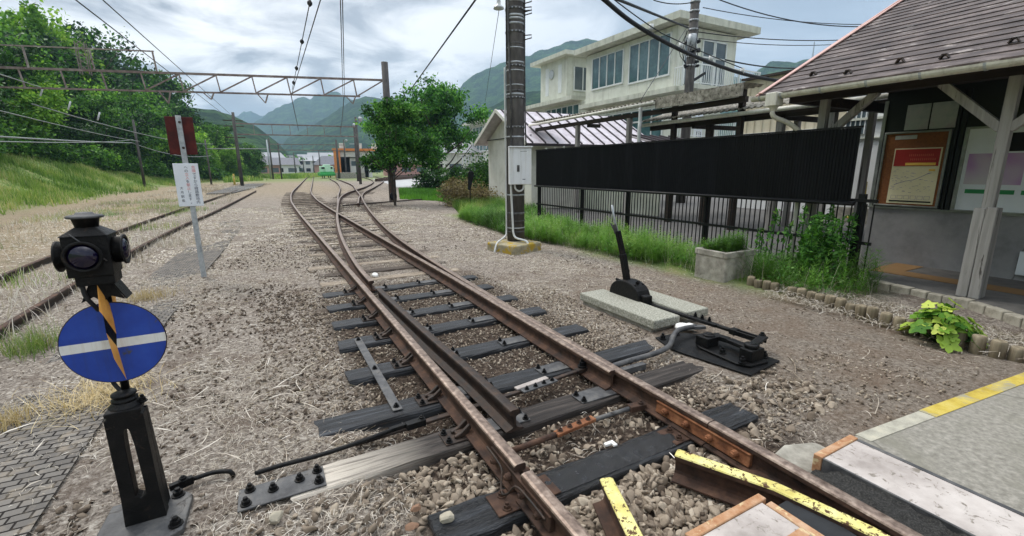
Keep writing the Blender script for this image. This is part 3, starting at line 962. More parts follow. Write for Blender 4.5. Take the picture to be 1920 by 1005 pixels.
R_main = [(XR, 1.486), (XR, 2.2), (2.09, 3.0), (2.105, 3.9)] + cat_rom([(2.15, 5.3), (2.19, 6.3), (2.27, 8.0), (2.45, 10.3), (2.80, 13.4), (3.32, 17.3), (4.05, 22.2), (4.75, 26.2), (5.75, 30.6), (7.85, 38.0), (12.2, 54.0), (15.6, 69), (21.0, 100)], 0.6)
railR = rail(R_main, 'rusty right stock rail curving away toward the depot road')
sw = [(2.052, 2.26), (2.060, 3.2), (XR, 4.6), (XR, 5.5)] + [q for q in Bn if q[1] > 5.6]
rail([(x - .028 if y < 3.2 else x - .028 * max(0, (5.6 - y) / 2.4), y) for x, y in sw], 'slim rusty switch rail pressed against the right stock rail', [M['rust'], M['rust_head']])
C_path = cat_rom([(1.165, 2.13), (1.155, 2.8), (1.125, 3.5), (1.10, 4.5), (1.085, 5.4), (1.09, 6.2), (1.115, 7.0), (1.19, 8.2), (1.31, 9.7), (1.48, 11.4), (1.75, 13.7), (2.14, 16.6), (2.75, 20.8), (3.50, 25.4), (4.48, 29.8), (5.78, 34.2), (7.9, 41.2), (10.9, 53), (13.6, 67), (16.6, 89)], 0.4)
rail([q for q in C_path if q[1] < 5.5], 'oily black open switch blade with a tapered tip', [M['rust_dark'], M['rust_dark']])
rail([q for q in C_path if q[1] >= 5.45], 'rusty closure rail crossing over the left track in a long curve')
D_path = cat_rom([(2.62, 20.0), (3.06, 23.2), (3.75, 28.0), (4.64, 33.8), (5.89, 42.6), (7.66, 58.2), (9.6, 80)], 0.6)
rail(D_path, 'thin far rail splitting left toward the green rail car')
E_path = cat_rom([(3.45, 20.1), (4.3, 24.6), (4.75, 26.8), (5.63, 33.0), (7.35, 45.0), (8.6, 57.5), (10.4, 78)], 0.6)
rail(E_path, 'short far rail with a kinked end beside the second points')
LTR = cat_rom([(-2.34, -2), (-2.36, 5.9), (-2.35, 8.5), (-2.27, 11.6), (-2.05, 15.5), (-1.69, 19.5), (-1.15, 28), (-0.52, 38.5)], 0.5)
LTL = cat_rom([(-3.46, -2), (-3.48, 6.0), (-3.46, 9.5), (-3.38, 13.5), (-3.02, 20.5), (-2.45, 29.0), (-1.76, 41)], 0.5)
for pth_, lb in ((LTR, 'dark rusty near rail of the disused left siding'), (LTL, 'dark rusty far rail of the disused left siding')):
    rail(pth_, lb, [M['rust_dark'], M['rust']], z=-0.035)
# guard rails with yellow heads
MY = [M['rust'], M['yellow_rail']]
rail([(1.245, 1.40), (1.10, 1.02), (1.085, 0.9), (1.085, -2)], 'yellow topped check rail standing alone in the ballast on the left', MY)
rail([(1.685, 1.385), (1.875, 0.995), (1.955, 0.66), (1.965, 0.4), (1.965, -2)], 'yellow topped check rail bent along the right running rail', MY)


# ------------------------------------------------------------------ fishplates (parts of the rails they are bolted to)
def fishplate(par, x, y0, y1, side, bm=None, pm=None):
    mb = MB()
    a = x + side * 0.010
    mb.prism([(a, y0, RZ + .020), (a + side * .030, y0, RZ + .024), (a + side * .024, y0, RZ + .050), (a + side * .022, y0, RZ + .078), (a + side * .028, y0, RZ + .098), (a, y0, RZ + .102)], (0, y1 - y0, 0))
    o = mb.build('fishplate', pm or M['rust_bright'], par, bevel=.003)
    n = 4
    for i in range(n):
        yb = y0 + (y1 - y0) * (i + .5) / n
        b = MB()
        b.lathe((a + side * .026, yb, RZ + .062), [(.020, 0), (.020, .006), (.019, .007), (.018, .026), (.012, .028), (.011, .036)], 10, (side, 0, 0), 0, False)
        b.build('bolt', bm or M['rust_bright'], o)


fishplate(railR, XR, 1.22, 1.86, -1)
fishplate(railR, XR, 1.22, 1.86, 1)
fishplate(railL, XL, 1.36, 1.93, -1, M['rust'], M['rust'])
fishplate(railL, XL, 1.36, 1.93, 1, M['rust'], M['rust'])
wi = MB()
wi.tube(cat_rom([(.885, 1.93, .12), (.885, 1.83, .115), (.884, 1.76, .10), (.87, 1.73, .07), (.85, 1.70, .045), (.84, 1.66, .04), (.85, 1.63, .06), (.868, 1.61, .10), (.88, 1.58, .115), (.885, 1.48, .115), (.885, 1.36, .112)], .012), .0055, 6)
wi.build('bond_wire', M['rust_dark'], railL)


# ------------------------------------------------------------------ sleepers
def chair(par, x, y, side, kind='clip'):
    """plate with bolts and a brace beside a rail foot; side -1 left of the rail"""
    pl = MB()
    if kind == 'slide':      # long smooth slide plate on the inside
        pl.box(min(x, x + side * .30), max(x, x + side * .30), y - .065, y + .065, .0035, .0125)
    else:
        pl.box(min(x - side * .10, x + side * .19), max(x - side * .10, x + side * .19), y - .068, y + .068, .0035, .0125)
    o = pl.build('rail_plate', M['grey_steel'] if kind == 'slide' else M['rust_dark'], par, bevel=.002)
    if kind != 'slide':
        br_ = MB()
        for yo in (-.04, .018):
            br_.prism([(x + side * .055, y + yo, .014), (x + side * .125, y + yo, .014), (x + side * .125, y + yo, .028), (x + side * .085, y + yo, .042), (x + side * .03, y + yo, .082), (x + side * .02, y + yo, .055)], (0, .022, 0))
        br_.box(min(x + side * .05, x + side * .11), max(x + side * .05, x + side * .11), y - .018, y + .018, .0125, .034)
        br_.build('rail_brace', M['rust_dark'], o, bevel=.003)
    xs = x + side * (.275 if kind == 'slide' else .165)
    bolts(o, [(xs, y + dy, .0125) for dy in (-.045, .045)], .011, .03, M['black_iron'])
    return o


def sleeper(x0, x1, y, m, label, w=.21, top=0.004, yaw=0.0, group=None, jag=0.02):
    o = thing('wooden_sleeper', label, 'sleeper', ((x0 + x1) / 2, y, top), group)
    mb = MB()
    nx_, L = 26, x1 - x0
    rnd = random.Random(int(y * 977) + int(x0 * 31))
    V, F = [], []
    for i in range(nx_ + 1):
        x = x0 + L * i / nx_
        e = (rnd.uniform(-jag, jag) if i in (0, nx_) else 0)
        for k, (dy, dz) in enumerate(((-.5, -.14), (-.5, -.012), (-.46, 0), (-.2, 0), (.05, 0), (.25, 0), (.46, 0), (.5, -.012), (.5, -.14))):
            V.append((x + e + (rnd.uniform(-jag, jag) * .6 if i in (0, nx_) else 0), y + dy * w + rnd.uniform(-.004, .004), top + dz + (rnd.uniform(-.006, .001) if dz > -.1 else 0)))
    for i in range(nx_):
        for k in range(8):
            a = i * 9 + k
            F.append((a, a + 9, a + 10, a + 1))
    F.append(tuple(range(9)))
    F.append(tuple(nx_ * 9 + k for k in reversed(range(9))))
    mb.add(V, F)
    b = mb.build('timber', m, o)
    o.rotation_euler.z = yaw
    return o


SLP = [(1.645, 0.50, 2.62, 'sleeper_burnt', 'tar black rotten sleeper beside the yellow check rails'),
       (2.265, -0.05, 3.08, 'sleeper_end', 'long sleeper with a bleached pale end under the signal plate'),
       (2.765, 0.14, 3.52, 'sleeper', 'long black sleeper under the crank plate, its left end on the strap'),
       (3.43, 0.40, 2.64, 'sleeper', 'black sleeper under the middle of the flat steel strap'),
       (4.13, 0.44, 2.62, 'sleeper', 'black sleeper under the upper end of the flat steel strap'),
       (4.73, 0.46, 2.60, 'sleeper', 'black sleeper just beyond the flat steel strap'),
       (5.36, 0.48, 2.58, 'sleeper', 'black sleeper with straw piled on its left end'),
       (5.97, 0.50, 2.60, 'sleeper', 'last clear black sleeper before the buried ones')]
for i, (y, x0, x1, mk, lb) in enumerate(SLP):
    s_ = sleeper(x0, x1, y, M[mk], lb)
    if i == 0:
        xs_ = np.linspace(1.06, 1.97, 60)
        ys_ = np.linspace(y - .075, y + .082, 14)
        XX, YY = np.meshgrid(xs_, ys_)
        ed_ = sst(0, .02, np.minimum(np.minimum(XX - 1.06, 1.97 - XX), np.minimum(YY - ys_[0], ys_[-1] - YY)))
        ZZ = .0 + ed_ * (.004 + .022 * (fbm(XX * 16, YY * 26, 31) - .38))
        ii = (np.arange(13)[:, None] * 60 + np.arange(59)[None]).ravel()
        np_mesh('tar_patch', np.stack([XX - 1.56, YY - y, ZZ], -1).reshape(-1, 3), np.stack([ii, ii + 1, ii + 61, ii + 60], -1), M['tar'], parent=s_, smooth=True)
        for xx_, sd in ((XL, -1), (XR, -1)):
            b = MB()
            b.box(xx_ - .17, xx_ + .17, y - .075, y + .075, .0035, .012)
            pl = b.build('rail_plate', M['rust'], s_, bevel=.002)
            bolts(pl, [(xx_ - .10, y + .04, .012), (xx_ - .115, y - .045, .012)], .012, .03, M['rust'])
        continue
    chair(s_, XL, y, -1)
    chair(s_, XR + (0.02 if y > 3 else 0), y, 1)
    chair(s_, XL + .07, y, 1, 'slide')
    chair(s_, XR - .05, y, -1, 'slide')
    if i == 1:
        b = MB()
        b.box(-0.27, 0.115, y - .085, y + .08, .004, .0135)
        pl = b.build('end_plate', M['grey_steel'], s_, bevel=.002, label='flat grey steel plate bolted over the bleached end')
        for bx, by in ((-.22, .05), (-.235, -.05), (-.12, .0), (.0, .015), (.085, .045), (.085, -.045)):
            b = MB()
            b.bolt((bx, y + by, .0135), .013, .035)
            b.build('bolt', M['black_iron'], pl)
        b = MB()
        b.box(1.75, 2.02, y - .07, y + .07, .0036, .0128)
        b.build('slide_plate', M['grey_steel'], s_)
# flat strap across three sleepers
st_ = thing('steel_strap', 'flat grey steel strap bolted across three black sleepers', 'strap', (.615, 3.4, .012))
b = MB()
b.box(.583, .647, 2.72, 4.18, .006, .014)
b.build('strap_bar', M['grey_steel'], st_, bevel=.002)
for y in (2.765, 3.43, 4.13):
    b = MB()
    b.bolt((.615, y, .014), .011, .025)
    b.build('bolt', M['black_iron'], st_)

# the half buried sleepers further along
SLB = 'half buried grey sleeper of the row running on under the straw'
y, i = 6.55, 0
while y < 36:
    sp = max(0.0, float(np.interp(y, [c_[1] for c_ in R_main], [c_[0] for c_ in R_main])) - XR)
    cx = float(np.interp(y, [c_[1] for c_ in L_main], [c_[0] for c_ in L_main]))
    if y < 17:
        x0, x1 = cx - .32 + random.uniform(-.14, .06), cx + XR - XL + sp + .50 + random.uniform(-.16, .14)
    else:
        x0, x1 = cx - .45, cx + XR - XL + .45
    k = M['sleeper_grey'] if i % 2 else M['sleeper_pale']
    sleeper(x0, x1, y, k, SLB, top=random.uniform(-.004, .012), yaw=random.uniform(-.012, .012), group='half buried sleepers of the turnout')
    if y >= 17:
        xr = float(np.interp(y, [c_[1] for c_ in R_main], [c_[0] for c_ in R_main]))
        sleeper(xr - 1.6, xr + .5, y + .1, M['sleeper_grey'], SLB, top=random.uniform(-.004, .012), yaw=-.08, group='half buried sleepers of the turnout')
    y += 0.62
    i += 1
SLL = 'rotten sleeper buried in dry grass under the left siding rails'
for i in range(26):
    y = 1.2 + i * .72
    xm = float(np.interp(y, [c_[1] for c_ in LTR], [c_[0] for c_ in LTR])) - .55
    sleeper(xm - 1.0, xm + 1.0, y, M['sleeper_grey'], SLL, top=-.045 + random.uniform(-.012, .012), yaw=random.uniform(-.02, .02), group='sleepers of the left siding')

# ------------------------------------------------------------------ rods of the points
rd = thing('stretcher_rod', 'black stretcher rod with white insulation between the switch blades', 'rod', (1.55, 2.5, .0))
b = MB()
b.bar((1.18, 2.47, .045), (1.52, 2.50, .045), .032, .022)
b.bar((1.52, 2.50, .045), (1.93, 2.56, .045), .034, .020)
b.bar((1.93, 2.56, .045), (2.04, 2.56, .05), .05, .03)
b.bar((.30, 2.47, .01), (1.2, 2.52, .012), .04, .018)
b.build('rod_bar', M['rust_dark'], rd, bevel=.003)
b = MB()
b.bar((1.40, 2.455, .062), (1.70, 2.49, .062), .05, .012)
b.build('joint_plate', M['grey_steel'], rd, bevel=.002)
b = MB()
b.bar((1.38, 2.51, .062), (1.66, 2.545, .064), .045, .016)
b.build('insulation_strip', M['white_panel'], rd, bevel=.006, seg=2)
bolts(rd, [(1.44 + k * .075, 2.46 + k * .009, .068) for k in range(4)], .009, .022, M['black_iron'])
bolts(rd, [(1.20, 2.475, .055)], .012, .03, M['black_iron'])
bolts(rd, [(1.995, 2.57, .065)], .019, .06, M['black_iron'])
b = MB()
b.bar((.72, 2.50, .03), (.50, 2.48, .03), .03, .026)
b.bar((.72, 2.48, .03), (.60, 2.47, .03), .05, .04)
b.bolt((.70, 2.48, .05), .012, .02)
b.build('clevis', M['black_iron'], rd, bevel=.003)

gr = thing('gauge_rod', 'rusty gauge tie rod with a four bolt coupling between the rails', 'rod', (1.5, 1.97, .0))
b = MB()
b.tube([(1.0, 1.95, .028), (1.36, 1.96, .03)], .017, 8)
b.build('rod_tube', M['rust'], gr)
b = MB()
b.tube([(1.62, 1.975, .032), (1.93, 1.965, .036)], .015, 8)
b.build('rod_tube', M['grey_steel'], gr)
b = MB()
b.bar((1.34, 1.955, .035), (1.64, 1.985, .036), .05, .022)
b.build('coupling', M['rust_bright'], gr, bevel=.003)
bolts(gr, [(1.375 + k * .072, 1.96 + k * .006, .046) for k in range(4)], .009, .02, M['rust'])
b = MB()
b.bar((1.91, 1.965, .038), (2.03, 1.955, .03), .055, .04)
b.bolt((2.0, 1.955, .045), .013, .03)
b.build('rail_clamp', M['rust'], gr, bevel=.004)

sr = thing('signal_rod', 'thin bent black rod lying in the straw toward the signal stand', 'rod', (.2, 2.43, 0))
b = MB()
b.tube(cat_rom([(.53, 2.48, .03), (.44, 2.455, .035), (.34, 2.43, .04), (.20, 2.41, .042), (.06, 2.415, .036), (-.08, 2.43, .03), (-.2, 2.445, .016)], .02), .0125, 8)
b.build('rod_bar', M['black_iron'], sr)
cr_ = thing('crank_link', 'short black clevis link jutting from the signal stand', 'link', (-.42, 2.5, 0))
b = MB()
ka, kb, kc, kd = G(318, 917, .035), G(362, 898, .035), G(400, 886, .035), G(431, 884, .03)
b.bar(ka, kb, .028, .04)
b.tube(cat_rom([kb, kc, kd, kd + Vector((.012, -.004, -.03))], .02), .012, 8)
b.bolt(ka.lerp(kb, .6) + Vector((0, 0, .02)), .012, .02)
b.build('link_arm', M['black_iron'], cr_, bevel=.003)

# ------------------------------------------------------------------ concrete bearers, point lever, crank
for nm, x0, x1, y0, y1, lb in (('a', 3.10, 3.45, 2.92, 4.08, 'pale concrete bearer slab nearest the rails beside the lever'), ('b', 3.58, 3.90, 2.95, 4.10, 'pale concrete bearer slab on the far side of the lever')):
    b = MB()
    b.box(x0, x1, y0, y1, .045, .135)
    t_ = thing('concrete_slab', lb, 'slab', ((x0 + x1) / 2, (y0 + y1) / 2, 0))
    b.build('slab_top', M['concrete_pale'], t_, bevel=.012, seg=2)
    b = MB()
    b.box(x0 + .03, x1 - .04, y0 + .05, y1 - .02, -.05, .044)
    b.build('slab_footing', M['concrete'], t_, bevel=.01)
lv = thing('point_lever', 'black iron point lever leaning over its rounded housing', 'lever', (3.52, 3.75, 0))
b = MB()
hp = []
for k in range(13):
    a = math.pi * k / 12
    hp.append((3.42, 3.70 + .24 * math.cos(a), .13 + .19 * math.sin(a) ** .8))
hp = [(3.42, 3.95, .06), (3.42, 3.44, .06)] + hp[::-1]
b.prism(hp, (.18, 0, 0))
b.box(3.455, 3.565, 3.40, 3.52, .06, .20)
b.build('lever_housing', M['black_iron'], lv, bevel=.014, seg=2)
b = MB()
for sx in (3.452, 3.568):
    b.bar((sx, 3.87, .30), (sx, 3.55, .285), .014, .03)
b.bar((3.51, 3.60, .29), (3.51, 3.56, .33), .03, .03)
b.build('quadrant', M['black_iron'], lv, bevel=.003)
b = MB()
b.bar((3.51, 3.74, .27), (3.475, 3.80, .60), .07, .055, 0, (1, 0, 0))
b.bar((3.475, 3.80, .60), (3.43, 3.85, .86), .058, .045, 0, (1, 0, 0))
b.bar((3.50, 3.755, .40), (3.545, 3.765, .41), .03, .03)
b.build('lever_arm', M['black_iron'], lv, bevel=.006, seg=2, label='black arm worn brown at its upper half')
b = MB()
b.tube([(3.43, 3.85, .84), (3.395, 3.885, 1.02), (3.375, 3.90, 1.145)], [.014, .0125, .011], 8)
b.build('grip', M['galv'], lv)
b = MB()
b.tube([(3.445, 3.84, .80), (3.40, 3.88, .87), (3.37, 3.90, .945)], .008, 6)
b.bar((3.42, 3.86, .83), (3.40, 3.88, .93), .06, .006, 0, (1, 0, 0))
b.build('release_handle', M['grey_steel'], lv)
# rod to the crank
lr = thing('lever_rod', 'thick black rod running from the lever housing to the crank', 'rod', (3.55, 2.8, .05))
b = MB()
b.tube([(3.525, 3.46, .105), (3.535, 3.05, .11), (3.54, 2.86, .11)], .021, 10)
b.bar((3.54, 2.90, .112), (3.55, 2.58, .115), .055, .03)
b.tube([(3.55, 2.60, .115), (3.555, 2.40, .115)], .020, 10)
b.build('rod_bar', M['black_iron'], lr, bevel=.003)
b = MB()
for dx in (-.026, .026):
    b.bar((3.555 + dx, 2.43, .115), (3.56 + dx, 2.13, .118), .014, .045)
b.bar((3.555, 2.44, .115), (3.556, 2.38, .115), .075, .05)
b.build('rod_fork', M['black_iron'], lr, bevel=.003)
bolts(lr, [(3.565, yy_, .126) for yy_ in (2.84, 2.76, 2.68)], .011, .04, M['black_iron'])
bolts(lr, [(3.56, 2.155, .14)], .02, .045, M['black_iron'])
ck = thing('crank_unit', 'black cast iron crank unit on its long plate beside the rails', 'crank', (3.25, 2.3, 0))
b = MB()
b.prism([(2.93, 2.55, .012), (3.02, 2.82, .012), (3.30, 2.80, .012), (3.50, 2.62, .012), (3.50, 1.95, .012), (3.06, 1.90, .012)], (0, 0, .014))
b.build('base_plate', M['black_iron'], ck, bevel=.003)
b = MB()
b.prism([(3.13, 2.42, .027), (3.17, 2.50, .027), (3.42, 2.52, .027), (3.46, 2.46, .027), (3.44, 2.03, .027), (3.36, 1.96, .027), (3.16, 1.98, .027), (3.11, 2.06, .027)], (0, 0, .022))
b.build('crank_bed', M['black_iron'], ck, bevel=.006)
b = MB()
b.box(3.15, 3.29, 2.36, 2.49, .05, .135)
b.build('bearing_block', M['black_iron'], ck, bevel=.008, seg=2)
b = MB()
b.box(3.20, 3.36, 2.00, 2.11, .05, .145)
b.build('bearing_block', M['black_iron'], ck, bevel=.008, seg=2)
b = MB()
b.bar((3.30, 2.43, .12), (3.34, 2.30, .11), .06, .04)
b.bar((3.34, 2.30, .11), (3.30, 2.08, .12), .07, .035)
b.bar((3.26, 2.06, .155), (3.56, 2.14, .155), .07, .02)
b.lathe((3.23, 2.42, .135), [(.05, 0), (.05, .012), (.03, .014), (.03, .022)], 14)
b.lathe((3.28, 2.06, .145), [(.055, 0), (.055, .03), (.03, .032), (.03, .04)], 14)
b.build('crank_arms', M['black_iron'], ck, bevel=.004)
bolts(ck, [(px_, py_, .026 if px_ < 3.1 or py_ > 2.7 else .049) for px_, py_ in ((2.99, 2.62), (3.04, 2.75), (3.24, 2.77), (3.18, 2.24), (3.40, 2.02), (3.15, 2.04), (3.42, 2.47))], .016, .05, M['black_iron'])
pp = thing('cranked_pipe', 'bent dark pipe leading from the crank in under the right rail', 'pipe', (2.8, 2.55, .03))
b = MB()
b.tube(cat_rom([(2.10, 2.50, .035), (2.40, 2.505, .045), (2.70, 2.50, .055), (2.88, 2.53, .07), (3.02, 2.62, .095), (3.16, 2.69, .105), (3.28, 2.70, .105), (3.40, 2.70, .10)], .03), .0225, 10)
b.build('pipe_run', M['grey_steel'], pp)
b = MB()
b.box(2.12, 2.52, 2.425, 2.475, -.02, .03)
b.build('pipe_shoe', M['grey_steel'], pp, bevel=.003)
b = MB()
b.bar((3.36, 2.69, .10), (3.48, 2.66, .09), .05, .03)
b.build('pipe_shoe', M['grey_steel'], pp, bevel=.003)
# white cloth-like scrap by the crank
b = MB()
for k in range(4):
    a = random.uniform(0, 6.3)
    b.lathe((3.40 + random.uniform(-.10, .10), 2.83 + random.uniform(-.05, .06), .045), [(.02, .0), (.06, .01), (.045, .03), (.01, .036)], 7, (random.uniform(-.3, .3), random.uniform(-.3, .3), 1))
tag(b.build('mortar_lump', M['white_plastic']), 'lump of white mortar beside the crank rod', 'mortar')

# ------------------------------------------------------------------ the foot crossing
fl = thing('crossing_panel', 'dirty white deck panel with a rusty end between the rails', 'panel', (1.55, .2, 0))
b = MB()
b.box(1.335, 1.725, -2.4, .96, .10, .148)
b.build('deck', M['white_panel'], fl)
b = MB()
b.box(1.30, 1.76, .962, 1.0, .06, .155)
b.box(1.727, 1.765, -2.4, .945, .06, .153)
b.box(1.295, 1.333, -2.4, .945, .06, .153)
b.build('frame', M['rust_frame'], fl, bevel=.003)
b = MB()
b.box(1.335, 1.725, .76, .80, .1475, .152)
b.build('cross_bar', M['rust_frame'], fl)
b = MB()
b.box(1.767, 1.905, -2.4, .93, .04, .128)
tag(b.build('rubber_strip', M['rubber']), 'black rubber strip between the white panel and the check rail', 'rubber strip')
fr = thing('crossing_panel', 'dirty white deck panel along the concrete platform edge', 'panel', (2.45, .2, 0))
b = MB()
b.box(2.275, 2.575, -2.4, .998, .10, .150)
b.build('deck', M['white_panel'], fr)
b = MB()
b.box(2.26, 2.60, 1.0, 1.04, .06, .157)
b.build('end_frame', M['rust_frame'], fr, bevel=.003)
b = MB()
b.box(2.262, 2.274, -2.4, .998, .06, .153)
b.box(2.576, 2.60, -2.4, .998, .06, .153)
b.build('side_frame', M['grey_steel'], fr, bevel=.002)
Vb = []
xs_ = np.linspace(2.125, 2.258, 12)
ys_ = np.linspace(-2.4, 1.02, 170)
XX, YY = np.meshgrid(xs_, ys_)
ZZ = .122 + (fbm(XX * 30, YY * 30, 5) - .5) * .05 + .015 * (XX - 2.12) / .13 - .06 * sst(.9, 1.02, YY)
ii = (np.arange(169)[:, None] * 12 + np.arange(11)[None]).ravel()
o = np_mesh('ash_strip', np.stack([XX, YY, ZZ], -1).reshape(-1, 3), np.stack([ii, ii + 1, ii + 13, ii + 12], -1), M['black_gravel'])
tag(o, 'strip of dark crushed ash between rail and white panel', 'gravel', kind='stuff')
b = MB()
b.bar((2.272, .95, .075), (2.235, .30, .105), .012, .03)
b.bar((2.245, .62, .10), (2.225, .1, .11), .02, .012)
tag(b.build('splintered_board', M['sleeper_pale']), 'splintered grey board edge lying along the white panel', 'board')
pf = thing('platform_slab', 'grey concrete platform slab with a worn yellow edge line', 'platform', (4.0, 0, 0))
b = MB()
b.prism([(2.605, 1.03, -.1), (2.605, -2.4, -.1), (6.1, -2.4, -.1), (6.1, .70, -.1), (4.6, .855, -.1)], (0, 0, .25))
b.build('slab', M['concrete_grey'], pf, bevel=.012, seg=2)
b = MB()
b.prism([(3.22, .977, .151), (3.22, .895, .151), (6.08, .615, .151), (6.08, .695, .151)], (0, 0, .003))
b.build('yellow_line', M['yellow_edge'], pf)
b = MB()
b.prism([(2.63, 1.028, .1505), (2.63, .955, .1505), (3.215, .897, .1505), (3.215, .973, .1505)], (0, 0, .003))
b.build('edge_strip', M['edge_concrete'], pf)
b = MB()
b.prism([(2.13, 1.05, -.06), (2.60, 1.05, -.06), (2.60, 1.20, -.06), (2.42, 1.27, -.06), (2.25, 1.24, -.06), (2.14, 1.17, -.06)], (0, 0, .085))
tag(b.build('concrete_apron', M['concrete'], bevel=.02, seg=2), 'low crumbling concrete apron beside the right rail at the crossing', 'kerb')
# ------------------------------------------------------------------ lettering
def text_mesh(body, size, m, name, parent, loc, rot, spacing=1.0, extrude=0.0006):
    cu = bpy.data.curves.new(name, 'FONT')
    cu.body = body
    cu.size = size
    cu.align_x = 'CENTER'
    cu.align_y = 'TOP'
    cu.space_line = spacing
    cu.extrude = extrude
    tmp = bpy.data.objects.new(name + '_tmp', cu)
    COL.objects.link(tmp)
    dg = bpy.context.evaluated_depsgraph_get()
    me = bpy.data.meshes.new_from_object(tmp.evaluated_get(dg))
    bpy.data.objects.remove(tmp)
    me.name = name
    me.materials.clear()
    me.materials.append(m)
    o = bpy.data.objects.new(name, me)
    COL.objects.link(o)
    if parent is not None:
        o.parent = parent
        o.location = Vector(loc) - origin_of(parent)
    else:
        o.location = loc
    o.rotation_euler = rot
    ORI[o.name] = Vector(loc)
    return o


# ------------------------------------------------------------------ switch signal with lamp
SX, SY = -.622, 2.37
sg = thing('switch_signal', 'black switch lamp signal with a round blue and white disc', 'railway signal', (SX, SY, 0))
b = MB()
b.prism([(-.80, 2.16, .0), (-.55, 2.12, .0), (-.47, 2.16, .0), (-.46, 2.40, .0), (-.54, 2.50, .0), (-.78, 2.48, .0)], (0, 0, .03))
bp_ = b.build('base_plate', M['grey_steel'], sg, bevel=.006, seg=2)
bolts(bp_, [(-.50, 2.20, .030), (-.77, 2.20, .030), (-.52, 2.42, .030)], .015, .035, M['black_iron'])
b = MB()
yf, yb = 2.285, 2.345


def leg_prism(pts, y0, y1):
    b.prism([(x, y0, z) for x, z in pts], (0, y1 - y0, 0))


fr_ = [PY(px_, py_, yf) for px_, py_ in ((193, 792), (206, 850), (219, 910), (233, 968), (306, 950), (295, 900), (282, 840), (267, 770))]
xl_t, xl_b, xr_b, xr_t = fr_[0].x, fr_[3].x, fr_[4].x, fr_[7].x


def xl_(z):
    return xl_b + (xl_t - xl_b) * (z - .07) / .48


def xr_(z):
    return xr_b + (xr_t - xr_b) * (z - .07) / .48


outer = [(xl_(.03) - .006, .03), (xl_(.17), .17), (xl_(.40), .40), (xl_(.535), .535), (xl_(.55) + .018, .558), (-.622, .560), (xr_(.55) - .018, .558), (xr_(.54), .540), (xr_(.40), .40), (xr_(.17), .17), (xr_(.03) + .006, .03), (-.60, .03)]
inner = [(-.637, .165), (-.637, .20), (-.636, .40), (-.633, .470), (-.629, .483), (-.622, .488), (-.616, .484), (-.612, .470), (-.606, .40), (-.600, .20), (-.600, .165), (-.618, .150)]
n_ = len(outer)
V_ = [(x, y, z) for y in (yf, yb) for r_ in (outer, inner) for x, z in r_]
F_ = []
for k in range(n_):
    j = (k + 1) % n_
    F_ += [(k, j, n_ + j, n_ + k), (2 * n_ + j, 2 * n_ + k, 3 * n_ + k, 3 * n_ + j), (j, k, 2 * n_ + k, 2 * n_ + j), (n_ + k, n_ + j, 3 * n_ + j, 3 * n_ + k)]
b.add(V_, F_)
# side web of the casting
b.prism([(xr_(.03), yb, .03), (xr_(.03), 2.425, .03), (xr_(.54), 2.375, .54), (xr_(.55), yb, .55)], (-.02, 0, 0))
b.prism([(xl_(.03), yb, .03), (xl_(.03), 2.42, .03), (xl_(.54), 2.375, .54), (xl_(.55), yb, .55)], (.02, 0, 0))
b.prism([(xl_t + .004, 2.283, .550), (xr_t - .004, 2.283, .550), (xr_t - .008, 2.38, .550), (xl_t + .008, 2.38, .550)], (0, 0, .020))
b.lathe((SX, 2.35, .57), [(.062, 0), (.05, .012), (.045, .022)], 16)
b.build('pedestal', M['black_iron'], sg, bevel=.006, seg=2)
b = MB()
b.lathe((SX, 2.35, .59), [(.042, 0), (.046, .004), (.046, .012), (.038, .016), (.038, .024), (.044, .028), (.044, .036), (.022, .04)], 18)
b.bolt((SX + .06, 2.34, .574), .009, .03)
b.build('collar', M['black_iron'], sg)
b = MB()
b.tube([(SX, 2.388, .60), (SX, 2.388, 1.12)], .0155, 10)
b.build('shaft', M['black_iron'], sg)
b = MB()
b.lathe((SX, 2.372, .845), [(.173, -.003), (.175, 0), (.173, .003)], 56, (0, -1, 0), 0, False)
dk = b.build('signal_disc', M['blue'], sg)
b = MB()
hw = .0195
ring = []
for k in range(9):
    a = -math.asin(hw / .1735) + 2 * math.asin(hw / .1735) * k / 8
    ring.append((.1735 * math.cos(a), .1735 * math.sin(a)))
poly = [(SX + x, 2.3686, .842 + z) for x, z in ring] + [(SX - x, 2.3686, .842 + z) for x, z in reversed(ring)]
b.prism(poly, (0, .0012, 0))
b.build('white_band', M['white_enamel'], dk)
b = MB()
rim = []
for k in range(57):
    a = 2 * math.pi * k / 56
    rim.append((SX + .1745 * math.cos(a), 2.372, .845 + .1745 * math.sin(a)))
b.tube(rim, .0028, 5, caps=False)
b.build('disc_rim', M['rust_dark'], dk)


def yz(pts, x, th):
    b.prism([(x - th / 2, y, z) for y, z in pts], (th, 0, 0))




def ap(px_, py_, far):
    return PY(px_, py_, 2.362 if far else 2.315)


b = MB()
U_ = [ap(182, 535, 0), ap(205, 570, 1), ap(213, 600, 1), ap(218, 626, 1), ap(193, 591, 0), ap(186, 583, 0)]
b.prism(U_, (0, .003, 0))
L2_ = [ap(199, 624, 0), ap(219, 649, 1), ap(237, 711, 1), ap(214, 673, 0)]
b.prism(L2_, (0, .003, 0))
yz([(2.405, 1.02), (2.405, .86), (2.485, .96), (2.50, 1.05), (2.48, 1.10), (2.42, 1.095)], SX, .004)
b.build('arrow_plate', M['orange'], sg)
b = MB()
b.prism([ap(193, 591, 0), ap(218, 626, 1), ap(219, 649, 1), ap(199, 624, 0)], (0, .003, 0))
b.build('arrow_stripe', M['black_iron'], sg)
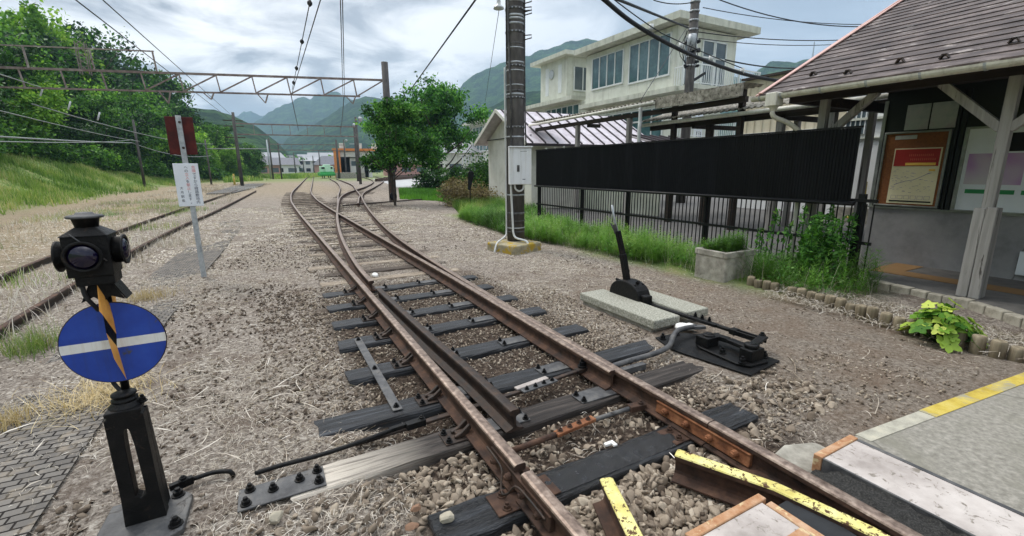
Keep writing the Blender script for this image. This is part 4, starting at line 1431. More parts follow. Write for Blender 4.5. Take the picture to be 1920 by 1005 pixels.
# lamp bracket, housing, hoods
b = MB()
for y_ in (2.345, 2.43):
    b.prism([(-.655, y_, 1.115), (-.59, y_, 1.115), (-.555, y_, 1.035), (-.60, y_, 1.055), (-.622, y_, 1.03), (-.65, y_, 1.055), (-.692, y_, 1.035)], (0, .006, 0))
b.prism([(-.59, 2.345, 1.115), (-.59, 2.436, 1.115), (-.552, 2.436, 1.035), (-.552, 2.345, 1.035)], (.005, 0, 0))
b.build('lamp_fork', M['black_iron'], sg)
lb_ = MB()
x0, x1, y0, y1 = -.703, -.563, 2.305, 2.435
lb_.box(x0, x1, y0, y1, 1.145, 1.305)
lb_.box(x0 + .016, x1 - .004, y0 + .008, y1 - .008, 1.108, 1.146)
ap = [(x0 - .006, y0 - .006), (x1 + .006, y0 - .006), (x1 + .006, y1 + .006), (x0 - .006, y1 + .006)]
ti = [(-.665, 2.335), (-.60, 2.335), (-.60, 2.405), (-.665, 2.405)]
lb_.add([(x, y, 1.305) for x, y in ap] + [(x, y, 1.337) for x, y in ti], [(0, 1, 5, 4), (1, 2, 6, 5), (2, 3, 7, 6), (3, 0, 4, 7), (4, 5, 6, 7), (3, 2, 1, 0)])
lh = lb_.build('lamp_housing', M['black_iron'], sg, bevel=.004, seg=2)
b = MB()
b.lathe((-.633, 2.37, 1.335), [(.036, 0), (.043, .035), (.044, .036)], 20)
b.build('chimney', M['black_iron'], lh)
b = MB()
b.lathe((-.633, 2.37, 1.371), [(.056, 0), (.060, .004), (.054, .011), (.030, .015), (.026, .022), (.008, .024)], 24)
b.build('chimney_cap', M['grey_steel'], lh)
for nm, c_, ax, n_ in (('front', (-.641, 2.305, 1.228), (0, -1, 0), .018), ('left', (-.703, 2.37, 1.225), (-1, 0, 0), .026), ('right', (-.563, 2.37, 1.238), (1, 0, 0), .030)):
    b = MB()
    b.lathe(c_, [(.053, 0), (.053, n_), (.061, n_ + .001), (.061, n_ + .008), (.050, n_ + .008), (.050, n_ - .004), (.001, n_ - .006)], 28, ax)
    hd = b.build('lens_hood', M['black_iron'], lh)
    b = MB()
    b.lathe(Vector(c_) + Vector(ax) * (n_ - .005), [(.049, 0), (.044, .010), (.032, .017), (.016, .021), (.002, .022)], 28, ax)
    b.build('lens', M['lens'], lh)
b = MB()
b.tube([(-.672, 2.30, 1.318), (-.575, 2.298, 1.205)], .0025, 6)
b.build('lamp_wire', M['grey_steel'], lh)
b = MB()
b.tube(cat_rom([(-.675, 2.335, 1.115), (-.672, 2.34, 1.06), (-.655, 2.37, 1.0), (-.648, 2.40, .94), (-.652, 2.41, .78), (-.664, 2.40, .68), (-.645, 2.39, .63), (-.625, 2.385, .612)], .015), .0085, 8)
b.build('lamp_cable', M['wire'], sg)
b = MB()
b.box(-.60, -.585, 2.36, 2.40, .27, .30)
b.bar((-.595, 2.37, .05), (-.605, 2.37, .28), .02, .02)
b.build('crank_arm', M['rust_bright'], sg)

# ------------------------------------------------------------------ warning sign on its post
P0 = G(383, 522)
wy = P0.y
si = thing('warning_sign', 'grey post with a white Japanese warning board and a rusty red board', 'sign', (P0.x, P0.y, 0))
b = MB()
a_, c_ = Vector((P0.x, wy, -.05)), Vector((P0.x - .01, wy, 2.29))
b.bar(a_, c_, .062, .012, 0, (0, 1, 0))
b.bar(a_ + Vector((-.028, .02, 0)), c_ + Vector((-.028, .02, 0)), .006, .04, 0, (0, 1, 0))
b.bar(a_ + Vector((.028, .02, 0)), c_ + Vector((.028, .02, 0)), .006, .04, 0, (0, 1, 0))
b.build('post', M['galv'], si)
c1, c2, c3, c4 = PY(324, 307, wy - .012), PY(370, 306, wy - .012), PY(383, 385, wy - .012), PY(335, 388, wy - .012)
sx0, sx1 = (c1.x + c4.x) / 2, (c2.x + c3.x) / 2
sz0, sz1 = (c3.z + c4.z) / 2, (c1.z + c2.z) / 2
b = MB()
b.box(sx0, sx1, wy - .016, wy - .0085, sz0, sz1)
bd = b.build('sign_board', M['sign_white'], si, bevel=.0035, seg=1)
b = MB()
b.box(P0.x - .17, P0.x + .15, wy + .045, wy + .052, 1.77, 2.275)
b.build('rusty_board', M['sign_rust'], si, bevel=.003)
bolts(si, [(P0.x, wy - .007, z_) for z_ in (1.86, 2.2)], .009, .02, M['rust_dark'], (0, -1, 0))
W_, H_ = sx1 - sx0, sz1 - sz0
ty = wy - .0168
RT = (math.radians(90), 0, 0)
cw = W_ * .165


def column(parts, x, ztop, size, pitch):
    z = ztop
    for body, m_ in parts:
        for ch in body:
            oy = pitch * .0
            dx = size * .35 if ch == '。' else 0
            text_mesh(ch, size, m_, 'lettering', bd, (x + dx, ty, z + oy), RT)
            z -= pitch


pt1 = H_ * .90 / 11
column((('危険', M['ink_red']), ('ですから線路敷地内', M['ink'])), sx0 + W_ * .80, sz1 - H_ * .055, cw, pt1)
column((('への', M['ink']), ('立入', M['ink_red']), ('を', M['ink']), ('禁止', M['ink_red']), ('します。', M['ink'])), sx0 + W_ * .50, sz1 - H_ * .055, cw, H_ * .90 / 11)
column((('大月駅長', M['ink']),), sx0 + W_ * .21, sz1 - H_ * .54, cw * .85, H_ * .098)

# ------------------------------------------------------------------ dark pole with its white cabinet
PLX, PLY, PLR = 4.30, 7.78, .172
po = thing('utility_pole', 'dark banded concrete pole with white cabinet and mossy yellow footing', 'pole', (PLX, PLY, 0))
b = MB()
b.lathe((PLX, PLY, .14), [(PLR, 0), (PLR * .985, 2.5), (PLR * .96, 5), (PLR * .93, 8.4)], 28)
shaft = b.build('pole_shaft', M['pole_dark'], po)
B_, d1, d2 = Vector((3.92, 7.15, 0)), Vector((.71, .21, 0)).normalized(), Vector((-.21, .71, 0)).normalized()
b = MB()
b.prism([B_ - Vector((0, 0, .06)), B_ + d1 * .76 - Vector((0, 0, .06)), B_ + d1 * .76 + d2 * .76 - Vector((0, 0, .06)), B_ + d2 * .76 - Vector((0, 0, .06))], (0, 0, .215))
b.build('footing', M['pole_base'], po, bevel=.03, seg=3)
pole_pt = Vector((PLX, PLY, 0))


def pole_z(px, py):
    d = ray(px, py)
    t_ = (PLX * PLX + PLY * PLY) / (d[0] * PLX + d[1] * PLY)
    return CAM_H + d[2] * t_


for k, (py_, hh, mm) in enumerate(((5, .03, 'galv'), (19, .05, 'grey_steel'), (32, .035, 'galv'), (38, .035, 'galv'), (47, .03, 'galv'), (62, .05, 'grey_steel'), (84, .02, 'grey_steel'), (92, .02, 'galv'), (119, .03, 'galv'), (125, .05, 'grey_steel'), (134, .02, 'galv'),
                                    (161, .02, 'galv'), (172, .03, 'grey_steel'), (178, .03, 'galv'), (184, .05, 'grey_steel'), (239, .05, 'grey_steel'), (257, .025, 'galv'), (365, .03, 'galv'), (399, .04, 'grey_steel'), (413, .015, 'grey_steel'), (426, .02, 'galv'), (433, .02, 'grey_steel'))):
    z_ = pole_z(968, py_)
    r_ = PLR * (1 - .07 * z_ / 8.4) + .003
    b = MB()
    b.lathe((PLX, PLY, z_ - hh / 2), [(r_ - .01, 0), (r_, .0), (r_, hh), (r_ - .01, hh)], 28)
    if hh == .05:
        for q in range(16):
            an = -math.pi + q * math.pi / 8
            b.box(PLX + math.cos(an) * (r_ + .002) - .008, PLX + math.cos(an) * (r_ + .002) + .008, PLY + math.sin(an) * (r_ + .002) - .008, PLY + math.sin(an) * (r_ + .002) + .008, z_ - .01, z_ + .01, 1)
    b.build('pole_band', [M[mm], M['galv']], po)
view = Vector((PLX, PLY, 0)).normalized()
side = Vector((view.y, -view.x, 0))


def pp_(u, dd, z):
    q = pole_pt + side * u - view * dd
    return Vector((q.x, q.y, z))


b = MB()
b.tube(cat_rom([pp_(-.19, .06, 3.35), pp_(-.19, .06, 2.2), pp_(-.185, .06, 1.2), pp_(-.185, .07, .40), pp_(-.20, .12, .27), pp_(-.28, .24, .21), pp_(-.36, .36, .16), pp_(-.40, .44, .04), pp_(-.41, .46, -.03)], .05), .017, 8)
b.build('conduit', M['white_pipe'], po, label='white conduit bending out left at the foot')
b = MB()
b.tube(cat_rom([pp_(-.09, .175, 1.30), pp_(-.085, .19, 1.1), pp_(-.06, .19, .55), pp_(-.05, .2, .34), pp_(-.01, .24, .245), pp_(.10, .30, .215), pp_(.20, .36, .19), pp_(.235, .42, .12), pp_(.235, .44, .0)], .05), .021, 8)
b.build('conduit', M['white_pipe'], po, label='white conduit bending right at the foot')
b = MB()
b.tube([pp_(-.125, .13, 8), pp_(-.12, .135, 4.0), pp_(-.10, .16, 3.3), pp_(-.085, .18, 3.05), pp_(-.085, .185, 1.9)], .02, 8)
b.tube([pp_(.175, .03, 8), pp_(.175, .03, 3.4), pp_(.185, .05, 2.4), pp_(.20, .08, 1.95)], .014, 8)
b.tube([pp_(-.155, .09, 8), pp_(-.155, .09, 3.4)], .012, 8)
b.build('grey_conduit', M['grey_steel'], po)
for py_ in (0, 16, 22, 68):
    z_ = pole_z(985, py_)
    b = MB()
    b.tube([pp_(.14, .05, z_), pp_(.30, .05, z_ + .01), pp_(.30, .05, z_ - .04), pp_(.14, .05, z_ - .08)], .010, 6)
    b.build('climbing_step', M['rust_dark'], po)
# cabinet
bx = Vector((.93, -.37, 0)).normalized()
bn = Vector((-.37, -.93, 0)).normalized()
bc = pole_pt + bn * .30 + bx * .07


def cab(b, u0, u1, n0, n1, z0, z1, mi=0):
    P = []
    for z in (z0, z1):
        for n_ in (n0, n1):
            for u_ in (u0, u1):
                q = bc + bx * u_ - bn * n_
                P.append((q.x, q.y, z))
    b.add(P, [(0, 2, 3, 1), (4, 5, 7, 6), (0, 1, 5, 4), (2, 6, 7, 3), (0, 4, 6, 2), (1, 3, 7, 5)], mi)


b = MB()
cab(b, -.225, .19, -.0, .16, 1.255, 1.93)
cb = b.build('cabinet', M['white_box'], po, bevel=.006, seg=2)
b = MB()
cab(b, -.14, .188, -.012, .0, 1.262, 1.90)
b.build('cabinet_door', M['white_box'], cb, bevel=.004, seg=2)
b = MB()
cab(b, -.23, .215, -.035, .165, 1.93, 1.95)
b.build('cabinet_lid', M['white_box'], cb, bevel=.004)
b = MB()
cab(b, -.085, -.035, -.018, -.012, 1.49, 1.61)
cab(b, -.055, -.042, -.030, -.018, 1.50, 1.60)
b.build('door_handle', M['grey_steel'], cb, bevel=.003)
b = MB()
cab(b, .02, .075, -.0130, -.012, 1.345, 1.358)
cab(b, -.02, .10, -.0130, -.012, 1.855, 1.862)
b.build('name_plate', M['ink'], cb)
b = MB()
b.tube(cat_rom([bc + bx * -.12 - bn * .06 + Vector((0, 0, 1.26)), bc + bx * -.10 - bn * .06 + Vector((0, 0, 1.17)), bc + bx * -.03 - bn * .06 + Vector((0, 0, 1.13)), bc + bx * .04 - bn * .06 + Vector((0, 0, 1.17)), bc + bx * .05 - bn * .06 + Vector((0, 0, 1.26))], .02), .018, 8)
b.build('cable_loop', M['white_pipe'], cb)

# ------------------------------------------------------------------ planter, edging, kerb
pl_ = thing('concrete_planter', 'square grey concrete planter box full of green growth', 'planter', (5.63, 4.08, 0))
b = MB()
b.box(5.33, 5.93, 3.83, 4.33, -.05, .40)
b.build('planter_body', M['concrete'], pl_, bevel=.018, seg=2)
b = MB()
for q in ((5.32, 5.94, 3.82, 3.87), (5.32, 5.94, 4.29, 4.34), (5.32, 5.37, 3.87, 4.29), (5.89, 5.94, 3.87, 4.29)):
    b.box(*q, .345, .43)
b.build('planter_rim', M['concrete'], pl_, bevel=.012, seg=2)
LBL_ST = 'short pale log of the low edging row beside the weeds'
edge = cat_rom([(5.47, 3.55), (5.45, 3.0), (5.38, 2.55), (5.29, 2.1), (5.25, 1.75), (5.18, 1.4), (5.15, 1.15), (5.28, .85), (5.45, .62)], .104)
proto_stub = None
for i, q in enumerate(edge):
    if i > 0 and random.random() < .06:
        continue
    if proto_stub is None:
        b = MB()
        b.lathe((0, 0, -.1), [(.049, 0), (.05, .2), (.047, .222), (.040, .228)], 12)
        proto_stub = b.build('edging_log', M['stub'], loc=(0, 0, 0))
        tag(proto_stub, LBL_ST, 'log edging', 'log edging row')
        s_ = proto_stub
    else:
        s_ = dup(proto_stub)
    s_.location = (q[0] + random.uniform(-.008, .008), q[1], random.uniform(-.008, .03))
    s_.rotation_euler = (random.uniform(-.08, .08), random.uniform(-.08, .08), random.uniform(0, 6))
kp = None
kl = cat_rom([(7.0, 3.3), (6.80, 2.75), (6.70, 2.3), (6.67, 2.0), (6.63, 1.75), (6.42, 1.42), (6.24, 1.12), (6.16, .8), (6.12, .3), (6.1, -.3)], .295)
for i in range(len(kl) - 1):
    a_, c_ = Vector((*kl[i], 0)), Vector((*kl[i + 1], 0))
    ln = (c_ - a_).length
    if kp is None:
        b = MB()
        b.box(-.14, .14, -.055, .055, -.1, .118)
        kp = b.build('kerb_stone', M['kerb'], loc=(0, 0, 0), bevel=.012, seg=2)
        tag(kp, 'rough pale kerb stone of the row edging the shelter floor', 'kerb stone', 'kerb stones of the shelter')
        s_ = kp
    else:
        s_ = dup(kp)
    s_.location = (a_ + c_) / 2 + Vector((0, 0, random.uniform(-.012, .006)))
    s_.rotation_euler = (random.uniform(-.03, .03), 0, math.atan2((c_ - a_).y, (c_ - a_).x) + random.uniform(-.03, .03))
    s_.scale = (ln / .295, 1, 1)
b = MB()
b.box(5.75, 6.32, 4.35, 4.62, .0, .2)
b.box(5.9, 6.7, 3.95, 4.28, .02, .17)
tag(b.build('foam_box', M['white_panel'], bevel=.03, seg=2), 'pale foam trough half hidden in weeds beside the planter', 'box')
# sticks lying on the dirt
for (xa, ya, xb, yb_, rr2, lb) in ((1505, 752, 1568, 740, .009, 'short thick pale stick lying beside the platform edge'), (1455, 682, 1512, 722, .004, 'long thin bleached stalk lying below the crank unit'), (1478, 668, 1492, 700, .006, 'forked bleached twig below the crank unit'), (1700, 672, 1800, 690, .003, 'thin dry stalk below the yellow green plant'), (1560, 620, 1640, 640, .004, 'dry stalk on the dirt in front of the log edging')):
    p0_, p1_ = G(xa, ya, .02), G(xb, yb_, .02)
    m_ = (p0_ + p1_) / 2 + Vector((.01, -.012, .012))
    b = MB()
    q_ = cat_rom([p0_, m_, p1_], .02)
    b.tube(q_, [rr2 * (1 - .4 * k / len(q_)) for k in range(len(q_))], 6)
    tag(b.build('dry_stick', M['sleeper_pale']), lb, 'stick')

# stray litter and single stones


def chipped(rng, sub=2):
    """angular stone: a small sphere chopped by random planes"""
    import bmesh
    bm = bmesh.new()
    bmesh.ops.create_icosphere(bm, subdivisions=sub, radius=1.0)
    v = np.array([p.co[:] for p in bm.verts])
    f = np.array([[p.index for p in q.verts] for q in bm.faces])
    bm.free()
    for j in range(11):
        d = rng.normal(size=3)
        d /= np.linalg.norm(d)
        v = v - np.maximum(v @ d - rng.uniform(.5, .8), 0)[:, None] * d
    return v * np.array([1, rng.uniform(.7, .95), rng.uniform(.55, .8)]), f


for (px_, py_, s_, mk, nm, lb, ct) in ((1143, 830, .034, 'white_plastic', 'white_clip', 'white plastic clip lying on the tarred sleeper', 'litter'),
                                      (703, 517, .05, 'white_plastic', 'white_disc', 'round white cap beside the open switch blade', 'litter'),
                                      (258, 960, .05, 'white_plastic', 'white_scrap', 'white scrap at the foot of the signal base', 'litter'),
                                      (1302, 612, .05, 'white_plastic', 'white_pebble', 'white pebble in front of the concrete bearer slab', 'stone'),
                                      (838, 968, .055, 'stone_pale', 'ballast_rock', 'pale angular rock at the lower rail end of the tarred sleeper', 'stone'),
                                      (780, 950, .04, 'stone_warm', 'ballast_rock', 'orange brown rock left of the tarred sleeper', 'stone'),
                                      (772, 985, .045, 'stone_warm', 'ballast_rock', 'orange brown rock at the bottom edge of the photo', 'stone'),
                                      (518, 968, .055, 'stone_pale', 'ballast_rock', 'greenish pale rock below the grey end plate', 'stone')):
    q = G(px_, py_, .02)
    b = MB()
    if nm == 'white_clip':
        b.box(q.x - .035, q.x + .03, q.y - .012, q.y + .012, .008, .024)
        b.box(q.x + .006, q.x + .03, q.y - .035, q.y + .0, .009, .023)
    elif nm == 'white_disc':
        b.lathe((q.x, q.y, .02), [(.045, 0), (.05, .006), (.04, .03), (.02, .034)], 18, (.1, -.5, 1))
    else:
        rg_ = np.random.default_rng(px_)
        V_, F_ = chipped(rg_)
        b.add((V_ * s_ * .75 + np.array([q.x, q.y, s_ * .3])).tolist(), F_.tolist())
    tag(b.build(nm, M[mk], bevel=.003 if nm == 'white_clip' else 0), lb, ct)
# ------------------------------------------------------------------ shelter / station building on the right
EX, EZ, RX_, RZ_ = 6.36, 2.53, 11.0, 4.80
Y0, Y1 = -9.0, 4.30
stn = thing('station_building', 'station building with a brown slate roof and grey dado wall', 'building', (8.4, 0, 0))
slope = math.atan2(RZ_ - EZ, RX_ - EX)
ux, uz = math.cos(slope), math.sin(slope)
nx_, nz_ = -uz, ux
b = MB()
L_ = math.hypot(RX_ - EX, RZ_ - EZ)
rows = 25
st = L_ / rows
for i in range(rows):
    a0, a1 = i * st, (i + 1) * st + .03
    P = []
    for s_, h in ((a0, .024), (a1, .010), (a1, .0), (a0, .0)):
        P.append((EX + ux * s_ + nx_ * h, EZ + uz * s_ + nz_ * h))
    b.prism([(x, Y0, z) for x, z in P], (0, Y1 - Y0 - .02, 0))
# far slope
b.prism([(RX_, Y0, RZ_), (RX_ + 4.6, Y0, RZ_ - 2.25), (RX_ + 4.6, Y0, RZ_ - 2.21), (RX_, Y0, RZ_ + .04)], (0, Y1 - Y0, 0))
rf = b.build('slate_roof', M['slate'], stn)
# vertical joints between the slates, staggered, as thin dark gaps are left to the material; soffit and rafters below
b = MB()
b.prism([(EX + .03, Y0, EZ - .03), (RX_, Y0, RZ_ - .05), (RX_, Y0, RZ_ - .09), (EX + .03, Y0, EZ - .07)], (0, Y1 - Y0 - .05, 0))
k = Y0 + .2
while k < Y1 - .1:
    b.bar((EX + .35, k, EZ + .06), (RX_ - .3, k, RZ_ - .24), .05, .07)
    k += .46
b.build('soffit', M['dark_wood'], stn)
b = MB()
b.bar((EX - .04, Y1 + .01, EZ - .02), (RX_, Y1 + .01, RZ_ + .035), .03, .075)
b.bar((EX - .02, Y1 - .02, EZ + .035), (RX_, Y1 - .02, RZ_ + .05), .06, .015)
b.build('verge_flashing', M['verge'], rf)
gb = None
for px_, py_ in ((1525, 140), (1590, 137), (1688, 116), (1771, 108), (1902, 78)):
    d = ray(px_, py_)
    # meet the roof plane
    n_ = np.array([nx_, 0, nz_])
    p0_ = np.array([EX, 0, EZ]) + n_ * .03
    tt = ((p0_ - np.array([0, 0, CAM_H])) @ n_) / (d @ n_)
    q = np.array([0, 0, CAM_H]) + d * tt
    b = MB()
    for dy in (-.05, .05):
        b.bar((q[0], q[1] + dy * .8, q[2] - .01), (q[0], q[1] + dy * .3, q[2] + .032), .012, .06, 0, (1, 0, 0))
    b.bar((q[0], q[1] - .022, q[2] + .032), (q[0], q[1] + .022, q[2] + .032), .012, .06, 0, (1, 0, 0))
    b.build('snow_guard', M['rust_dark'], rf)
# gutter
b = MB()
gp = []
for k in range(9):
    a = math.pi + math.pi * k / 8
    gp.append((EX - .055 + .062 * math.cos(a), EZ - .015 + .062 * math.sin(a)))
gp += [(EX - .055 + .052, EZ - .015), ] + [(EX - .055 + .054 * math.cos(math.pi + math.pi * k / 8), EZ - .015 + .054 * math.sin(math.pi + math.pi * k / 8)) for k in reversed(range(9))]
b.prism([(x, Y0, z) for x, z in gp], (0, Y1 - Y0 + .06, 0))
gt = b.build('gutter', M['pvc'], stn)
for y_ in (4.22, 3.92, 3.42, 2.92, 2.42, 1.92, 1.42):
    b = MB()
    pr = [(EX - .055 + .068 * math.cos(math.pi + math.pi * k / 8), EZ - .015 + .068 * math.sin(math.pi + math.pi * k / 8)) for k in range(9)]
    pr += [(EX - .055 + .0625 * math.cos(math.pi + math.pi * k / 8), EZ - .015 + .0625 * math.sin(math.pi + math.pi * k / 8)) for k in reversed(range(9))]
    b.prism([(x, y_, z) for x, z in pr], (0, .022, 0))
    b.build('gutter_bracket', M['galv'], gt)
b = MB()
b.box(EX - .14, EX + .03, 3.96, 4.12, EZ - .17, EZ + .01)
b.lathe((EX - .055, 4.04, EZ - .24), [(.035, 0), (.045, .04), (.07, .07)], 14)
b.build('gutter_outlet', M['pvc'], gt, bevel=.012, seg=2)
b = MB()
b.tube(cat_rom([(EX - .055, 4.04, EZ - .22), (EX - .05, 4.03, EZ - .30), (6.55, 3.93, 2.13), (6.74, 3.84, 1.98), (6.78, 3.82, 1.88), (6.78, 3.82, .1)], .03), .032, 10)
b.build('downpipe', M['pvc'], gt)
# fascia beam, columns and braces
b = MB()
b.box(6.83, 6.95, -8.5, 4.15, 2.44, 2.60)
b.build('beam', M['dark_wood'], stn)
b = MB()
b.box(6.95, 10.8, 4.06, 4.16, 2.44, 2.58)
b.build('tie_beam', M['dark_wood'], stn)
b = MB()
b.box(6.95, 8.4, 1.80, 1.90, 2.44, 2.56)
b.build('tie_beam', M['dark_wood'], stn)
for yc in (3.68, 1.86, -.1, -2.0):
    b = MB()
    b.box(6.84, 6.94, yc - .048, yc + .048, .1, 2.44)
    co_ = b.build('column', M['post_wood'], stn, bevel=.005)
    if yc < 3:
        b = MB()
        b.prism([(6.805, yc - .10, .1), (6.99, yc - .10, .1), (6.985, yc - .09, 1.10), (6.812, yc - .09, 1.11)], (0, .092, 0))
        b.prism([(6.800, yc + .0, .1), (6.99, yc + .0, .1), (6.985, yc + .0, 1.09), (6.808, yc + .0, 1.095)], (0, .092, 0))
        b.build('column_sleeve', M['post_wood'], co_, bevel=.006)
    b = MB()
    for sg_ in (-1, 1):
        if yc > 3 and sg_ > 0:
            continue
        b.bar((6.89, yc + sg_ * .03, 1.92), (6.89, yc + sg_ * .60, 2.46), .085, .085, 0, (1, 0, 0))
    b.build('brace', M['post_wood'], co_, bevel=.004)
# wall and noticeboards
b = MB()
b.box(8.40, 8.55, -8.5, 3.62, .08, .915)
b.box(8.41, 13.5, 3.47, 3.61, .08, .915)
b.build('dado_wall', M['dado'], stn)
b = MB()
b.box(8.42, 8.55, -8.5, 3.62, .92, 2.62)
b.box(8.43, 13.5, 3.47, 3.61, .92, 2.62)
b.build('upper_wall', M['board_dark'], stn)
b = MB()
b.box(8.375, 8.42, -8.5, 3.63, .915, .94)
b.box(8.40, 8.425, 3.585, 3.63, .94, 2.5)
b.build('board_rail', M['board_frame'], stn)
b = MB()
b.box(6.6, 13.5, -8.5, 3.62, 2.62, 2.66)
b.build('ceiling', M['dark_wood'], stn)
# floor of the shelter
b = MB()
b.prism([(7.02, 3.45, -.1), (6.85, 2.75, -.1), (6.75, 2.3, -.1), (6.72, 2.0, -.1), (6.68, 1.75, -.1), (6.47, 1.42, -.1), (6.30, 1.12, -.1), (6.22, .8, -.1), (6.18, .3, -.1), (6.16, -3, -.1), (6.16, -9, -.1), (8.4, -9, -.1), (8.4, 4.4, -.1), (7.3, 4.4, -.1)], (0, 0, .2))
tag(b.build('shelter_floor', M['paving_grey']), 'dark paved floor under the slate roof', 'floor', kind='structure')
b = MB()
b.box(7.46, 7.78, -8, 3.10, .10, .106)
b.box(7.78, 8.36, 2.80, 3.12, .10, .106)
tag(b.build('tactile_strip', M['tile_brown']), 'faded orange tactile strip on the dark shelter floor', 'tactile paving')


def boardbox(y0, y1, z0, z1, x=8.405):
    return (x - .02, x, min(y0, y1), max(y0, y1), z0, z1)


def poster(par, name, y0, y1, z0, z1, m, x):
    b = MB()
    b.box(x - .004, x, min(y0, y1), max(y0, y1), z0, z1)
    return b.build(name, m, par)


red = mat('poster_red', [rgb(150, 34, 28), rgb(166, 46, 38)], 6, .5, 0, 0)
yel = mat('poster_yellow', [rgb(226, 182, 70), rgb(236, 196, 96)], 6, .5, 0, 0)
crm = mat('poster_cream', [rgb(214, 206, 168), rgb(226, 219, 186)], 3, .6, 0, 0)
grn = mat('poster_green', [rgb(40, 128, 76), rgb(52, 142, 88)], 6, .5, 0, 0)
pnk = mat('poster_pink_bloom', [rgb(196, 190, 196), rgb(188, 168, 192), rgb(172, 124, 184)], 2.2, .5, 0, 0, detail=1)
gpl = mat('faded_poster_grey', [rgb(150, 160, 156), rgb(176, 180, 174), rgb(160, 140, 150)], 4, .6, 0, 0)
pal_ = mat('poster_salmon', [rgb(206, 110, 80), rgb(214, 124, 92)], 6, .6, 0, 0)
mapl = mat('map_line', [rgb(120, 112, 150), rgb(140, 130, 160)], 8, .6, 0, 0)
nb = thing('notice_board', 'brown cork notice board with a yellow and red line map poster', 'notice board', (8.38, 3.17, 1.0))
b = MB()
b.box(8.385, 8.405, 2.81, 3.53, .975, 2.015)
b.build('cork', M['cork'], nb)
b = MB()
for q in ((2.78, 3.56, .95, .978), (2.78, 3.56, 2.012, 2.04), (2.78, 2.812, .978, 2.012), (3.528, 3.56, .978, 2.012)):
    b.box(8.365, 8.406, *q)
b.build('frame', M['board_frame'], nb, bevel=.008, seg=2)
X_ = 8.384
ps = poster(nb, 'line_map_poster', 2.845, 3.40, 1.0, 1.80, crm, X_)
poster(ps, 'poster_heading', 2.862, 3.385, 1.545, 1.785, red, X_ - .0045)
poster(ps, 'poster_strip', 2.89, 3.24, 1.555, 1.592, yel, X_ - .009)
b = MB()
for z_, y0_, y1_ in ((1.70, 2.93, 3.22), (1.64, 2.90, 3.20)):
    for k in range(13):
        yy_ = y0_ + (y1_ - y0_) * k / 13
        for j in range(3):
            b.box(X_ - .0095, X_ - .009, yy_ + j * .002, yy_ + .014, z_ - .014 + j * .011, z_ - .010 + j * .011)
        b.box(X_ - .0095, X_ - .009, yy_ + .005, yy_ + .009, z_ - .014, z_ + .014)
b.build('poster_lettering', pal_, ps)
b = MB()
pts_ = [(3.34, 1.27), (3.28, 1.30), (3.20, 1.33), (3.12, 1.345), (3.05, 1.38), (2.97, 1.43), (2.92, 1.45)]
for (ya, za), (yb_, zb) in zip(pts_[:-1], pts_[1:]):
    b.bar((X_ - .0045, ya, za), (X_ - .0045, yb_, zb), .001, .006, 0, (0, 0, 1))
for k in range(60):
    yy_, zz_ = random.uniform(2.88, 3.36), random.uniform(1.16, 1.5)
    b.box(X_ - .005, X_ - .0042, yy_, yy_ + random.uniform(.01, .04), zz_, zz_ + .004)
for k in range(6):
    yy_ = 2.89 + k * .08
    for q in ((yy_, yy_ + .065, 1.065, 1.068), (yy_, yy_ + .065, 1.115, 1.118), (yy_, yy_ + .003, 1.065, 1.118), (yy_ + .062, yy_ + .065, 1.065, 1.118)):
        b.box(X_ - .005, X_ - .0042, *q)
b.build('map_lines', mapl, ps)
poster(ps, 'poster_footer', 2.87, 3.37, 1.025, 1.045, M['board_dark'], X_ - .0045)
poster(ps, 'map_tag', 2.885, 2.955, 1.475, 1.50, yel, X_ - .0045)
poster(nb, 'paper_label', 3.16, 3.42, 1.93, 1.985, gpl, X_)
for y0_, y1_, lb in ((3.07, 3.34, 'left of two faded posters above the cork notice board'), (2.77, 3.05, 'right of two faded posters above the cork notice board')):
    b = MB()
    b.box(8.40, 8.412, y0_, y1_, 2.06, 2.41)
    o = tag(b.build('faded_poster', gpl), lb, 'poster')
nb2 = thing('notice_board', 'large glazed notice board with pink bloom posters behind the column', 'notice board', (8.38, 1.2, 1.0))
b = MB()
b.box(8.385, 8.41, .1, 2.60, .95, 2.02)
b.build('backing', M['sign_white'], nb2)
b = MB()
for q in ((.06, 2.64, .935, .957), (.06, 2.64, 2.02, 2.05), (2.60, 2.64, .957, 2.02), (.06, .10, .957, 2.02)):
    b.box(8.36, 8.412, *q)
b.build('frame', M['board_frame'], nb2, bevel=.006, seg=2)
poster(nb2, 'pink_poster', 2.02, 2.56, 1.30, 1.70, pnk, 8.384)
poster(nb2, 'pink_poster', 1.2, 1.96, 1.34, 1.68, pnk, 8.384)
poster(nb2, 'dark_picture', 1.70, 2.30, 1.72, 1.95, M['dark_void'], 8.384)
poster(nb2, 'dark_picture', .6, 1.6, 1.66, 1.93, M['dark_void'], 8.384)
poster(nb2, 'green_strip', 2.06, 2.53, 1.18, 1.235, grn, 8.384)
poster(nb2, 'green_strip', 1.80, 2.0, 1.18, 1.235, grn, 8.384)
poster(nb2, 'grey_panel', .9, 1.72, 1.09, 1.22, gpl, 8.384)
b = MB()
b.box(8.37, 8.412, 2.655, 2.70, .94, 2.55)
b.box(8.37, 8.412, 2.72, 2.745, .94, 2.55)
tag(b.build('board_post', M['board_dark'], bevel=.003), 'dark green upright between the two notice boards', 'post')
q = PX(1913, 492, 8.35)
b = MB()
b.box(8.33, 8.36, q.y - .35, q.y + .02, q.z - .16, q.z + .14)
tag(b.build('white_notice', M['sign_white'], bevel=.003), 'small white notice low on the grey wall at the right edge', 'notice')

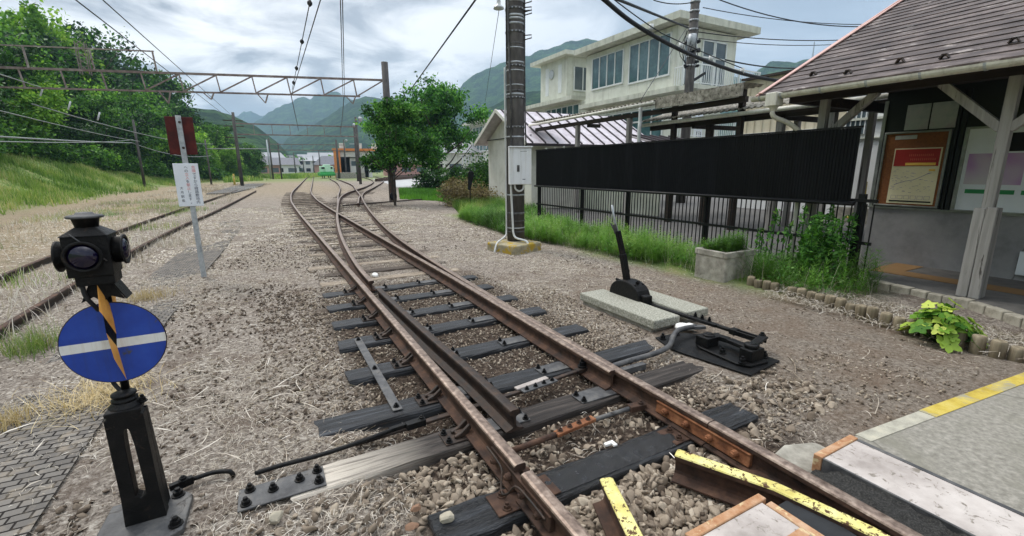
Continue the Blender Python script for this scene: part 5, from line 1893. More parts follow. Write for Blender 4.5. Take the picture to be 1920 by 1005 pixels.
# ------------------------------------------------------------------ black screen fence
FX = 6.65
fe = thing('screen_fence', 'long black ribbed screen fence above black steel pales', 'fence', (FX, 7.0, 0))
segs = [(3.09, 5.115), (5.13, 7.175), (7.19, 9.245), (9.26, 10.85)]
for (a0, a1) in segs:
    b = MB()
    n_ = int((a1 - a0) / .040)
    V_, F_ = [], []
    for i in range(n_ + 1):
        y = a0 + (a1 - a0) * i / n_
        for dx, dy in ((-.010, -.007), (-.010, .007), (.0, .011), (.0, .028)):
            yy_ = min(y + dy, a1)
            V_ += [(FX + dx, yy_, 1.10), (FX + dx, yy_, 2.02)]
    for i in range(len(V_) // 2 - 1):
        F_.append((2 * i, 2 * i + 1, 2 * i + 3, 2 * i + 2))
    b.add(V_, F_)
    b.box(FX + .004, FX + .012, a0, a1, 1.10, 2.018)
    b.build('screen_panel', M['black_panel'], fe)
b = MB()
b.box(FX - .02, FX + .02, 3.07, 10.87, 2.022, 2.045)
b.build('top_rail', M['black_paint'], fe)
b = MB()
b.tube([(FX - .025, 3.03, 1.075), (FX - .025, 10.9, 1.075)], .024, 8)
b.box(FX - .02, FX + .02, 3.03, 10.9, 1.088, 1.10)
b.build('bottom_rail', M['black_paint'], fe)
b = MB()
b.box(FX + .03, FX + .055, 2.80, 10.9, .56, .60)
b.box(FX + .03, FX + .055, 2.80, 3.1, 1.10, 1.14)
b.build('lower_rail', M['black_paint'], fe)
for y in (2.99, 5.32, 7.28, 8.87, 10.82):
    b = MB()
    b.box(FX + .055, FX + .125, y - .035, y + .035, -.2, 1.08 if y > 3.1 else 1.20)
    b.build('fence_post', M['black_paint'], fe)
b = MB()
b.box(FX + .035, FX + .050, -.006, .006, .10, 1.08)
pale = b.build('pale', M['black_paint'], loc=(0, 0, 0))
pm_ = pale.data
bpy.data.objects.remove(pale)
for i in range(98):
    o = bpy.data.objects.new('pale', pm_)
    COL.objects.link(o)
    o.parent = fe
    o.location = (-FX, 2.83 + i * .0825 - 7.0, 0)
for y in (10.3, 9.9, 9.5):
    b = MB()
    b.tube([(FX - .01, y, 2.03), (FX - .03, y, 2.07), (FX - .05, y + .02, 2.04)], .014, 6)
    b.build('hook', M['white_pipe'], fe)

# ------------------------------------------------------------------ platform canopies with corrugated roofs


def corrugated(b, x0, z0, x1, z1, y0, y1, pitch=.16, amp=.022, th=.012, mi=0):
    n_ = int((y1 - y0) / pitch * 6)
    V_, F_ = [], []
    for i in range(n_ + 1):
        y = y0 + (y1 - y0) * i / n_
        dz = amp * math.sin(2 * math.pi * y / pitch)
        V_ += [(x0, y, z0 + dz), (x1, y, z1 + dz), (x1, y, z1 + dz - th), (x0, y, z0 + dz - th)]
    for i in range(n_):
        a = 4 * i
        F_ += [(a, a + 4, a + 5, a + 1), (a + 2, a + 6, a + 7, a + 3), (a, a + 3, a + 7, a + 4), (a + 1, a + 5, a + 6, a + 2)]
    b.add(V_, F_, mi)


c1 = thing('canopy', 'corrugated canopy whose near end is a mossy grey slab', 'canopy', (10.2, 11.2, 0))
b = MB()
corrugated(b, 9.38, 3.295, 10.15, 3.33, 9.29, 15.75)
b.build('corrugated_roof', M['mossy'], c1)
b = MB()
corrugated(b, 9.38, 3.325, 10.1, 3.335, 6.76, 9.27)
b.box(9.36, 9.42, 6.76, 9.27, 3.07, 3.335)
b.build('mossy_slab', M['mossy'], c1)
b = MB()
b.tube([(9.32, 9.27, 3.225), (9.32, 15.75, 3.17)], .045, 10)
b.build('gutter', M['pvc'], c1)
b = MB()
b.box(9.50, 9.61, 6.75, 15.6, 2.95, 3.07)
b.box(9.61, 10.1, 12.4, 12.5, 2.86, 2.97)
b.build('beam', M['dark_wood'], c1)
for px_ in (1083, 1179):
    q = PX(px_, 255, 9.55)
    b = MB()
    b.box(9.49, 9.62, q.y - .06, q.y + .06, -.2, 2.95)
    b.build('column', M['post_wood'], c1)
for y_ in (7.2, 9.2):
    b = MB()
    b.box(9.98, 10.1, y_ - .06, y_ + .06, 0, 3.30)
    b.build('column', M['dark_wood'], c1)
b = MB()
q = PX(1200, 220, 9.33)
b.tube(cat_rom([(9.33, q.y, 3.16), (9.34, q.y, 3.0), (9.34, q.y, 2.8), (9.31, q.y - .02, 2.62), (9.31, q.y - .02, 2.0)], .05), .05, 10)
b.build('downpipe', M['white_pipe'], c1)
c2 = thing('canopy', 'lower corrugated canopy running in behind the slate roof', 'canopy', (10.8, 7.2, 0))
b = MB()
corrugated(b, 9.88, 2.86, 12.0, 3.42, 4.5, 10.3)
b.build('corrugated_roof', M['mossy'], c2)
b = MB()
b.tube([(9.85, 2.4, 2.76), (9.85, 10.32, 2.74)], .048, 10)
b.build('gutter', M['pvc'], c2)
b = MB()
b.box(10.15, 10.25, 2.4, 10.2, 2.60, 2.74)
b.box(10.15, 11.9, 8.6, 8.7, 2.55, 2.66)
b.box(10.15, 11.9, 6.2, 6.3, 2.55, 2.66)
b.build('beam', M['dark_wood'], c2)
for px_ in (1332, 1465, 1560):
    q = PX(px_, 230, 10.2)
    b = MB()
    b.box(10.13, 10.27, q.y - .07, q.y + .07, 0, 2.6)
    b.build('column', M['post_wood'] if px_ != 1332 else M['dark_wood'], c2)
for y_ in (9.4, 6.9, 5.3):
    b = MB()
    b.box(11.75, 11.87, y_ - .06, y_ + .06, 0, 2.9)
    b.build('column', M['post_wood'], c2)

# ------------------------------------------------------------------ white shed with the striped metal roof
sh = thing('white_shed', 'small off white gabled shed with a striped metal roof', 'shed', (11.5, 17.0, 0))
sx0_, sx1_, sy0, sy1, sez = 9.1, 15.2, 15.2, 19.0, 2.74
ym, rz_ = 17.2, 3.88
b = MB()
b.prism([(sx0_, sy0, -.3), (sx0_, sy1, -.3), (sx0_, sy1, sez), (sx0_, ym, rz_ - .12), (sx0_, sy0, sez)], (.15, 0, 0))
b.box(sx0_ + .15, sx1_, sy0 + .002, sy0 + .12, -.3, sez)
b.box(sx0_ + .15, sx1_, sy1 - .12, sy1 - .002, -.3, sez)
b.build('shed_wall', M['shed_wall'], sh)
b = MB()
ov = .5
sl = (rz_ - sez) / (ym - sy0)
for sgn, ya in ((-1, sy0 - ov), (1, sy1 + ov * .8)):
    za = rz_ - sl * abs(ya - ym)
    b.prism([(sx0_ - ov, ya, za - .05), (sx0_ - ov, ym, rz_ - .05), (sx0_ - ov, ym, rz_), (sx0_ - ov, ya, za)], (sx1_ - sx0_ + ov, 0, 0))
rf2 = b.build('roof', M['metal_roof'], sh)
b = MB()
x = sx0_ - ov + .25
while x < sx1_:
    b.bar((x, sy0 - ov, rz_ - sl * (ym - sy0 + ov) + .02), (x, ym, rz_ + .02), .055, .05)
    x += .56
b.bar((sx0_ - ov, sy0 - ov - .04, rz_ - sl * (ym - sy0 + ov) - .05), (sx1_, sy0 - ov - .04, rz_ - sl * (ym - sy0 + ov) - .05), .1, .09)
b.build('roof_seam', M['seam_dark'], rf2)
b = MB()
for ya in (sy0 - ov, sy1 + ov * .8):
    za = rz_ - sl * abs(ya - ym)
    b.bar((sx0_ - ov - .012, ya, za - .03), (sx0_ - ov - .012, ym, rz_ - .03), .03, .13)
b.build('barge_board', M['shed_wall'], sh)
b = MB()
b.bar((sx0_ - .03, sy0 - .05, 2.78), (sx0_ - .03, sy1 + .05, 2.78), .03, .03)
b.box(sx0_ - .03, sx0_ - .001, 16.3, 16.45, 1.2, 2.1)
b.build('conduit', M['wire'], sh)
# second little lean-to roof in the gap, grey corrugated side wall seen under the screen
ln = thing('lean_to', 'grey corrugated lean to with pale metal roof behind the fence', 'shed', (11.6, 11.0, 0))
b = MB()
b.prism([(10.9, 10.2, 2.15), (10.9, 11.9, 2.55), (10.9, 11.9, 2.60), (10.9, 10.2, 2.20)], (2.2, 0, 0))
b.build('roof', M['metal_roof'], ln)
b = MB()
x = 11.0
while x < 13.1:
    b.bar((x, 10.2, 2.225), (x, 11.9, 2.625), .07, .06)
    x += .44
b.build('roof_seam', M['seam_dark'], ln)
b = MB()
y = 10.4
while y < 14.6:
    b.box(10.95, 10.97 + .02 * (int(y * 10) % 2), y, y + .1, 0, 2.1)
    y += .1
b.build('siding', M['cream_trim'], ln)

# ------------------------------------------------------------------ warehouse and white annex behind
wh = thing('warehouse', 'beige metal sided warehouse with a white lower wall', 'building', (18, 7, 0))
b = MB()
b.box(16.0, 24, 4.2, 11.45, 2.75, 4.62)
b.build('siding', M['beige_siding'], wh)
b = MB()
y = 4.3
while y < 11.4:
    b.box(15.975, 16.0, y, y + .03, 2.75, 4.60)
    y += .30
b.build('siding_seams', M['beige_siding'], wh)
b = MB()
b.prism([(15.85, 4.1, 4.62), (24.2, 4.1, 5.3), (24.2, 4.1, 5.38), (15.85, 4.1, 4.70)], (0, 7.4, 0))
b.build('roof', M['rust_dark'], wh)
b = MB()
b.box(15.95, 24, 4.25, 11.4, -.1, 2.75)
b.build('lower_wall', M['wall_white'], wh)
b = MB()
b.box(15.85, 15.95, 4.25, 11.4, 2.0, 2.22)
b.build('maroon_band', M['maroon'], wh)
an = thing('annex', 'bright white annex with a barred window behind the fence end', 'building', (14.6, 3.5, 0))
b = MB()
b.box(14.0, 18, 3.0, 6.9, .45, 4.3)
b.build('wall', M['wall_white'], an)
b = MB()
b.box(13.98, 18, 2.98, 6.92, -.1, .45)
b.build('plinth', M['concrete'], an)
b = MB()
q0, q1 = PX(1590, 215, 13.97), PX(1622, 240, 13.97)
b.box(13.95, 13.99, q1.y, q0.y, q1.z - .15, q0.z + .1)
b.build('window', M['glass_grey'], an)
b = MB()
for k in range(5):
    yy_ = q1.y + (q0.y - q1.y) * k / 4
    b.box(13.93, 13.95, yy_ - .012, yy_ + .012, q1.z - .15, q0.z + .1)
b.build('window_bars', M['white_frame'], an)
b = MB()
b.box(13.90, 14.0, 3.0, 6.9, 2.72, 2.78)
b.box(13.93, 14.0, 3.0, 6.9, 2.25, 2.28)
b.build('wall_trim', M['cream_trim'], an)
q = PX(1624, 345, 13.9)
b = MB()
b.tube(cat_rom([(13.9, q.y, 1.15), (13.9, q.y, .6), (13.85, q.y + .02, .3), (13.8, q.y + .15, .2), (13.8, q.y + .3, .2)], .05), .03, 6)
b.build('gas_pipe', M['yellow_edge'], an)

# ------------------------------------------------------------------ school-like building
sc_ = thing('school_building', 'cream two storey building with tall dark windows and flat roofs', 'building', (29, 30, 0))
FXs = 25.6
b = MB()
b.box(FXs, 31.6, 23.6, 33.6, 6.95, 10.9)
b.box(FXs + .5, 31.0, 24.0, 33.4, 0, 6.6)
b.box(FXs, 32, 36.5, 41.0, 7.6, 11.5)
b.box(FXs + .4, 33, 33.65, 60.0, 0, 7.5)
b.build('wall', M['cream'], sc_)
b = MB()
b.box(24.7, 33.0, 22.75, 34.2, 10.98, 11.42)
b.build('upper_roof', M['cream_trim'], sc_)
b = MB()
b.box(FXs - .45, 32, 23.2, 34.0, 6.60, 6.94)
b.box(24.9, 33, 35.7, 41.9, 11.5, 11.85)
b.box(24.8, 33.5, 34.6, 47.0, 7.5, 7.85)
b.box(24.9, 33.5, 47.05, 60.5, 7.3, 7.6)
b.build('slab_edge', M['cream_trim'], sc_)


def windows(x, y0, y1, z0, z1, n_, transom=None, m='glass_teal'):
    b = MB()
    b.box(x - .02, x + .05, y0, y1, z0, z1)
    w_ = b.build('window', M[m], sc_)
    b = MB()
    for k in range(n_ + 1):
        yy_ = y0 + (y1 - y0) * k / n_
        b.box(x - .08, x + .02, yy_ - .045, yy_ + .045, z0, z1)
    b.box(x - .085, x + .02, y0 - .05, y1 + .05, z0 - .12, z0)
    b.box(x - .085, x + .02, y0 - .05, y1 + .05, z1, z1 + .07)
    if transom:
        b.box(x - .075, x + .02, y0, y1, transom - .06, transom + .06)
    b.build('window_frame', M['white_frame'], w_)


windows(FXs, 28.9, 32.7, 8.1, 10.45, 4)
windows(FXs, 24.2, 28.2, 7.9, 10.5, 4)
windows(FXs + .4, 35.0, 40.5, 3.9, 7.2, 6, 6.2)
windows(FXs + .4, 41.2, 45.8, 3.9, 7.2, 5, 6.2)
windows(FXs + .4, 47.2, 59.0, 3.9, 6.9, 11, 6.0)
windows(FXs + .5, 25.0, 31.5, 3.2, 5.8, 6, 5.0)
b = MB()
yy0 = 36.5
b.box(26.4, 28.4, yy0 - .05, yy0 + .05, 8.7, 10.7)
wn = b.build('window', M['glass_grey'], sc_)
b = MB()
for x in (26.4, 27.4, 28.4):
    b.box(x - .05, x + .05, yy0 - .09, yy0, 8.7, 10.7)
b.box(26.35, 28.45, yy0 - .09, yy0, 8.6, 8.7)
b.build('window_frame', M['white_frame'], wn)
b = MB()
for y in (37.6, 39.8):
    b.box(FXs - .02, FXs + .05, y - .28, y + .28, 8.5, 11.0)
b.build('slit_window', M['white_frame'], sc_)
b = MB()
b.lathe((FXs - .02, 39.0, 10.35), [(.42, 0), (.42, .06), (.36, .07)], 28, (-1, 0, 0))
b.build('clock_face', M['porcelain'], sc_)
# end facade with balcony
b = MB()
for x in (26.2, 28.0, 29.3):
    b.box(x, x + 1.15, 23.55, 23.66, 7.2, 10.2)
wn = b.build('window', M['glass_grey'], sc_)
b = MB()
for x in (26.2, 28.0, 29.3):
    for xx_ in (x, x + 1.15):
        b.box(xx_ - .05, xx_ + .05, 23.50, 23.6, 7.0, 10.25)
    for z_ in (7.0, 9.1, 10.2):
        b.box(x, x + 1.15, 23.50, 23.6, z_ - .05, z_ + .05)
b.build('window_frame', M['white_frame'], wn)
b = MB()
b.box(25.4, 32.3, 21.9, 23.6, 6.62, 6.90)
b.box(25.6, 32.3, 21.9, 23.6, 3.3, 3.55)
bl_ = b.build('balcony_floor', M['cream_trim'], sc_)
b = MB()
for z0_ in (6.9, 3.55):
    for xk in range(35):
        x = 25.45 + xk * .2
        b.box(x - .018, x + .018, 21.93, 21.97, z0_ + .1, z0_ + 1.2)
    for yk in range(9):
        y = 21.95 + yk * .2
        b.box(25.43, 25.47, y - .018, y + .018, z0_ + .1, z0_ + 1.2)
    b.box(25.40, 32.3, 21.92, 21.98, z0_ + 1.2, z0_ + 1.28)
    b.box(25.40, 32.3, 21.93, 21.97, z0_ + .06, z0_ + .12)
    b.box(25.42, 25.48, 21.95, 23.6, z0_ + 1.2, z0_ + 1.28)
    for x in (25.45, 27.7, 30, 32.2):
        b.box(x - .04, x + .04, 21.91, 21.99, z0_, z0_ + 1.28)
b.build('railing', M['white_frame'], bl_)
b = MB()
b.box(26.5, 27.2, 22.4, 22.5, 3.2, 6.5)
sgn = b.build('sign_panel', M['sign_white'], sc_)
for ch, z_ in (('花', 6.35), ('口', 4.55), ('回', 3.95)):
    text_mesh(ch, .52, M['dark_void'], 'lettering', sgn, (26.85, 22.39, z_), RT, extrude=.004)

# ------------------------------------------------------------------ street pole with transformer clutter
up = thing('utility_pole', 'tall street pole crowded with insulators in front of the cream building', 'pole', (16, 14, 0))
b = MB()
b.lathe((16, 14, 0), [(.20, 0), (.165, 9.0)], 16)
b.build('pole_shaft', M['pole_dark'], up)
rr_ = random.Random(4)
b = MB()
for k in range(8):
    z_ = 5.6 + k * .34
    b.lathe((16, 14, z_), [(.175, 0), (.20, .005), (.20, .06), (.175, .065)], 14)
b.build('pole_band', M['galv'], up)
b = MB()
b.lathe((15.82, 13.86, 6.15), [(.02, 0), (.17, .03), (.19, .4), (.16, .62), (.02, .66)], 14)
b.build('transformer', M['galv'], up)
for k in range(16):
    b = MB()
    a, z_ = rr_.uniform(0, 6.28), 5.5 + rr_.uniform(0, 1.3)
    q = Vector((16 + .26 * math.cos(a), 14 + .26 * math.sin(a), z_))
    b.lathe(q, [(.02, -.08), (.07, -.06), (.04, -.02), (.07, .0), (.04, .03), (.06, .05), (.02, .08)], 8, (math.cos(a), math.sin(a), rr_.uniform(-.4, .6)))
    b.build('insulator', M['wire'], up)
b = MB()
for k in range(9):
    a = rr_.uniform(0, 6.28)
    p0_ = Vector((16 + .2 * math.cos(a), 14 + .2 * math.sin(a), 5.3 + rr_.uniform(0, .6)))
    p1_ = Vector((16 + .25 * math.cos(a + 1), 14 + .25 * math.sin(a + 1), 6.6 + rr_.uniform(0, 1.4)))
    mid_ = (p0_ + p1_) / 2 + Vector((math.cos(a) * .3, math.sin(a) * .3, -.2))
    b.tube(cat_rom([p0_, mid_, p1_], .15), .014, 5)
b.bar((16.1, 13.9, 5.05), (16.55, 13.72, 5.35), .12, .10)
b.bar((15.2, 14.2, 8.6), (16.8, 13.8, 8.6), .08, .08)
b.build('jumper_cables', M['wire'], up)
# ------------------------------------------------------------------ gantries and overhead line
def dist_pole(name_label, px, pybase, pytop, dist, r, m, cat='pole', name='line_pole', base_dz=0.0, parts=None, group=None):
    q = AT(px, pybase, dist)
    zb = float(ground_h(q.x, q.y))
    top = AT(px, pytop, dist)
    t_ = thing(name, name_label, cat, (q.x, q.y, zb), group)
    b = MB()
    b.lathe((q.x, q.y, zb - .3), [(r * 1.15, 0), (r * .85, top.z - zb + .3)], 12)
    b.build('pole_shaft', m, t_)
    return t_, Vector((q.x, q.y, zb)), top.z


GA, GB = Vector((5.54, 23.0, 0)), Vector((-14.0, 28.55, 0))
gdir = (GB - GA).normalized()
gt_ = thing('overhead_gantry', 'rusty lattice gantry beam spanning the tracks to a dark pole', 'gantry', tuple(GA))
b = MB()
b.lathe((GA.x + .12, GA.y, -.2), [(.19, 0), (.155, 6.7)], 16)
b.build('gantry_pole', M['pole_dark'], gt_)
b = MB()
b.lathe((GB.x - 1, GB.y + .3, 0), [(.2, 0), (.16, 7.5)], 12)
b.build('gantry_pole', M['pole_dark'], gt_)
Z1_, Z2_ = 5.70, 4.94
off = Vector((gdir.y, -gdir.x, 0)) * .05
b = MB()
for o_ in (off,):
    b.bar(GA + o_ + Vector((0, 0, Z1_)), GB + o_ + Vector((0, 0, Z1_)), .07, .09)
    b.bar(GA + gdir * 1.1 + o_ + Vector((0, 0, Z2_)), GB + o_ + Vector((0, 0, Z2_)), .06, .07)
    b.bar(GA + gdir * .05 + o_ + Vector((0, 0, Z1_ - .05)), GA + gdir * 1.25 + o_ + Vector((0, 0, Z2_)), .05, .05)
    L_ = (GB - GA).length
    s_ = 1.25
    k = 0
    while s_ < L_ - 1:
        b.bar(GA + gdir * s_ + o_ + Vector((0, 0, Z2_)), GA + gdir * (s_ + .1) + o_ + Vector((0, 0, Z1_)), .05, .05)
        if s_ < 9.5:
            b.bar(GA + gdir * (s_ + .1) + o_ + Vector((0, 0, Z1_ - .03)), GA + gdir * (s_ + 1.45) + o_ + Vector((0, 0, Z2_ + .03)), .05, .05)
        s_ += 1.45
b.build('truss', M['gantry'], gt_)
b = MB()
for s_ in (9.4, 11.7, 14.0, 16.2, 18.4):
    b.bar(GA + gdir * s_ + Vector((0, 0, Z1_)), GA + gdir * (s_ + .05) + Vector((0, 0, Z1_ + .84)), .06, .06)
b.bar(GA + gdir * 9.4 + Vector((0, 0, Z1_ + .84)), GA + gdir * 19 + Vector((0, 0, Z1_ + .84)), .05, .05)
b.build('hand_rail', M['gantry_pale'], gt_)
b = MB()
for s_, dz in ((1.3, .35), (5.1, .4), (7.3, .3), (9.0, .5)):
    b.bar(GA + gdir * s_ + Vector((0, 0, Z2_)), GA + gdir * (s_ + .15) + Vector((0, 0, Z2_ - dz)), .05, .05)
    b.bar(GA + gdir * (s_ + .45) + Vector((0, 0, Z2_)), GA + gdir * (s_ + .15) + Vector((0, 0, Z2_ - dz)), .04, .04)
b.build('wire_hanger', M['gantry'], gt_)

far_g = []
for (d_, xl, xr, zt, zl, lb, xm) in ((52, 440, 668, 238, 254, 'second gantry of two dark beams far down the line', True), (92, 505, 645, 272, 281, 'third gantry seen small beyond the second', False)):
    a_, c_ = AT(xl, zt, d_), AT(xr, zt, d_)
    g_ = thing('overhead_gantry', lb, 'gantry', (a_.x, a_.y, 0))
    b = MB()
    dz = (zl - zt) * d_ / 845
    b.bar((a_.x, a_.y, c_.z), (c_.x, c_.y, c_.z), .10, .12)
    b.bar((a_.x, a_.y, c_.z - dz), (c_.x, c_.y, c_.z - dz), .09, .11)
    n_ = 7
    for k in range(n_):
        p0_ = Vector(a_).lerp(Vector(c_), k / n_)
        p1_ = Vector(a_).lerp(Vector(c_), (k + 1) / n_)
        b.bar((p1_.x, p1_.y, c_.z), (p1_.x, p1_.y, c_.z - dz), .05, .05)
    b.build('truss', M['gantry'], g_)
    for q in (a_, c_):
        b = MB()
        b.lathe((q.x, q.y, -.2), [(.15, 0), (.12, c_.z + 1.2)], 12)
        b.build('gantry_pole', M['pole_dark'], g_)
    b = MB()
    b.lathe((c_.x + .35, c_.y, c_.z + .55), [(.05, 0), (.22, .1), (.22, .42), (.1, .5)], 12, (.4, -.3, 1))
    b.build('flood_lamp', M['galv'], g_)

# poles on the left with their wires
pl1, b1, t1 = dist_pole('slim leaning pole in the grass of the left bank', 268, 330, 225, 52, .10, M['pole_dark'])
pl2, b2, t2 = dist_pole('slim pole before the dark trees right of the warning sign', 395, 335, 262, 62, .09, M['pole_dark'])
pl3, b3, t3 = dist_pole('tall wooden pole with cross arms left of the far houses', 452, 338, 220, 56, .11, M['bark'])
b = MB()
for z_ in (t3 - .35, t3 - .9, t3 - 2.0):
    b.bar((b3.x - .9, b3.y, z_), (b3.x + .9, b3.y, z_), .09, .09)
b.build('cross_arm', M['bark'], pl3)
pl4, b4, t4 = dist_pole('grey pole with a white lower half near the pink house', 508, 332, 262, 95, .13, M['galv'])
pl5, b5, t5 = dist_pole('dark leaning pole beside the pink house', 528, 331, 268, 92, .12, M['pole_dark'])
pl6, b6, t6 = dist_pole('grey concrete pole standing in front of the depot', 672, 336, 232, 66, .18, M['pole_dark'])
b = MB()
b.lathe((b6.x, b6.y - .2, t6 - .5), [(.06, 0), (.25, .12), (.25, .4), (.08, .5)], 12)
b.bar((b6.x - .8, b6.y, t6 - 2.6), (b6.x + .6, b6.y, t6 - 2.6), .1, .1)
b.build('flood_lamp', M['galv'], pl6)
dist_pole('tall grey pole at the left corner of the depot', 636, 331, 262, 88, .2, M['pole_dark'])
dist_pole('short yellow marker post before the trees', 439, 338, 326, 58, .10, M['yellow_edge'], 'post', 'marker_post')
b = MB()
q0, q1 = AT(388, 279, 62), AT(500, 279, 62)
b.tube([q0, q1], .05, 6)
tag(b.build('pipe_span', M['wire_pale']), 'pale horizontal pipe strung between poles before the bright green tree', 'pipe')


def wire(name, pts, r, label, m='wire', sag=0.0, cat='wire'):
    pts = [Vector(p) for p in pts]
    out = []
    for a_, c_ in zip(pts[:-1], pts[1:]):
        for k in range(14):
            t_ = k / 14
            p_ = a_.lerp(c_, t_)
            p_.z -= sag * 4 * t_ * (1 - t_)
            out.append(p_)
    out.append(pts[-1])
    b = MB()
    b.tube(out, r, 5)
    return tag(b.build(name, M[m]), label, cat)


# contact and catenary wires overhead, running on to the far gantry
def over(px0, py0, d0, px1, py1, d1, r, label, sag=0.0, m='wire', name='overhead_wire'):
    p0_, p1_ = AT(px0, py0, d0), AT(px1, py1, d1)
    if py0 < 0 or px0 < 0:          # the wire runs on past the camera
        p0_ = p0_ + (p0_ - p1_) * 1.3
    return wire(name, [p0_, p1_], r, label, m, sag)


over(584, -10, 11, 548, 168, 24.5, .012, 'thin overhead wire with bead insulators, left of the centre pair')
over(604, -10, 11, 546, 180, 24.5, .013, 'slanting overhead wire just right of the beaded one')
over(638, -10, 10.5, 643, 180, 24.5, .011, 'left wire of the close vertical pair in the sky')
over(642, -10, 10.5, 646, 182, 24.5, .011, 'right wire of the close vertical pair in the sky')
over(546, 180, 24.5, 560, 245, 52, .02, 'overhead wire continuing from the gantry to the second gantry, left')
over(645, 182, 24.5, 640, 240, 52, .02, 'overhead wire continuing from the gantry to the second gantry, right')
over(132, -8, 10, 450, 238, 56, .011, 'long thin wire crossing the upper left sky')
over(184, -8, 10, 452, 232, 56, .010, 'second thin wire of the pair crossing the upper left sky')
over(897, -8, 14, 765, 175, 30, .028, 'twisted dark stay wire running from the sky down into the green tree')
over(937, 10, 12, 910, 190, 22, .008, 'hair thin wire hanging from the white insulator')
for (px_, py_) in ((582, 6), (564, 78), (551, 128), (543, 155)):
    b = MB()
    t_ = (py_ + 10) / 178
    q = AT(584 + (548 - 584) * t_, py_, 11 + 13.5 * t_ * .6)
    b.lathe(q, [(.01, -.07), (.05, -.03), (.055, 0), (.05, .03), (.01, .07)], 8)
    tag(b.build('bead_insulator', M['wire']), 'dark bead insulator threaded on the slanting overhead wire', 'insulator', 'bead insulators on one wire')
q = AT(935, 8, 12)
b = MB()
b.lathe(q, [(.01, -.14), (.13, -.10), (.12, -.06), (.05, -.02), (.05, .06), (.03, .16)], 14)
tag(b.build('bell_insulator', M['porcelain']), 'white bell insulator hanging beside the dark banded pole', 'insulator')
# wires of the left bank
over(-10, 243, 26, 248, 268, 52, .035, 'thick pale cable sagging across the left bank', .25, 'wire_pale', 'cable')
wire('cable', [AT(248, 268, 52), AT(395, 292, 62)], .03, 'pale cable continuing from the leaning pole to the right', 'wire_pale', .5)
over(-10, 136, 22, 80, 165, 30, .02, 'upper wire against the dark trees at the left edge', 0, 'wire_pale')
over(-10, 176, 22, 262, 265, 52, .018, 'thin sagging wire through the left trees', .5, 'wire_pale')
over(60, 195, 24, 400, 270, 62, .02, 'long thin wire crossing the dark trees', .4, 'wire_pale')
over(-10, 232, 24, 250, 262, 52, .02, 'lower thin wire above the thick pale cable', .6, 'wire_pale')
for px_, py_ in ((78, 172), (130, 198), (185, 218)):
    b = MB()
    b.lathe(AT(px_, py_, 28), [(.01, -.2), (.035, -.18), (.035, .18), (.01, .2)], 8, (.3, .3, 1))
    tag(b.build('strain_insulator', M['porcelain']), 'pale rod insulator hanging before the dark trees', 'insulator', 'rod insulators before the trees')
b = MB()
q = AT(146, 115, 45)
for dx, dy in ((0, 0), (.5, 0), (0, .5), (.5, .5)):
    b.bar((q.x + dx, q.y + dy, q.z - .8), (q.x + dx, q.y + dy, q.z + 1.3), .05, .05)
for k in range(5):
    z_ = q.z - .6 + k * .42
    b.bar((q.x, q.y, z_), (q.x + .5, q.y, z_ + .4), .03, .03)
    b.bar((q.x + .5, q.y, z_), (q.x, q.y + .5, z_ + .4), .03, .03)
tag(b.build('lattice_mast', M['gantry']), 'small reddish lattice mast rising behind the hand rail', 'mast')
# heavy cable in front of the cream building
A_ = [AT(1122, -10, 9.5) * 2.6 - AT(1180, 38, 10.5) * 1.6, AT(1122, -10, 9.5), AT(1180, 38, 10.5), AT(1240, 75, 11.5), AT(1308, 108, 12.6), AT(1392, 138, 13.6), AT(1460, 152, 14.4)]
b = MB()
pts_ = cat_rom(A_, .15)
b.tube(pts_, .045, 8)
hc = b.build('cable', M['wire'])
tag(hc, 'thick black sheathed cable slanting across the cream building', 'cable')
for px_, py_, d_ in ((1221, 52, 11.1), (1277, 86, 12.1), (1333, 110, 12.95), (1392, 133, 13.6)):
    q = AT(px_, py_, d_)
    b = MB()
    b.tube([q + Vector((0, 0, -.07)), q + Vector((0, 0, .07))], .05, 8)
    b.build('cable_clip', M['white_pipe'], hc)
wire('cable', [AT(1122, -16, 9.5) * 1.5 - AT(1290, 52, 21) * .5, AT(1290, 52, 21)], .035, 'thinner dark cable from the sky to the street pole', 'wire', .0)
wire('cable', [AT(1140, -10, 9.5) * 2.6 - AT(1240, 62, 11.3) * 1.6, AT(1140, -10, 9.5), AT(1240, 62, 11.3), AT(1392, 128, 13.4)], .012, 'messenger wire just above the thick black cable', 'wire', .02)
wire('overhead_wire', [Vector((16, 14, 8.7)), AT(1330, -8, 21), AT(1620, 50, 26), AT(1760, 60, 34)], .022, 'street wire running right from the pole top', 'wire', .3)
wire('overhead_wire', [AT(1318, 14, 21), AT(1620, 46, 26)], .016, 'second street wire meeting the slate roof', 'wire', .15)
wire('overhead_wire', [AT(1310, 60, 21), AT(1600, 74, 27), AT(1760, 80, 34)], .02, 'level street wire right of the cream building, upper', 'wire', .15)
wire('overhead_wire', [AT(1310, 72, 21), AT(1590, 82, 27), AT(1760, 86, 34)], .016, 'level street wire right of the cream building, lower', 'wire', .15)
wire('overhead_wire', [AT(1360, 112, 22), AT(1500, 128, 27)], .03, 'dark wire from the balcony to the slate roof edge', 'wire', .1)
wire('overhead_wire', [AT(1200, 190, 12.5), AT(1290, 48, 21)], .01, 'hair thin guy wire before the cream building', 'wire')
wire('overhead_wire', [AT(1225, 0, 20.5), AT(1300, 4, 21)], .02, 'short wire entering the street pole from the left', 'wire', .1)

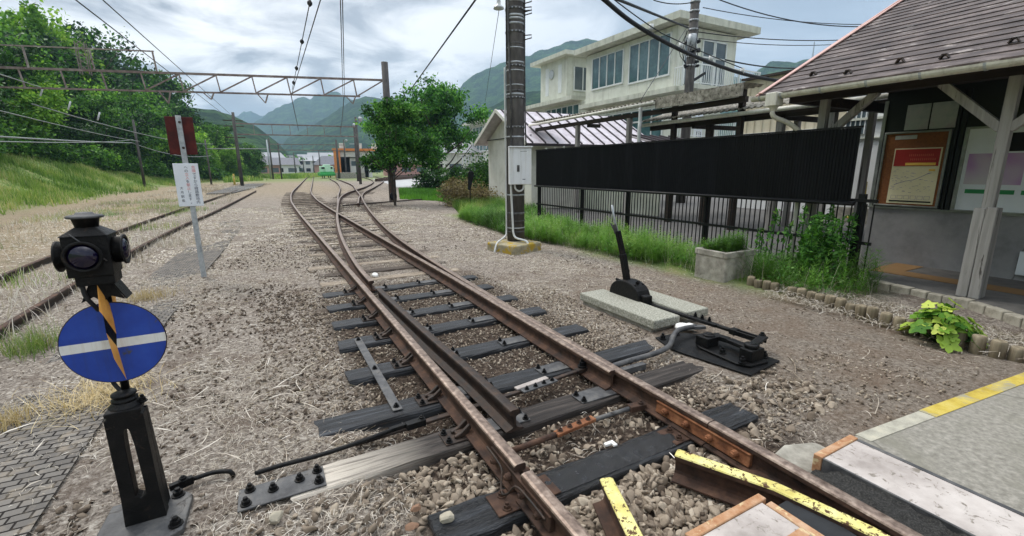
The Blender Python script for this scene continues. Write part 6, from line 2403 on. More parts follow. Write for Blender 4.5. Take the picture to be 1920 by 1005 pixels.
# ------------------------------------------------------------------ second points lamp, paddle marker
q = G(737, 378)
s2 = thing('switch_signal', 'small dark switch lamp stand in front of the pole by the green tree', 'railway signal', (q.x, q.y, 0))
b = MB()
b.box(q.x - .16, q.x + .16, q.y - .1, q.y + .1, 0, .06)
b.box(q.x - .12, q.x - .06, q.y - .05, q.y + .05, .06, .9)
b.box(q.x + .08, q.x + .12, q.y - .05, q.y + .05, .06, .95)
b.build('stand', M['rust'], s2)
b = MB()
b.lathe((q.x, q.y - .06, .27), [(.16, 0), (.18, .02), (.18, .05), (.10, .06)], 18, (0, -1, 0))
b.build('lamp_drum', M['black_iron'], s2)
b = MB()
b.tube([(q.x, q.y + .02, .1), (q.x, q.y + .02, 1.1)], .03, 8)
b.box(q.x - .03, q.x + .03, q.y - .02, q.y + .0, .5, 1.05)
b.build('shaft', M['rust'], s2)
b = MB()
b.bar((2.9, 20.6, .05), (q.x + 2.4, q.y + .6, .05), .09, .05)
tag(b.build('point_rod', M['rust_dark']), 'long dark rod lying across the second points', 'rod')
q = G(884, 392)
dq = math.hypot(q.x, q.y)
z1_, z0_ = AT(885, 320, dq).z, AT(885, 357, dq).z
pdl = thing('paddle_marker', 'black paddle marker leaning on a thin stem in the weeds', 'marker', (q.x, q.y, 0))
b = MB()
k_ = dq / 23.2
b.prism([(q.x - .16 * k_, q.y, z0_ + .03), (q.x - .02 * k_, q.y, z0_), (q.x + .20 * k_, q.y, z1_ - .14), (q.x + .17 * k_, q.y, z1_ - .03), (q.x - .04 * k_, q.y, z1_), (q.x - .12 * k_, q.y, z1_ - .08)], (0, .05, 0))
b.build('paddle', M['black_paint'], pdl, bevel=.015, seg=2)
b = MB()
b.tube([(q.x - .03, q.y + .06, 0), (q.x, q.y + .06, z0_ + .3)], .02, 6)
b.build('stem', M['black_iron'], pdl)

# ------------------------------------------------------------------ depot, rail cars, houses
dc = AT(665, 328, 97)
dp = thing('depot_shed', 'open fronted depot shed with an orange gable frame', 'depot', (dc.x, dc.y, 0))
wd, ht = 6.4, 6.2
dx_, dy_ = Vector((math.cos(-.14), math.sin(-.14), 0)), Vector((math.sin(.14), math.cos(.14), 0))


def dpt(u, v, z):
    q = Vector((dc.x, dc.y, 0)) + dx_ * u + dy_ * v
    return (q.x, q.y, z)


def dbox(b, u0, u1, v0, v1, z0, z1, mi=0):
    P = [dpt(u, v, z) for z in (z0, z1) for v in (v0, v1) for u in (u0, u1)]
    b.add(P, [(0, 2, 3, 1), (4, 5, 7, 6), (0, 1, 5, 4), (2, 6, 7, 3), (0, 4, 6, 2), (1, 3, 7, 5)], mi)


b = MB()
dbox(b, -2.8, 3.4, .3, 22, 5.0, 5.15)
dbox(b, 2.75, 3.4, 0, 22, 0, 5.0)
dbox(b, -2.8, -2.5, .3, 22, 0, 5.0)
dbox(b, -2.5, 2.75, 0, .3, 4.0, 5.0)
dbox(b, -2.5, 2.75, 21, 22, 0, 5.0)
b.build('shed_wall', M['depot_white'], dp)
b = MB()
dbox(b, -3.6, -2.4, -.5, .6, 0, 5.4)
dbox(b, -3.8, 7.2, -.6, .5, 5.15, 5.6)
b.build('orange_frame', M['shed_orange'], dp)
b = MB()
for u in (-1.9, 1.2, 4.2, 6.2):
    dbox(b, u - .55, u + .55, -.2, 1.2, 5.6, 6.6)
b.build('roof_vent', M['depot_white'], dp)
b = MB()
dbox(b, -3.4, 1.6, -9, -1, 0, 1.0)
tag(b.build('loading_platform', M['concrete']), 'low concrete platform in front of the depot', 'platform')
b = MB()
tr = thing('grey_train', 'old cream grey train standing inside the depot', 'train', dpt(.6, 2, 0))
dbox(b, -.7, 2.0, .8, 18, .9, 3.9)
b.build('car_body', M['depot_white'], tr, bevel=.15, seg=2)
b = MB()
dbox(b, -.45, .45, .74, .82, 2.3, 3.2)
dbox(b, .85, 1.75, .74, .82, 2.3, 3.2)
b.build('cab_window', M['glass_grey'], tr)
b = MB()
dbox(b, -.6, 1.9, 1.0, 17, .2, .9)
b.build('underframe', M['rust_dark'], tr)
gc = AT(615, 330, 92)
gr_ = thing('green_rail_car', 'small bright green and pale mint rail car on the far track', 'rail car', (gc.x, gc.y, 0))
b = MB()
b.box(gc.x - 1.25, gc.x + 1.25, gc.y, gc.y + 5, .45, 1.15)
b.box(gc.x - 1.35, gc.x + 1.35, gc.y - .2, gc.y + .1, .5, .9)
b.build('chassis', M['green_paint'], gr_, bevel=.05)
b = MB()
b.box(gc.x - 1.15, gc.x + 1.15, gc.y + .6, gc.y + 2.6, 1.15, 2.2)
b.box(gc.x - .4, gc.x + .6, gc.y + .2, gc.y + 3.6, 1.15, 2.5)
b.build('cab', M['mint'], gr_, bevel=.08)
b = MB()
b.box(gc.x - .95, gc.x + .98, gc.y + .55, gc.y + .6, 1.72, 2.05)
b.build('cab_window', M['dark_void'], gr_)
b = MB()
for sx in (-.55, .55):
    for y_ in (gc.y + .9, gc.y + 4.0):
        b.lathe((gc.x + sx - .05, y_, .36), [(.34, 0), (.34, .1)], 16, (1, 0, 0))
b.build('wheel', M['rust_dark'], gr_)


def house(px, py, dist, w_, d_, h_, rh, wall, roof, label, hip=False, win=3, floors=1, turn=0.0):
    q = AT(px, 318, dist)
    z0 = 0.0
    t_ = thing('house', label, 'house', (q.x, q.y, z0))
    c_, s_ = math.cos(turn), math.sin(turn)

    def T(u, v, z):
        return (q.x + c_ * u - s_ * v, q.y + s_ * u + c_ * v, z)
    b = MB()
    P = [T(u, v, z) for z in (0, h_) for v in (0, d_) for u in (-w_ / 2, w_ / 2)]
    b.add(P, [(0, 2, 3, 1), (4, 5, 7, 6), (0, 1, 5, 4), (2, 6, 7, 3), (0, 4, 6, 2), (1, 3, 7, 5)])
    b.build('wall', M[wall], t_)
    b = MB()
    e = .6
    in_ = w_ * .28 if hip else 0
    Q = [T(-w_ / 2 - e, -e, h_), T(w_ / 2 + e, -e, h_), T(w_ / 2 + e, d_ + e, h_), T(-w_ / 2 - e, d_ + e, h_), T(-w_ / 2 - e + in_, d_ / 2, h_ + rh), T(w_ / 2 + e - in_, d_ / 2, h_ + rh)]
    b.add(Q, [(0, 1, 5, 4), (1, 2, 5), (2, 3, 4, 5), (3, 0, 4), (3, 2, 1, 0)])
    b.build('roof', M[roof], t_)
    for f in range(floors):
        for k in range(win):
            u = -w_ / 2 + w_ * (k + .5) / win
            zb = f * 2.7 + .9
            b = MB()
            P = [T(uu, vv, zz) for zz in (zb, zb + 1.3) for vv in (-.04, .05) for uu in (u - w_ / win * .32, u + w_ / win * .32)]
            b.add(P, [(0, 2, 3, 1), (4, 5, 7, 6), (0, 1, 5, 4), (2, 6, 7, 3), (0, 4, 6, 2), (1, 3, 7, 5)])
            b.build('window', M['glass_grey'] if (k + f) % 3 else M['dark_void'], t_)
    return t_


house(494, 0, 150, 9, 8, 3.0, 2.6, 'wall_pink', 'roof_grey', 'faded pink house with a dark hipped roof', True, 3, 1, .12)
house(514, 0, 172, 8, 8, 5.0, 2.4, 'wall_white', 'roof_pale', 'white house with a pale roof behind the pink one', False, 3, 2, .4)
house(536, 0, 168, 8, 8, 3.2, 2.4, 'wall_white', 'roof_grey', 'grey roofed house with a dark open porch', False, 2, 1, .1)
house(572, 0, 200, 15, 9, 5.0, 1.4, 'wall_white', 'roof_pale', 'long white building with a flat pale roof', False, 6, 2, .0)
house(624, 0, 190, 8, 9, 3.4, 3.4, 'wall_pink', 'roof_grey', 'dusty pink house left of the depot', True, 3, 1, .2)
house(608, 0, 230, 12, 9, 6.4, 3.0, 'wall_white', 'roof_pale', 'pale roofed house above the green rail car', False, 4, 2, -.1)
house(552, 0, 260, 11, 9, 6.2, 2.6, 'wall_white', 'roof_grey', 'grey roofed house far back among the poles', False, 4, 2, .3)
house(474, 0, 230, 9, 9, 5.6, 2.4, 'wall_white', 'roof_pale', 'white gabled house at the wood edge far back', False, 3, 2, .2)
house(588, 0, 300, 14, 9, 8, 2.6, 'wall_white', 'roof_pale', 'tallest white house at the foot of the hill', False, 5, 3, .1)
house(872, 0, 62, 10, 8, 3.6, 1.6, 'cream', 'roof_pale', 'cream house glimpsed between the green tree and the white shed', False, 4, 1, -.3)
house(790, 0, 118, 18, 9, 3.0, 1.4, 'wall_pink', 'roof_pale', 'low pinkish house glimpsed under the green tree', False, 5, 1, -.2)
# rows of stacked rusty rails beyond the road
for k in range(5):
    b = MB()
    p0_, p1_ = G(705 + k * 8, 337 - k * 1.6, .3), G(860, 326 - k * 1.0, .3)
    b.bar((p0_.x, p0_.y, .25), (p1_.x, p1_.y, .25), .3, .35)
    tag(b.build('rail_stack', M['rust']), 'low stack of rusty rails lying behind the pale road', 'rails', 'stacks of rusty rails')
b = MB()
q = G(765, 352)
for k in range(9):
    p0_ = AT(868 + k * 5.5, 330, 30)
    b.tube([(p0_.x, p0_.y, 0), (p0_.x, p0_.y, 2.4)], .025, 5)
for z_ in (.3, 1.3, 2.35):
    p0_, p1_ = AT(862, 330, 30), AT(918, 330, 30)
    b.tube([(p0_.x, p0_.y, z_), (p1_.x, p1_.y, z_)], .025, 5)
tag(b.build('wire_fence', M['galv']), 'grey mesh fence standing left of the white shed', 'fence')

q = AT(1523, 112, 760)
b = MB()
for dx in (-2.2, 2.2):
    b.bar((q.x + dx, q.y, q.z - 12), (q.x, q.y, q.z + 22), .7, .7)
for k in range(6):
    w_ = 2.2 * (1 - k / 6)
    b.bar((q.x - w_, q.y, q.z - 10 + k * 5), (q.x + w_, q.y, q.z - 6 + k * 5), .5, .5)
tag(b.build('lattice_mast', M['galv']), 'tiny lattice mast on the hill above the slate roof', 'mast')

rr_ = random.Random(31)
for k, (px_, top_, d_) in enumerate(((468, 268, 120), (484, 290, 140), (555, 286, 150), (571, 296, 170), (590, 292, 165), (602, 282, 140), (546, 300, 190))):
    dist_pole('thin far pole among the houses at the end of the line', px_, 330, top_, d_, .10 + .0004 * d_, M['pole_dark'], group='thin far poles among the houses')
# ------------------------------------------------------------------ foliage
def leaf_quads(C, size, rng, up_bias=0.3, aspect=0.55):
    """one bent leaf quad per centre"""
    n = len(C)
    d = rng.normal(size=(n, 3))
    d[:, 2] += up_bias
    d /= np.linalg.norm(d, axis=1)[:, None]
    a = rng.normal(size=(n, 3))
    u = np.cross(d, a)
    u /= np.linalg.norm(u, axis=1)[:, None] + 1e-9
    v = np.cross(d, u)
    s = size * rng.uniform(.6, 1.25, n)[:, None]
    V = np.stack([C - u * s * .5, C + v * s * aspect * .5 + d * s * .06, C + u * s * .5, C - v * s * aspect * .5 + d * s * .06], 1).reshape(-1, 3)
    F = np.arange(4 * n).reshape(-1, 4)
    return V, F


def crown_arrays(lobes, n_cl, per, cl_r, leaf, seed, flat=.75):
    """lobes: (x,y,z,rx,ry,rz); clumps sit in the outer shell of each lobe, leaves inside each clump"""
    rng = np.random.default_rng(seed)
    w_ = np.array([l[3] * l[4] * l[5] for l in lobes]) ** .67
    pick = rng.choice(len(lobes), n_cl, p=w_ / w_.sum())
    L = np.array(lobes)[pick]
    d = rng.normal(size=(n_cl, 3))
    d /= np.linalg.norm(d, axis=1)[:, None]
    r = rng.uniform(.25, 1.0, n_cl) ** .45
    cc = L[:, :3] + d * L[:, 3:6] * r[:, None]
    cr = cl_r * rng.uniform(.5, 1.3, n_cl)
    off = rng.normal(size=(n_cl, per, 3)) * .5
    off[..., 2] *= flat
    C = (cc[:, None, :] + off * cr[:, None, None]).reshape(-1, 3)
    V, F = leaf_quads(C, leaf, rng)
    base = rng.uniform(.0, 1.0, n_cl) ** 1.3 * .9 + .02
    rnd = np.clip(np.repeat(base, per) + rng.normal(size=n_cl * per) * .20, 0, 1)
    return V, F, np.repeat(rnd, 4)


def limb_mesh(h, r, seed, spread=.5, n=6, z0=.25):
    rng = random.Random(seed)
    b = MB()
    pts_ = [Vector((0, 0, -.3)), Vector((rng.uniform(-.1, .1), rng.uniform(-.1, .1), h * .25)), Vector((rng.uniform(-.2, .2), rng.uniform(-.2, .2), h * .55)), Vector((rng.uniform(-.3, .3), rng.uniform(-.3, .3), h * .9))]
    b.tube(cat_rom(pts_, h * .08), [r * (1 - .8 * k / 40) for k in range(len(cat_rom(pts_, h * .08)))], 8)
    for k in range(n):
        a = 6.28 * k / n + rng.uniform(-.4, .4)
        s_ = rng.uniform(z0, .65)
        p0_ = Vector((0, 0, h * s_))
        p1_ = p0_ + Vector((math.cos(a) * h * spread * .5, math.sin(a) * h * spread * .5, h * .16))
        p2_ = p0_ + Vector((math.cos(a) * h * spread * .85, math.sin(a) * h * spread * .85, h * .36))
        q_ = cat_rom([p0_, p1_, p2_], h * .08)
        b.tube(q_, [r * .42 * (1 - .85 * i / len(q_)) for i in range(len(q_))], 6)
    return b


def tree(label, loc, lobes, n_cl, per, cl_r, leaf, m, seed, h, r, group=None, name='broadleaf_tree', spread=.45, n=7, z0=.25):
    t_ = thing(name, label, 'tree', loc, group)
    lb = limb_mesh(h, r, seed, spread, n, z0)
    lb.v = [(v[0] + loc[0], v[1] + loc[1], v[2] + loc[2]) for v in lb.v]
    lb.build('trunk', M['bark'], t_)
    V, F, rn = crown_arrays(lobes, n_cl, per, cl_r, leaf, seed)
    np_mesh('crown', V, F, M[m], {'rnd': rn}, parent=t_)
    return t_


# the big green tree beside the road and its slimmer neighbour at the gantry pole
q = G(822, 352)
rt_ = random.Random(19)
lob = [(-.6, 0, 5.2, 2.2, 2.0, 1.7)]
for k in range(15):
    a_ = rt_.uniform(0, 6.28)
    zz_ = rt_.uniform(2.6, 7.6)
    rr2 = rt_.uniform(1.2, 3.3) * (1.0 if zz_ < 6.2 else .62)
    lob.append((-.6 + math.cos(a_) * rr2, math.sin(a_) * rr2 * .9, zz_, rt_.uniform(.7, 1.5), rt_.uniform(.7, 1.4), rt_.uniform(.45, .95)))
lob += [(-3.6, .7, 6.0, 1.3, 1.2, .9), (-3.3, .5, 4.4, 1.2, 1.2, .8), (-2.4, 0, 7.1, 1.2, 1.1, .8), (-4.6, 1.2, 5.0, .8, .8, .7), (3.0, -.9, 6.0, 1.1, 1.1, .7), (2.2, -.4, 4.2, 1.3, 1.2, .7), (-2.9, 1.0, 5.4, 1.0, 1.0, .7), (-.2, 0, 7.9, 1.3, 1.2, .7), (1.4, -.5, 7.4, 1.0, 1.0, .7)]
tree('large ragged green tree with several low stems beside the pale road', (q.x, q.y, 0), lob, 400, 64, .62, .27, 'lf_tree', 5, 7.0, .20, spread=.5, n=9, z0=.06)
q2 = G(742, 385)
rt_ = random.Random(23)
lob = [(.3, 0, 2.9, 1.0, .9, .7)]
for k in range(16):
    a_ = rt_.uniform(0, 6.28)
    zz_ = rt_.uniform(1.75, 4.1)
    rr2 = rt_.uniform(.5, 1.65) * (1.0 if zz_ < 3.3 else .6)
    lob.append((.3 + math.cos(a_) * rr2, math.sin(a_) * rr2 * .8, zz_, rt_.uniform(.3, .7), rt_.uniform(.3, .65), rt_.uniform(.2, .45)))
tree('smaller green tree spreading round the gantry pole', (q2.x, q2.y, 0), lob, 300, 56, .28, .13, 'lf_tree', 8, 3.3, .06, spread=.45, n=8, z0=.3)
q3 = G(836, 356)


def shrub(label, loc, rx, ry, rz, n_cl, per, leaf, m, seed, name='shrub', group=None, cl=.22):
    t_ = thing(name, label, 'shrub', loc, group)
    V, F, rn = crown_arrays([(0, 0, rz * .9, rx, ry, rz), (rx * .4, 0, rz * .6, rx * .7, ry * .7, rz * .7), (-rx * .5, 0, rz * .5, rx * .6, ry * .7, rz * .6)], n_cl, per, cl, leaf, seed)
    V[:, 2] = np.maximum(V[:, 2], .0)
    np_mesh('foliage', V, F, M[m], {'rnd': rn}, parent=t_)
    b = MB()
    rr_ = random.Random(seed)
    for k in range(5):
        b.tube([(loc[0], loc[1], loc[2]), (loc[0] + rr_.uniform(-.5, .5) * rx, loc[1] + rr_.uniform(-.5, .5) * ry, loc[2] + rz * 1.2)], .015, 5)
    b.build('stem', M['bark'], t_)
    return t_


shrub('dark dense shrub at the foot of the large green tree', (q3.x, q3.y, 0), 2.4, 1.5, .95, 120, 60, .2, 'lf_dark', 21, cl=.5)
q = G(905, 385)
shrub('dry brown shrub mixed with green left of the white shed', (q.x - .5, q.y + .4, 0), 1.1, 1.4, .55, 90, 60, .10, 'lf_dry', 22, cl=.35)
q = G(870, 368)
shrub('pale brown dead brush beside the paddle marker', (q.x + .6, q.y + 1.2, 0), 1.6, 1.6, .5, 90, 60, .13, 'lf_dry', 23, cl=.4)
q = AT(905, 330, 27)
shrub('tall green bush in front of the mesh fence', (q.x, q.y, 0), 1.3, 1.2, 1.3, 110, 60, .16, 'lf_mid', 24, cl=.45)

# the wooded bank at the left: five kinds of tree set out as individuals
KINDS = []
for k, (m_, lb, H_, W_, sd) in enumerate((('lf_dark', 'dense deep green tree of the wooded bank left of the tracks', 10.5, 4.0, 31), ('lf_mid', 'bushy mid green tree of the wooded bank left of the tracks', 9.0, 3.8, 32),
                                          ('lf_light', 'bright light green tree of the wooded bank left of the tracks', 8.2, 3.2, 33), ('lf_mid', 'slender mid green tree of the wooded bank left of the tracks', 11.5, 3.0, 34),
                                          ('lf_dark', 'broad low dark tree of the wooded bank left of the tracks', 7.5, 4.4, 35))):
    rr_ = random.Random(sd)
    lob = [(0, 0, H_ * .62, W_ * .8, W_ * .8, H_ * .30)]
    for j in range(7):
        a = j * .9 + rr_.uniform(-.3, .3)
        lob.append((math.cos(a) * W_ * .55, math.sin(a) * W_ * .55, H_ * rr_.uniform(.32, .82), W_ * rr_.uniform(.35, .55), W_ * rr_.uniform(.35, .55), H_ * rr_.uniform(.12, .2)))
    KINDS.append((tree(lb, (0, 0, 0), lob, 230, 42, .85, .36, m_, sd, H_ * .8, .2, 'trees of the left wooded bank'), lb))
spots = []
rr_ = random.Random(77)
for row in range(5):
    y = 24.0 + row * 1.5
    while y < 118:
        x = float(foot_x(min(y, 105))) + max(0, y - 105) * .05 - 7.0 - row * 4.4 + rr_.uniform(-1.6, 1.6)
        if y > 62:
            x += min(6.6, (y - 62) * .2)
        spots.append((x, y + rr_.uniform(-1, 1), row))
        y += (4.4 if row < 2 else 5.6) + y * .012
used_k = set()
for i, (x, y, row) in enumerate(spots):
    a = math.degrees(math.atan2(x, y))
    if a < -34 or a > 2:
        continue
    k = rr_.choices(range(5), (3, 4, 3 if row < 2 else 2, 3, 3))[0]
    if 84 < y < 102 and row == 0:
        k = 2
    rt, lb = KINDS[k]
    s_ = rr_.uniform(.8, 1.15) * (.80 + .14 * row) * (1 + .0042 * max(0, y - 38) - (.30 if y > 86 and row == 0 else 0))
    o = rt if k not in used_k else dup(rt)
    used_k.add(k)
    o.location = (x, y, float(bank_h(x, y)) - .5)
    o.rotation_euler = (0, 0, rr_.uniform(0, 6.28))
    o.scale = (s_, s_, s_ * rr_.uniform(.9, 1.12))
for k, (rt, lb) in enumerate(KINDS):
    if k not in used_k:
        for ch in list(rt.children):
            bpy.data.objects.remove(ch)
        bpy.data.objects.remove(rt)
# hedge of shrubs closing the foot of the wood
hp_ = None
HL = 'low green bush at the foot of the wooded bank'
for i in range(34):
    y = 30 + i * 2.3 + rr_.uniform(-.8, .8)
    x = float(foot_x(min(y, 105))) + max(0, y - 105) * .05 - 6.4 + (min(6.6, (y - 62) * .2) if y > 62 else 0) + rr_.uniform(-1.2, 1.0)
    if math.degrees(math.atan2(x, y)) < -26:
        continue
    if hp_ is None:
        hp_ = shrub(HL, (0, 0, 0), 1.5, 1.5, 1.0, 90, 40, .26, 'lf_mid', 44, group='bushes at the foot of the wood', cl=.55)
        o = hp_
    else:
        o = dup(hp_)
    o.location = (x, y, float(bank_h(x, y)) - .1)
    s_ = rr_.uniform(.6, 1.25)
    o.scale = (s_, s_, s_)
    o.rotation_euler = (0, 0, rr_.uniform(0, 6.28))
# distant tree belt round the town
V_, F_, R_ = [], [], []
nb_ = 0
for i in range(46):
    px_ = 330 + i * 13 + rr_.uniform(-6, 6)
    if px_ > 930:
        break
    d_ = rr_.uniform(190, 300)
    q = AT(px_, 318, d_)
    V, F, rn = crown_arrays([(q.x, q.y, 3.2, 5, 5, 3.4)], 26, 26, 1.9, 1.5, 500 + i)
    F_.append(F + nb_)
    nb_ += len(V)
    V_.append(V)
    R_.append(rn)
o = np_mesh('woodland', np.concatenate(V_), np.concatenate(F_), M['lf_mid'], {'rnd': np.concatenate(R_)})
tag(o, 'far belt of trees among and behind the houses', 'woodland', kind='stuff')


# ------------------------------------------------------------------ blades: grass, horsetail, straw
def blades(n, xy, hlo, hhi, wid, lean, rng, zfun=ground_h, curl=.5, segs=2):
    x, y = xy
    z = zfun(x, y)
    h = rng.uniform(hlo, hhi, n)
    a = rng.uniform(0, 2 * math.pi, n)
    ln = rng.uniform(.1, 1, n) * lean
    dx, dy = np.cos(a) * ln * h, np.sin(a) * ln * h
    wa = a + math.pi / 2
    wx, wy = np.cos(wa) * wid / 2, np.sin(wa) * wid / 2
    V = []
    for k in range(segs + 1):
        t_ = k / segs
        cx, cy, cz = x + dx * t_ ** (1 + curl), y + dy * t_ ** (1 + curl), z + h * t_ * (1 - .12 * ln * t_)
        tw = 1 - t_ * .8
        V.append(np.stack([cx - wx * tw, cy - wy * tw, cz], -1))
        V.append(np.stack([cx + wx * tw, cy + wy * tw, cz], -1))
    V = np.stack(V, 1).reshape(-1, 3)
    m_ = 2 * (segs + 1)
    b_ = np.arange(n)[:, None] * m_
    F = np.concatenate([np.stack([b_[:, 0] + 2 * k, b_[:, 0] + 2 * k + 1, b_[:, 0] + 2 * k + 3, b_[:, 0] + 2 * k + 2], -1) for k in range(segs)])
    return V, F, m_


def in_poly(x, y, poly):
    c = np.zeros(len(x), bool)
    j = len(poly) - 1
    for i in range(len(poly)):
        xi, yi = poly[i]
        xj, yj = poly[j]
        k = ((yi > y) != (yj > y)) & (x < (xj - xi) * (y - yi) / (yj - yi + 1e-12) + xi)
        c ^= k
        j = i
    return c


def scatter_poly(n, poly, rng, dens=None):
    P = np.array(poly)
    lo, hi = P.min(0), P.max(0)
    X, Y = [], []
    tot = 0
    while tot < n:
        x, y = rng.uniform(lo[0], hi[0], n), rng.uniform(lo[1], hi[1], n)
        k = in_poly(x, y, poly)
        if dens is not None:
            k &= rng.uniform(0, 1, n) < dens(x, y)
        X.append(x[k])
        Y.append(y[k])
        tot += k.sum()
    return np.concatenate(X)[:n], np.concatenate(Y)[:n]


def blade_stuff(name, label, cat, n, poly, h, wid, lean, m, seed, dens=None, segs=2, hmod=None, zf=ground_h):
    rng = np.random.default_rng(seed)
    x, y = scatter_poly(n, poly, rng, dens)
    V, F, m_ = blades(n, (x, y), h[0], h[1], wid, lean, rng, segs=segs, zfun=zf)
    if hmod is not None:
        z0 = zf(x, y)
        k = np.repeat(hmod(x, y), m_)
        zz_ = np.repeat(z0, m_)
        V[:, 2] = zz_ + (V[:, 2] - zz_) * k
    tone = np.clip(.5 + (fbm(x * 1.3, y * 1.3, seed + 3) - .5) * 1.4 + (fbm(x * .22, y * .22, seed + 9) - .5) * 1.5 + rng.normal(size=n) * .16, 0, 1)
    o = np_mesh(name, V, F, M[m], {'rnd': np.repeat(tone, m_)})
    return tag(o, label, cat, kind='stuff')


BED = [(5.30, 13.4), (4.95, 9.6), (5.0, 8.3), (5.25, 6.9), (5.35, 5.4), (5.42, 4.5), (5.45, 3.5), (5.5, 2.9), (5.75, 2.5), (6.45, 2.5), (6.62, 2.9), (6.62, 10.9), (7.6, 11.4), (8.9, 14.8), (7.5, 15.0)]
BED2 = [(7.6, 21), (6.6, 17), (5.6, 13.8), (7.5, 15), (9.0, 15.3), (9.0, 20), (8.2, 22)]


def not_planter(x, y):
    return (~((x > 5.28) & (x < 6.0) & (y > 3.78) & (y < 4.4)) & ~((np.abs(x - 4.25) < .5) & (np.abs(y - 7.6) < .5))).astype(float)


# feathery horsetail: each stem carries whorls of thin branches
def horsetail(n, poly, seed, hl, hh, dens=None, zf=ground_h, scale=1.0):
    rng = np.random.default_rng(seed)
    x, y = scatter_poly(n, poly, rng, dens)
    z = zf(x, y)
    h = rng.uniform(hl, hh, n) * (.15 + 1.6 * np.clip(fbm(x * 1.1, y * 1.1, 12) - .08, 0, 1))
    VV, FF, RR, off_ = [], [], [], 0
    tone = np.clip(fbm(x * 1.1, y * 1.1, seed) * 1.0 + rng.normal(size=n) * .12, 0, 1)
    W = 9
    for wv in range(W):
        t_ = .18 + .8 * wv / W
        for k in range(4):
            a = rng.uniform(0, 6.28, n)
            ln = h * .30 * (1.05 - t_) * 1.3 + .015
            p0 = np.stack([x, y, z + h * t_], -1)
            p1 = p0 + np.stack([np.cos(a) * ln, np.sin(a) * ln, ln * rng.uniform(.1, .8, n)], -1)
            sd_ = np.stack([-np.sin(a), np.cos(a), np.zeros(n)], -1) * .0028 * scale
            V = np.stack([p0 - sd_, p0 + sd_, p1 + sd_ * .5, p1 - sd_ * .5], 1).reshape(-1, 3)
            VV.append(V)
            FF.append(np.arange(4 * n).reshape(-1, 4) + off_)
            off_ += 4 * n
            RR.append(np.repeat(np.clip(tone + .18 * (t_ - .5), 0, 1), 4))
    return np.concatenate(VV), np.concatenate(FF), np.concatenate(RR)


V1, F1, R1 = horsetail(5200, BED, 61, .16, .50, lambda x, y: not_planter(x, y) * (.25 + .75 * sst(.36, .5, fbm(x * 1.5, y * 1.5, 88))))
V2, F2, R2 = horsetail(170, [(5.38, 3.9), (5.88, 3.9), (5.88, 4.28), (5.38, 4.28)], 62, .06, .34, zf=lambda x, y: np.full_like(x, .38))
o = np_mesh('horsetail_bed', np.concatenate([V1, V2]), np.concatenate([F1, F2 + len(V1)]), M['horsetail'], {'rnd': np.concatenate([R1, R2])})
tag(o, 'feathery bright green horsetail covering the bed before the black fence', 'ground cover', kind='stuff')
blade_stuff('bed_grass', 'green grass mixed through the horsetail bed', 'grass', 13000, BED, (.05, .22), .005, .8, 'grass', 63, not_planter)
blade_stuff('bed_grass', 'pale mixed grass running on toward the white shed', 'grass', 9000, BED2, (.12, .5), .012, .6, 'grass', 64)
q_ = [G(748, 357), G(800, 354), G(842, 358), G(905, 374), G(880, 386), G(815, 377), G(750, 374)]
blade_stuff('dead_stems', 'brown dead stems standing in the horsetail bed', 'grass', 2600, BED, (.08, .42), .004, .9, 'straw', 97, not_planter)
blade_stuff('lawn', 'bright green lawn patch under the large tree', 'grass', 16000, [(p_.x, p_.y) for p_ in q_], (.08, .3), .03, .6, 'grass_lush', 65)
BANK = [(-6.2, 14), (-6.6, 40), (-5.5, 60), (-3.0, 95), (-9, 95), (-14, 60), (-16, 40), (-15, 20), (-12, 14)]
blade_stuff('bank_grass', 'rough grass on the left bank', 'grass', 52000, BANK, (.10, .42), .035, .7, 'grass', 66, lambda x, y: (.18 + .82 * sst(.40, .52, fbm(x * .5, y * .4, 18))) * sst(-.5, 2.0, foot_x(np.clip(y, 0, 105)) - x + (fbm(x * .6, y * .6, 8) - .5) * 3), hmod=lambda x, y: .15 + 2.6 * np.clip(fbm(x * .45, y * .45, 17) - .22, 0, 1))
blade_stuff('dry_grass', 'sparse dry grass over the left sidings', 'grass', 16000, [(-7, 4), (-2.2, 3), (-1.9, 12), (-1.2, 38), (1, 60), (-6, 60), (-7, 30)], (.04, .22), .012, 1.0, 'straw', 67, lambda x, y: sst(.38, .56, fbm(x * .8, y * .6, 72)))
blade_stuff('dry_grass', 'low green grass tufts dotted over the left sidings', 'grass', 5000, [(-7, 5), (-2.6, 4), (-2.2, 12), (-2, 30), (-7, 30)], (.05, .22), .010, .8, 'grass', 68, lambda x, y: (fbm(x * .7, y * .7, 33) > .58).astype(float))


def tuft(label, px_, py_, n, h, m, seed, spread=.12, name='grass_tuft', lean=.9, wid=.005):
    q = G(px_, py_)
    rng = np.random.default_rng(seed)
    x, y = q.x + rng.normal(size=n) * spread, q.y + rng.normal(size=n) * spread
    V, F, m_ = blades(n, (x, y), h * .4, h, wid, lean, rng, segs=3)
    o = np_mesh(name, V, F, M[m], {'rnd': np.repeat(np.clip(rng.normal(size=n) * .25 + .55, 0, 1), m_)})
    return tag(o, label, 'grass tuft')


tuft('golden dry grass tuft at the left edge beside the block path', 62, 655, 420, .24, 'grass', 71, .12)
tuft('golden straw heap behind the signal pedestal', 190, 745, 700, .14, 'straw_gold', 72, .16, lean=2.2)
tuft('pale straw tuft right of the signal lamp', 275, 562, 300, .16, 'straw_gold', 73, .12)
tuft('dry tuft beside the disused near rail', 330, 460, 420, .22, 'straw', 74, .3)
tuft('small dry tuft at the bottom left edge', 10, 800, 260, .16, 'straw_gold', 75, .06)
tuft('low green tuft behind the signal lamp chimney', 205, 405, 240, .25, 'grass_lush', 76, .18)

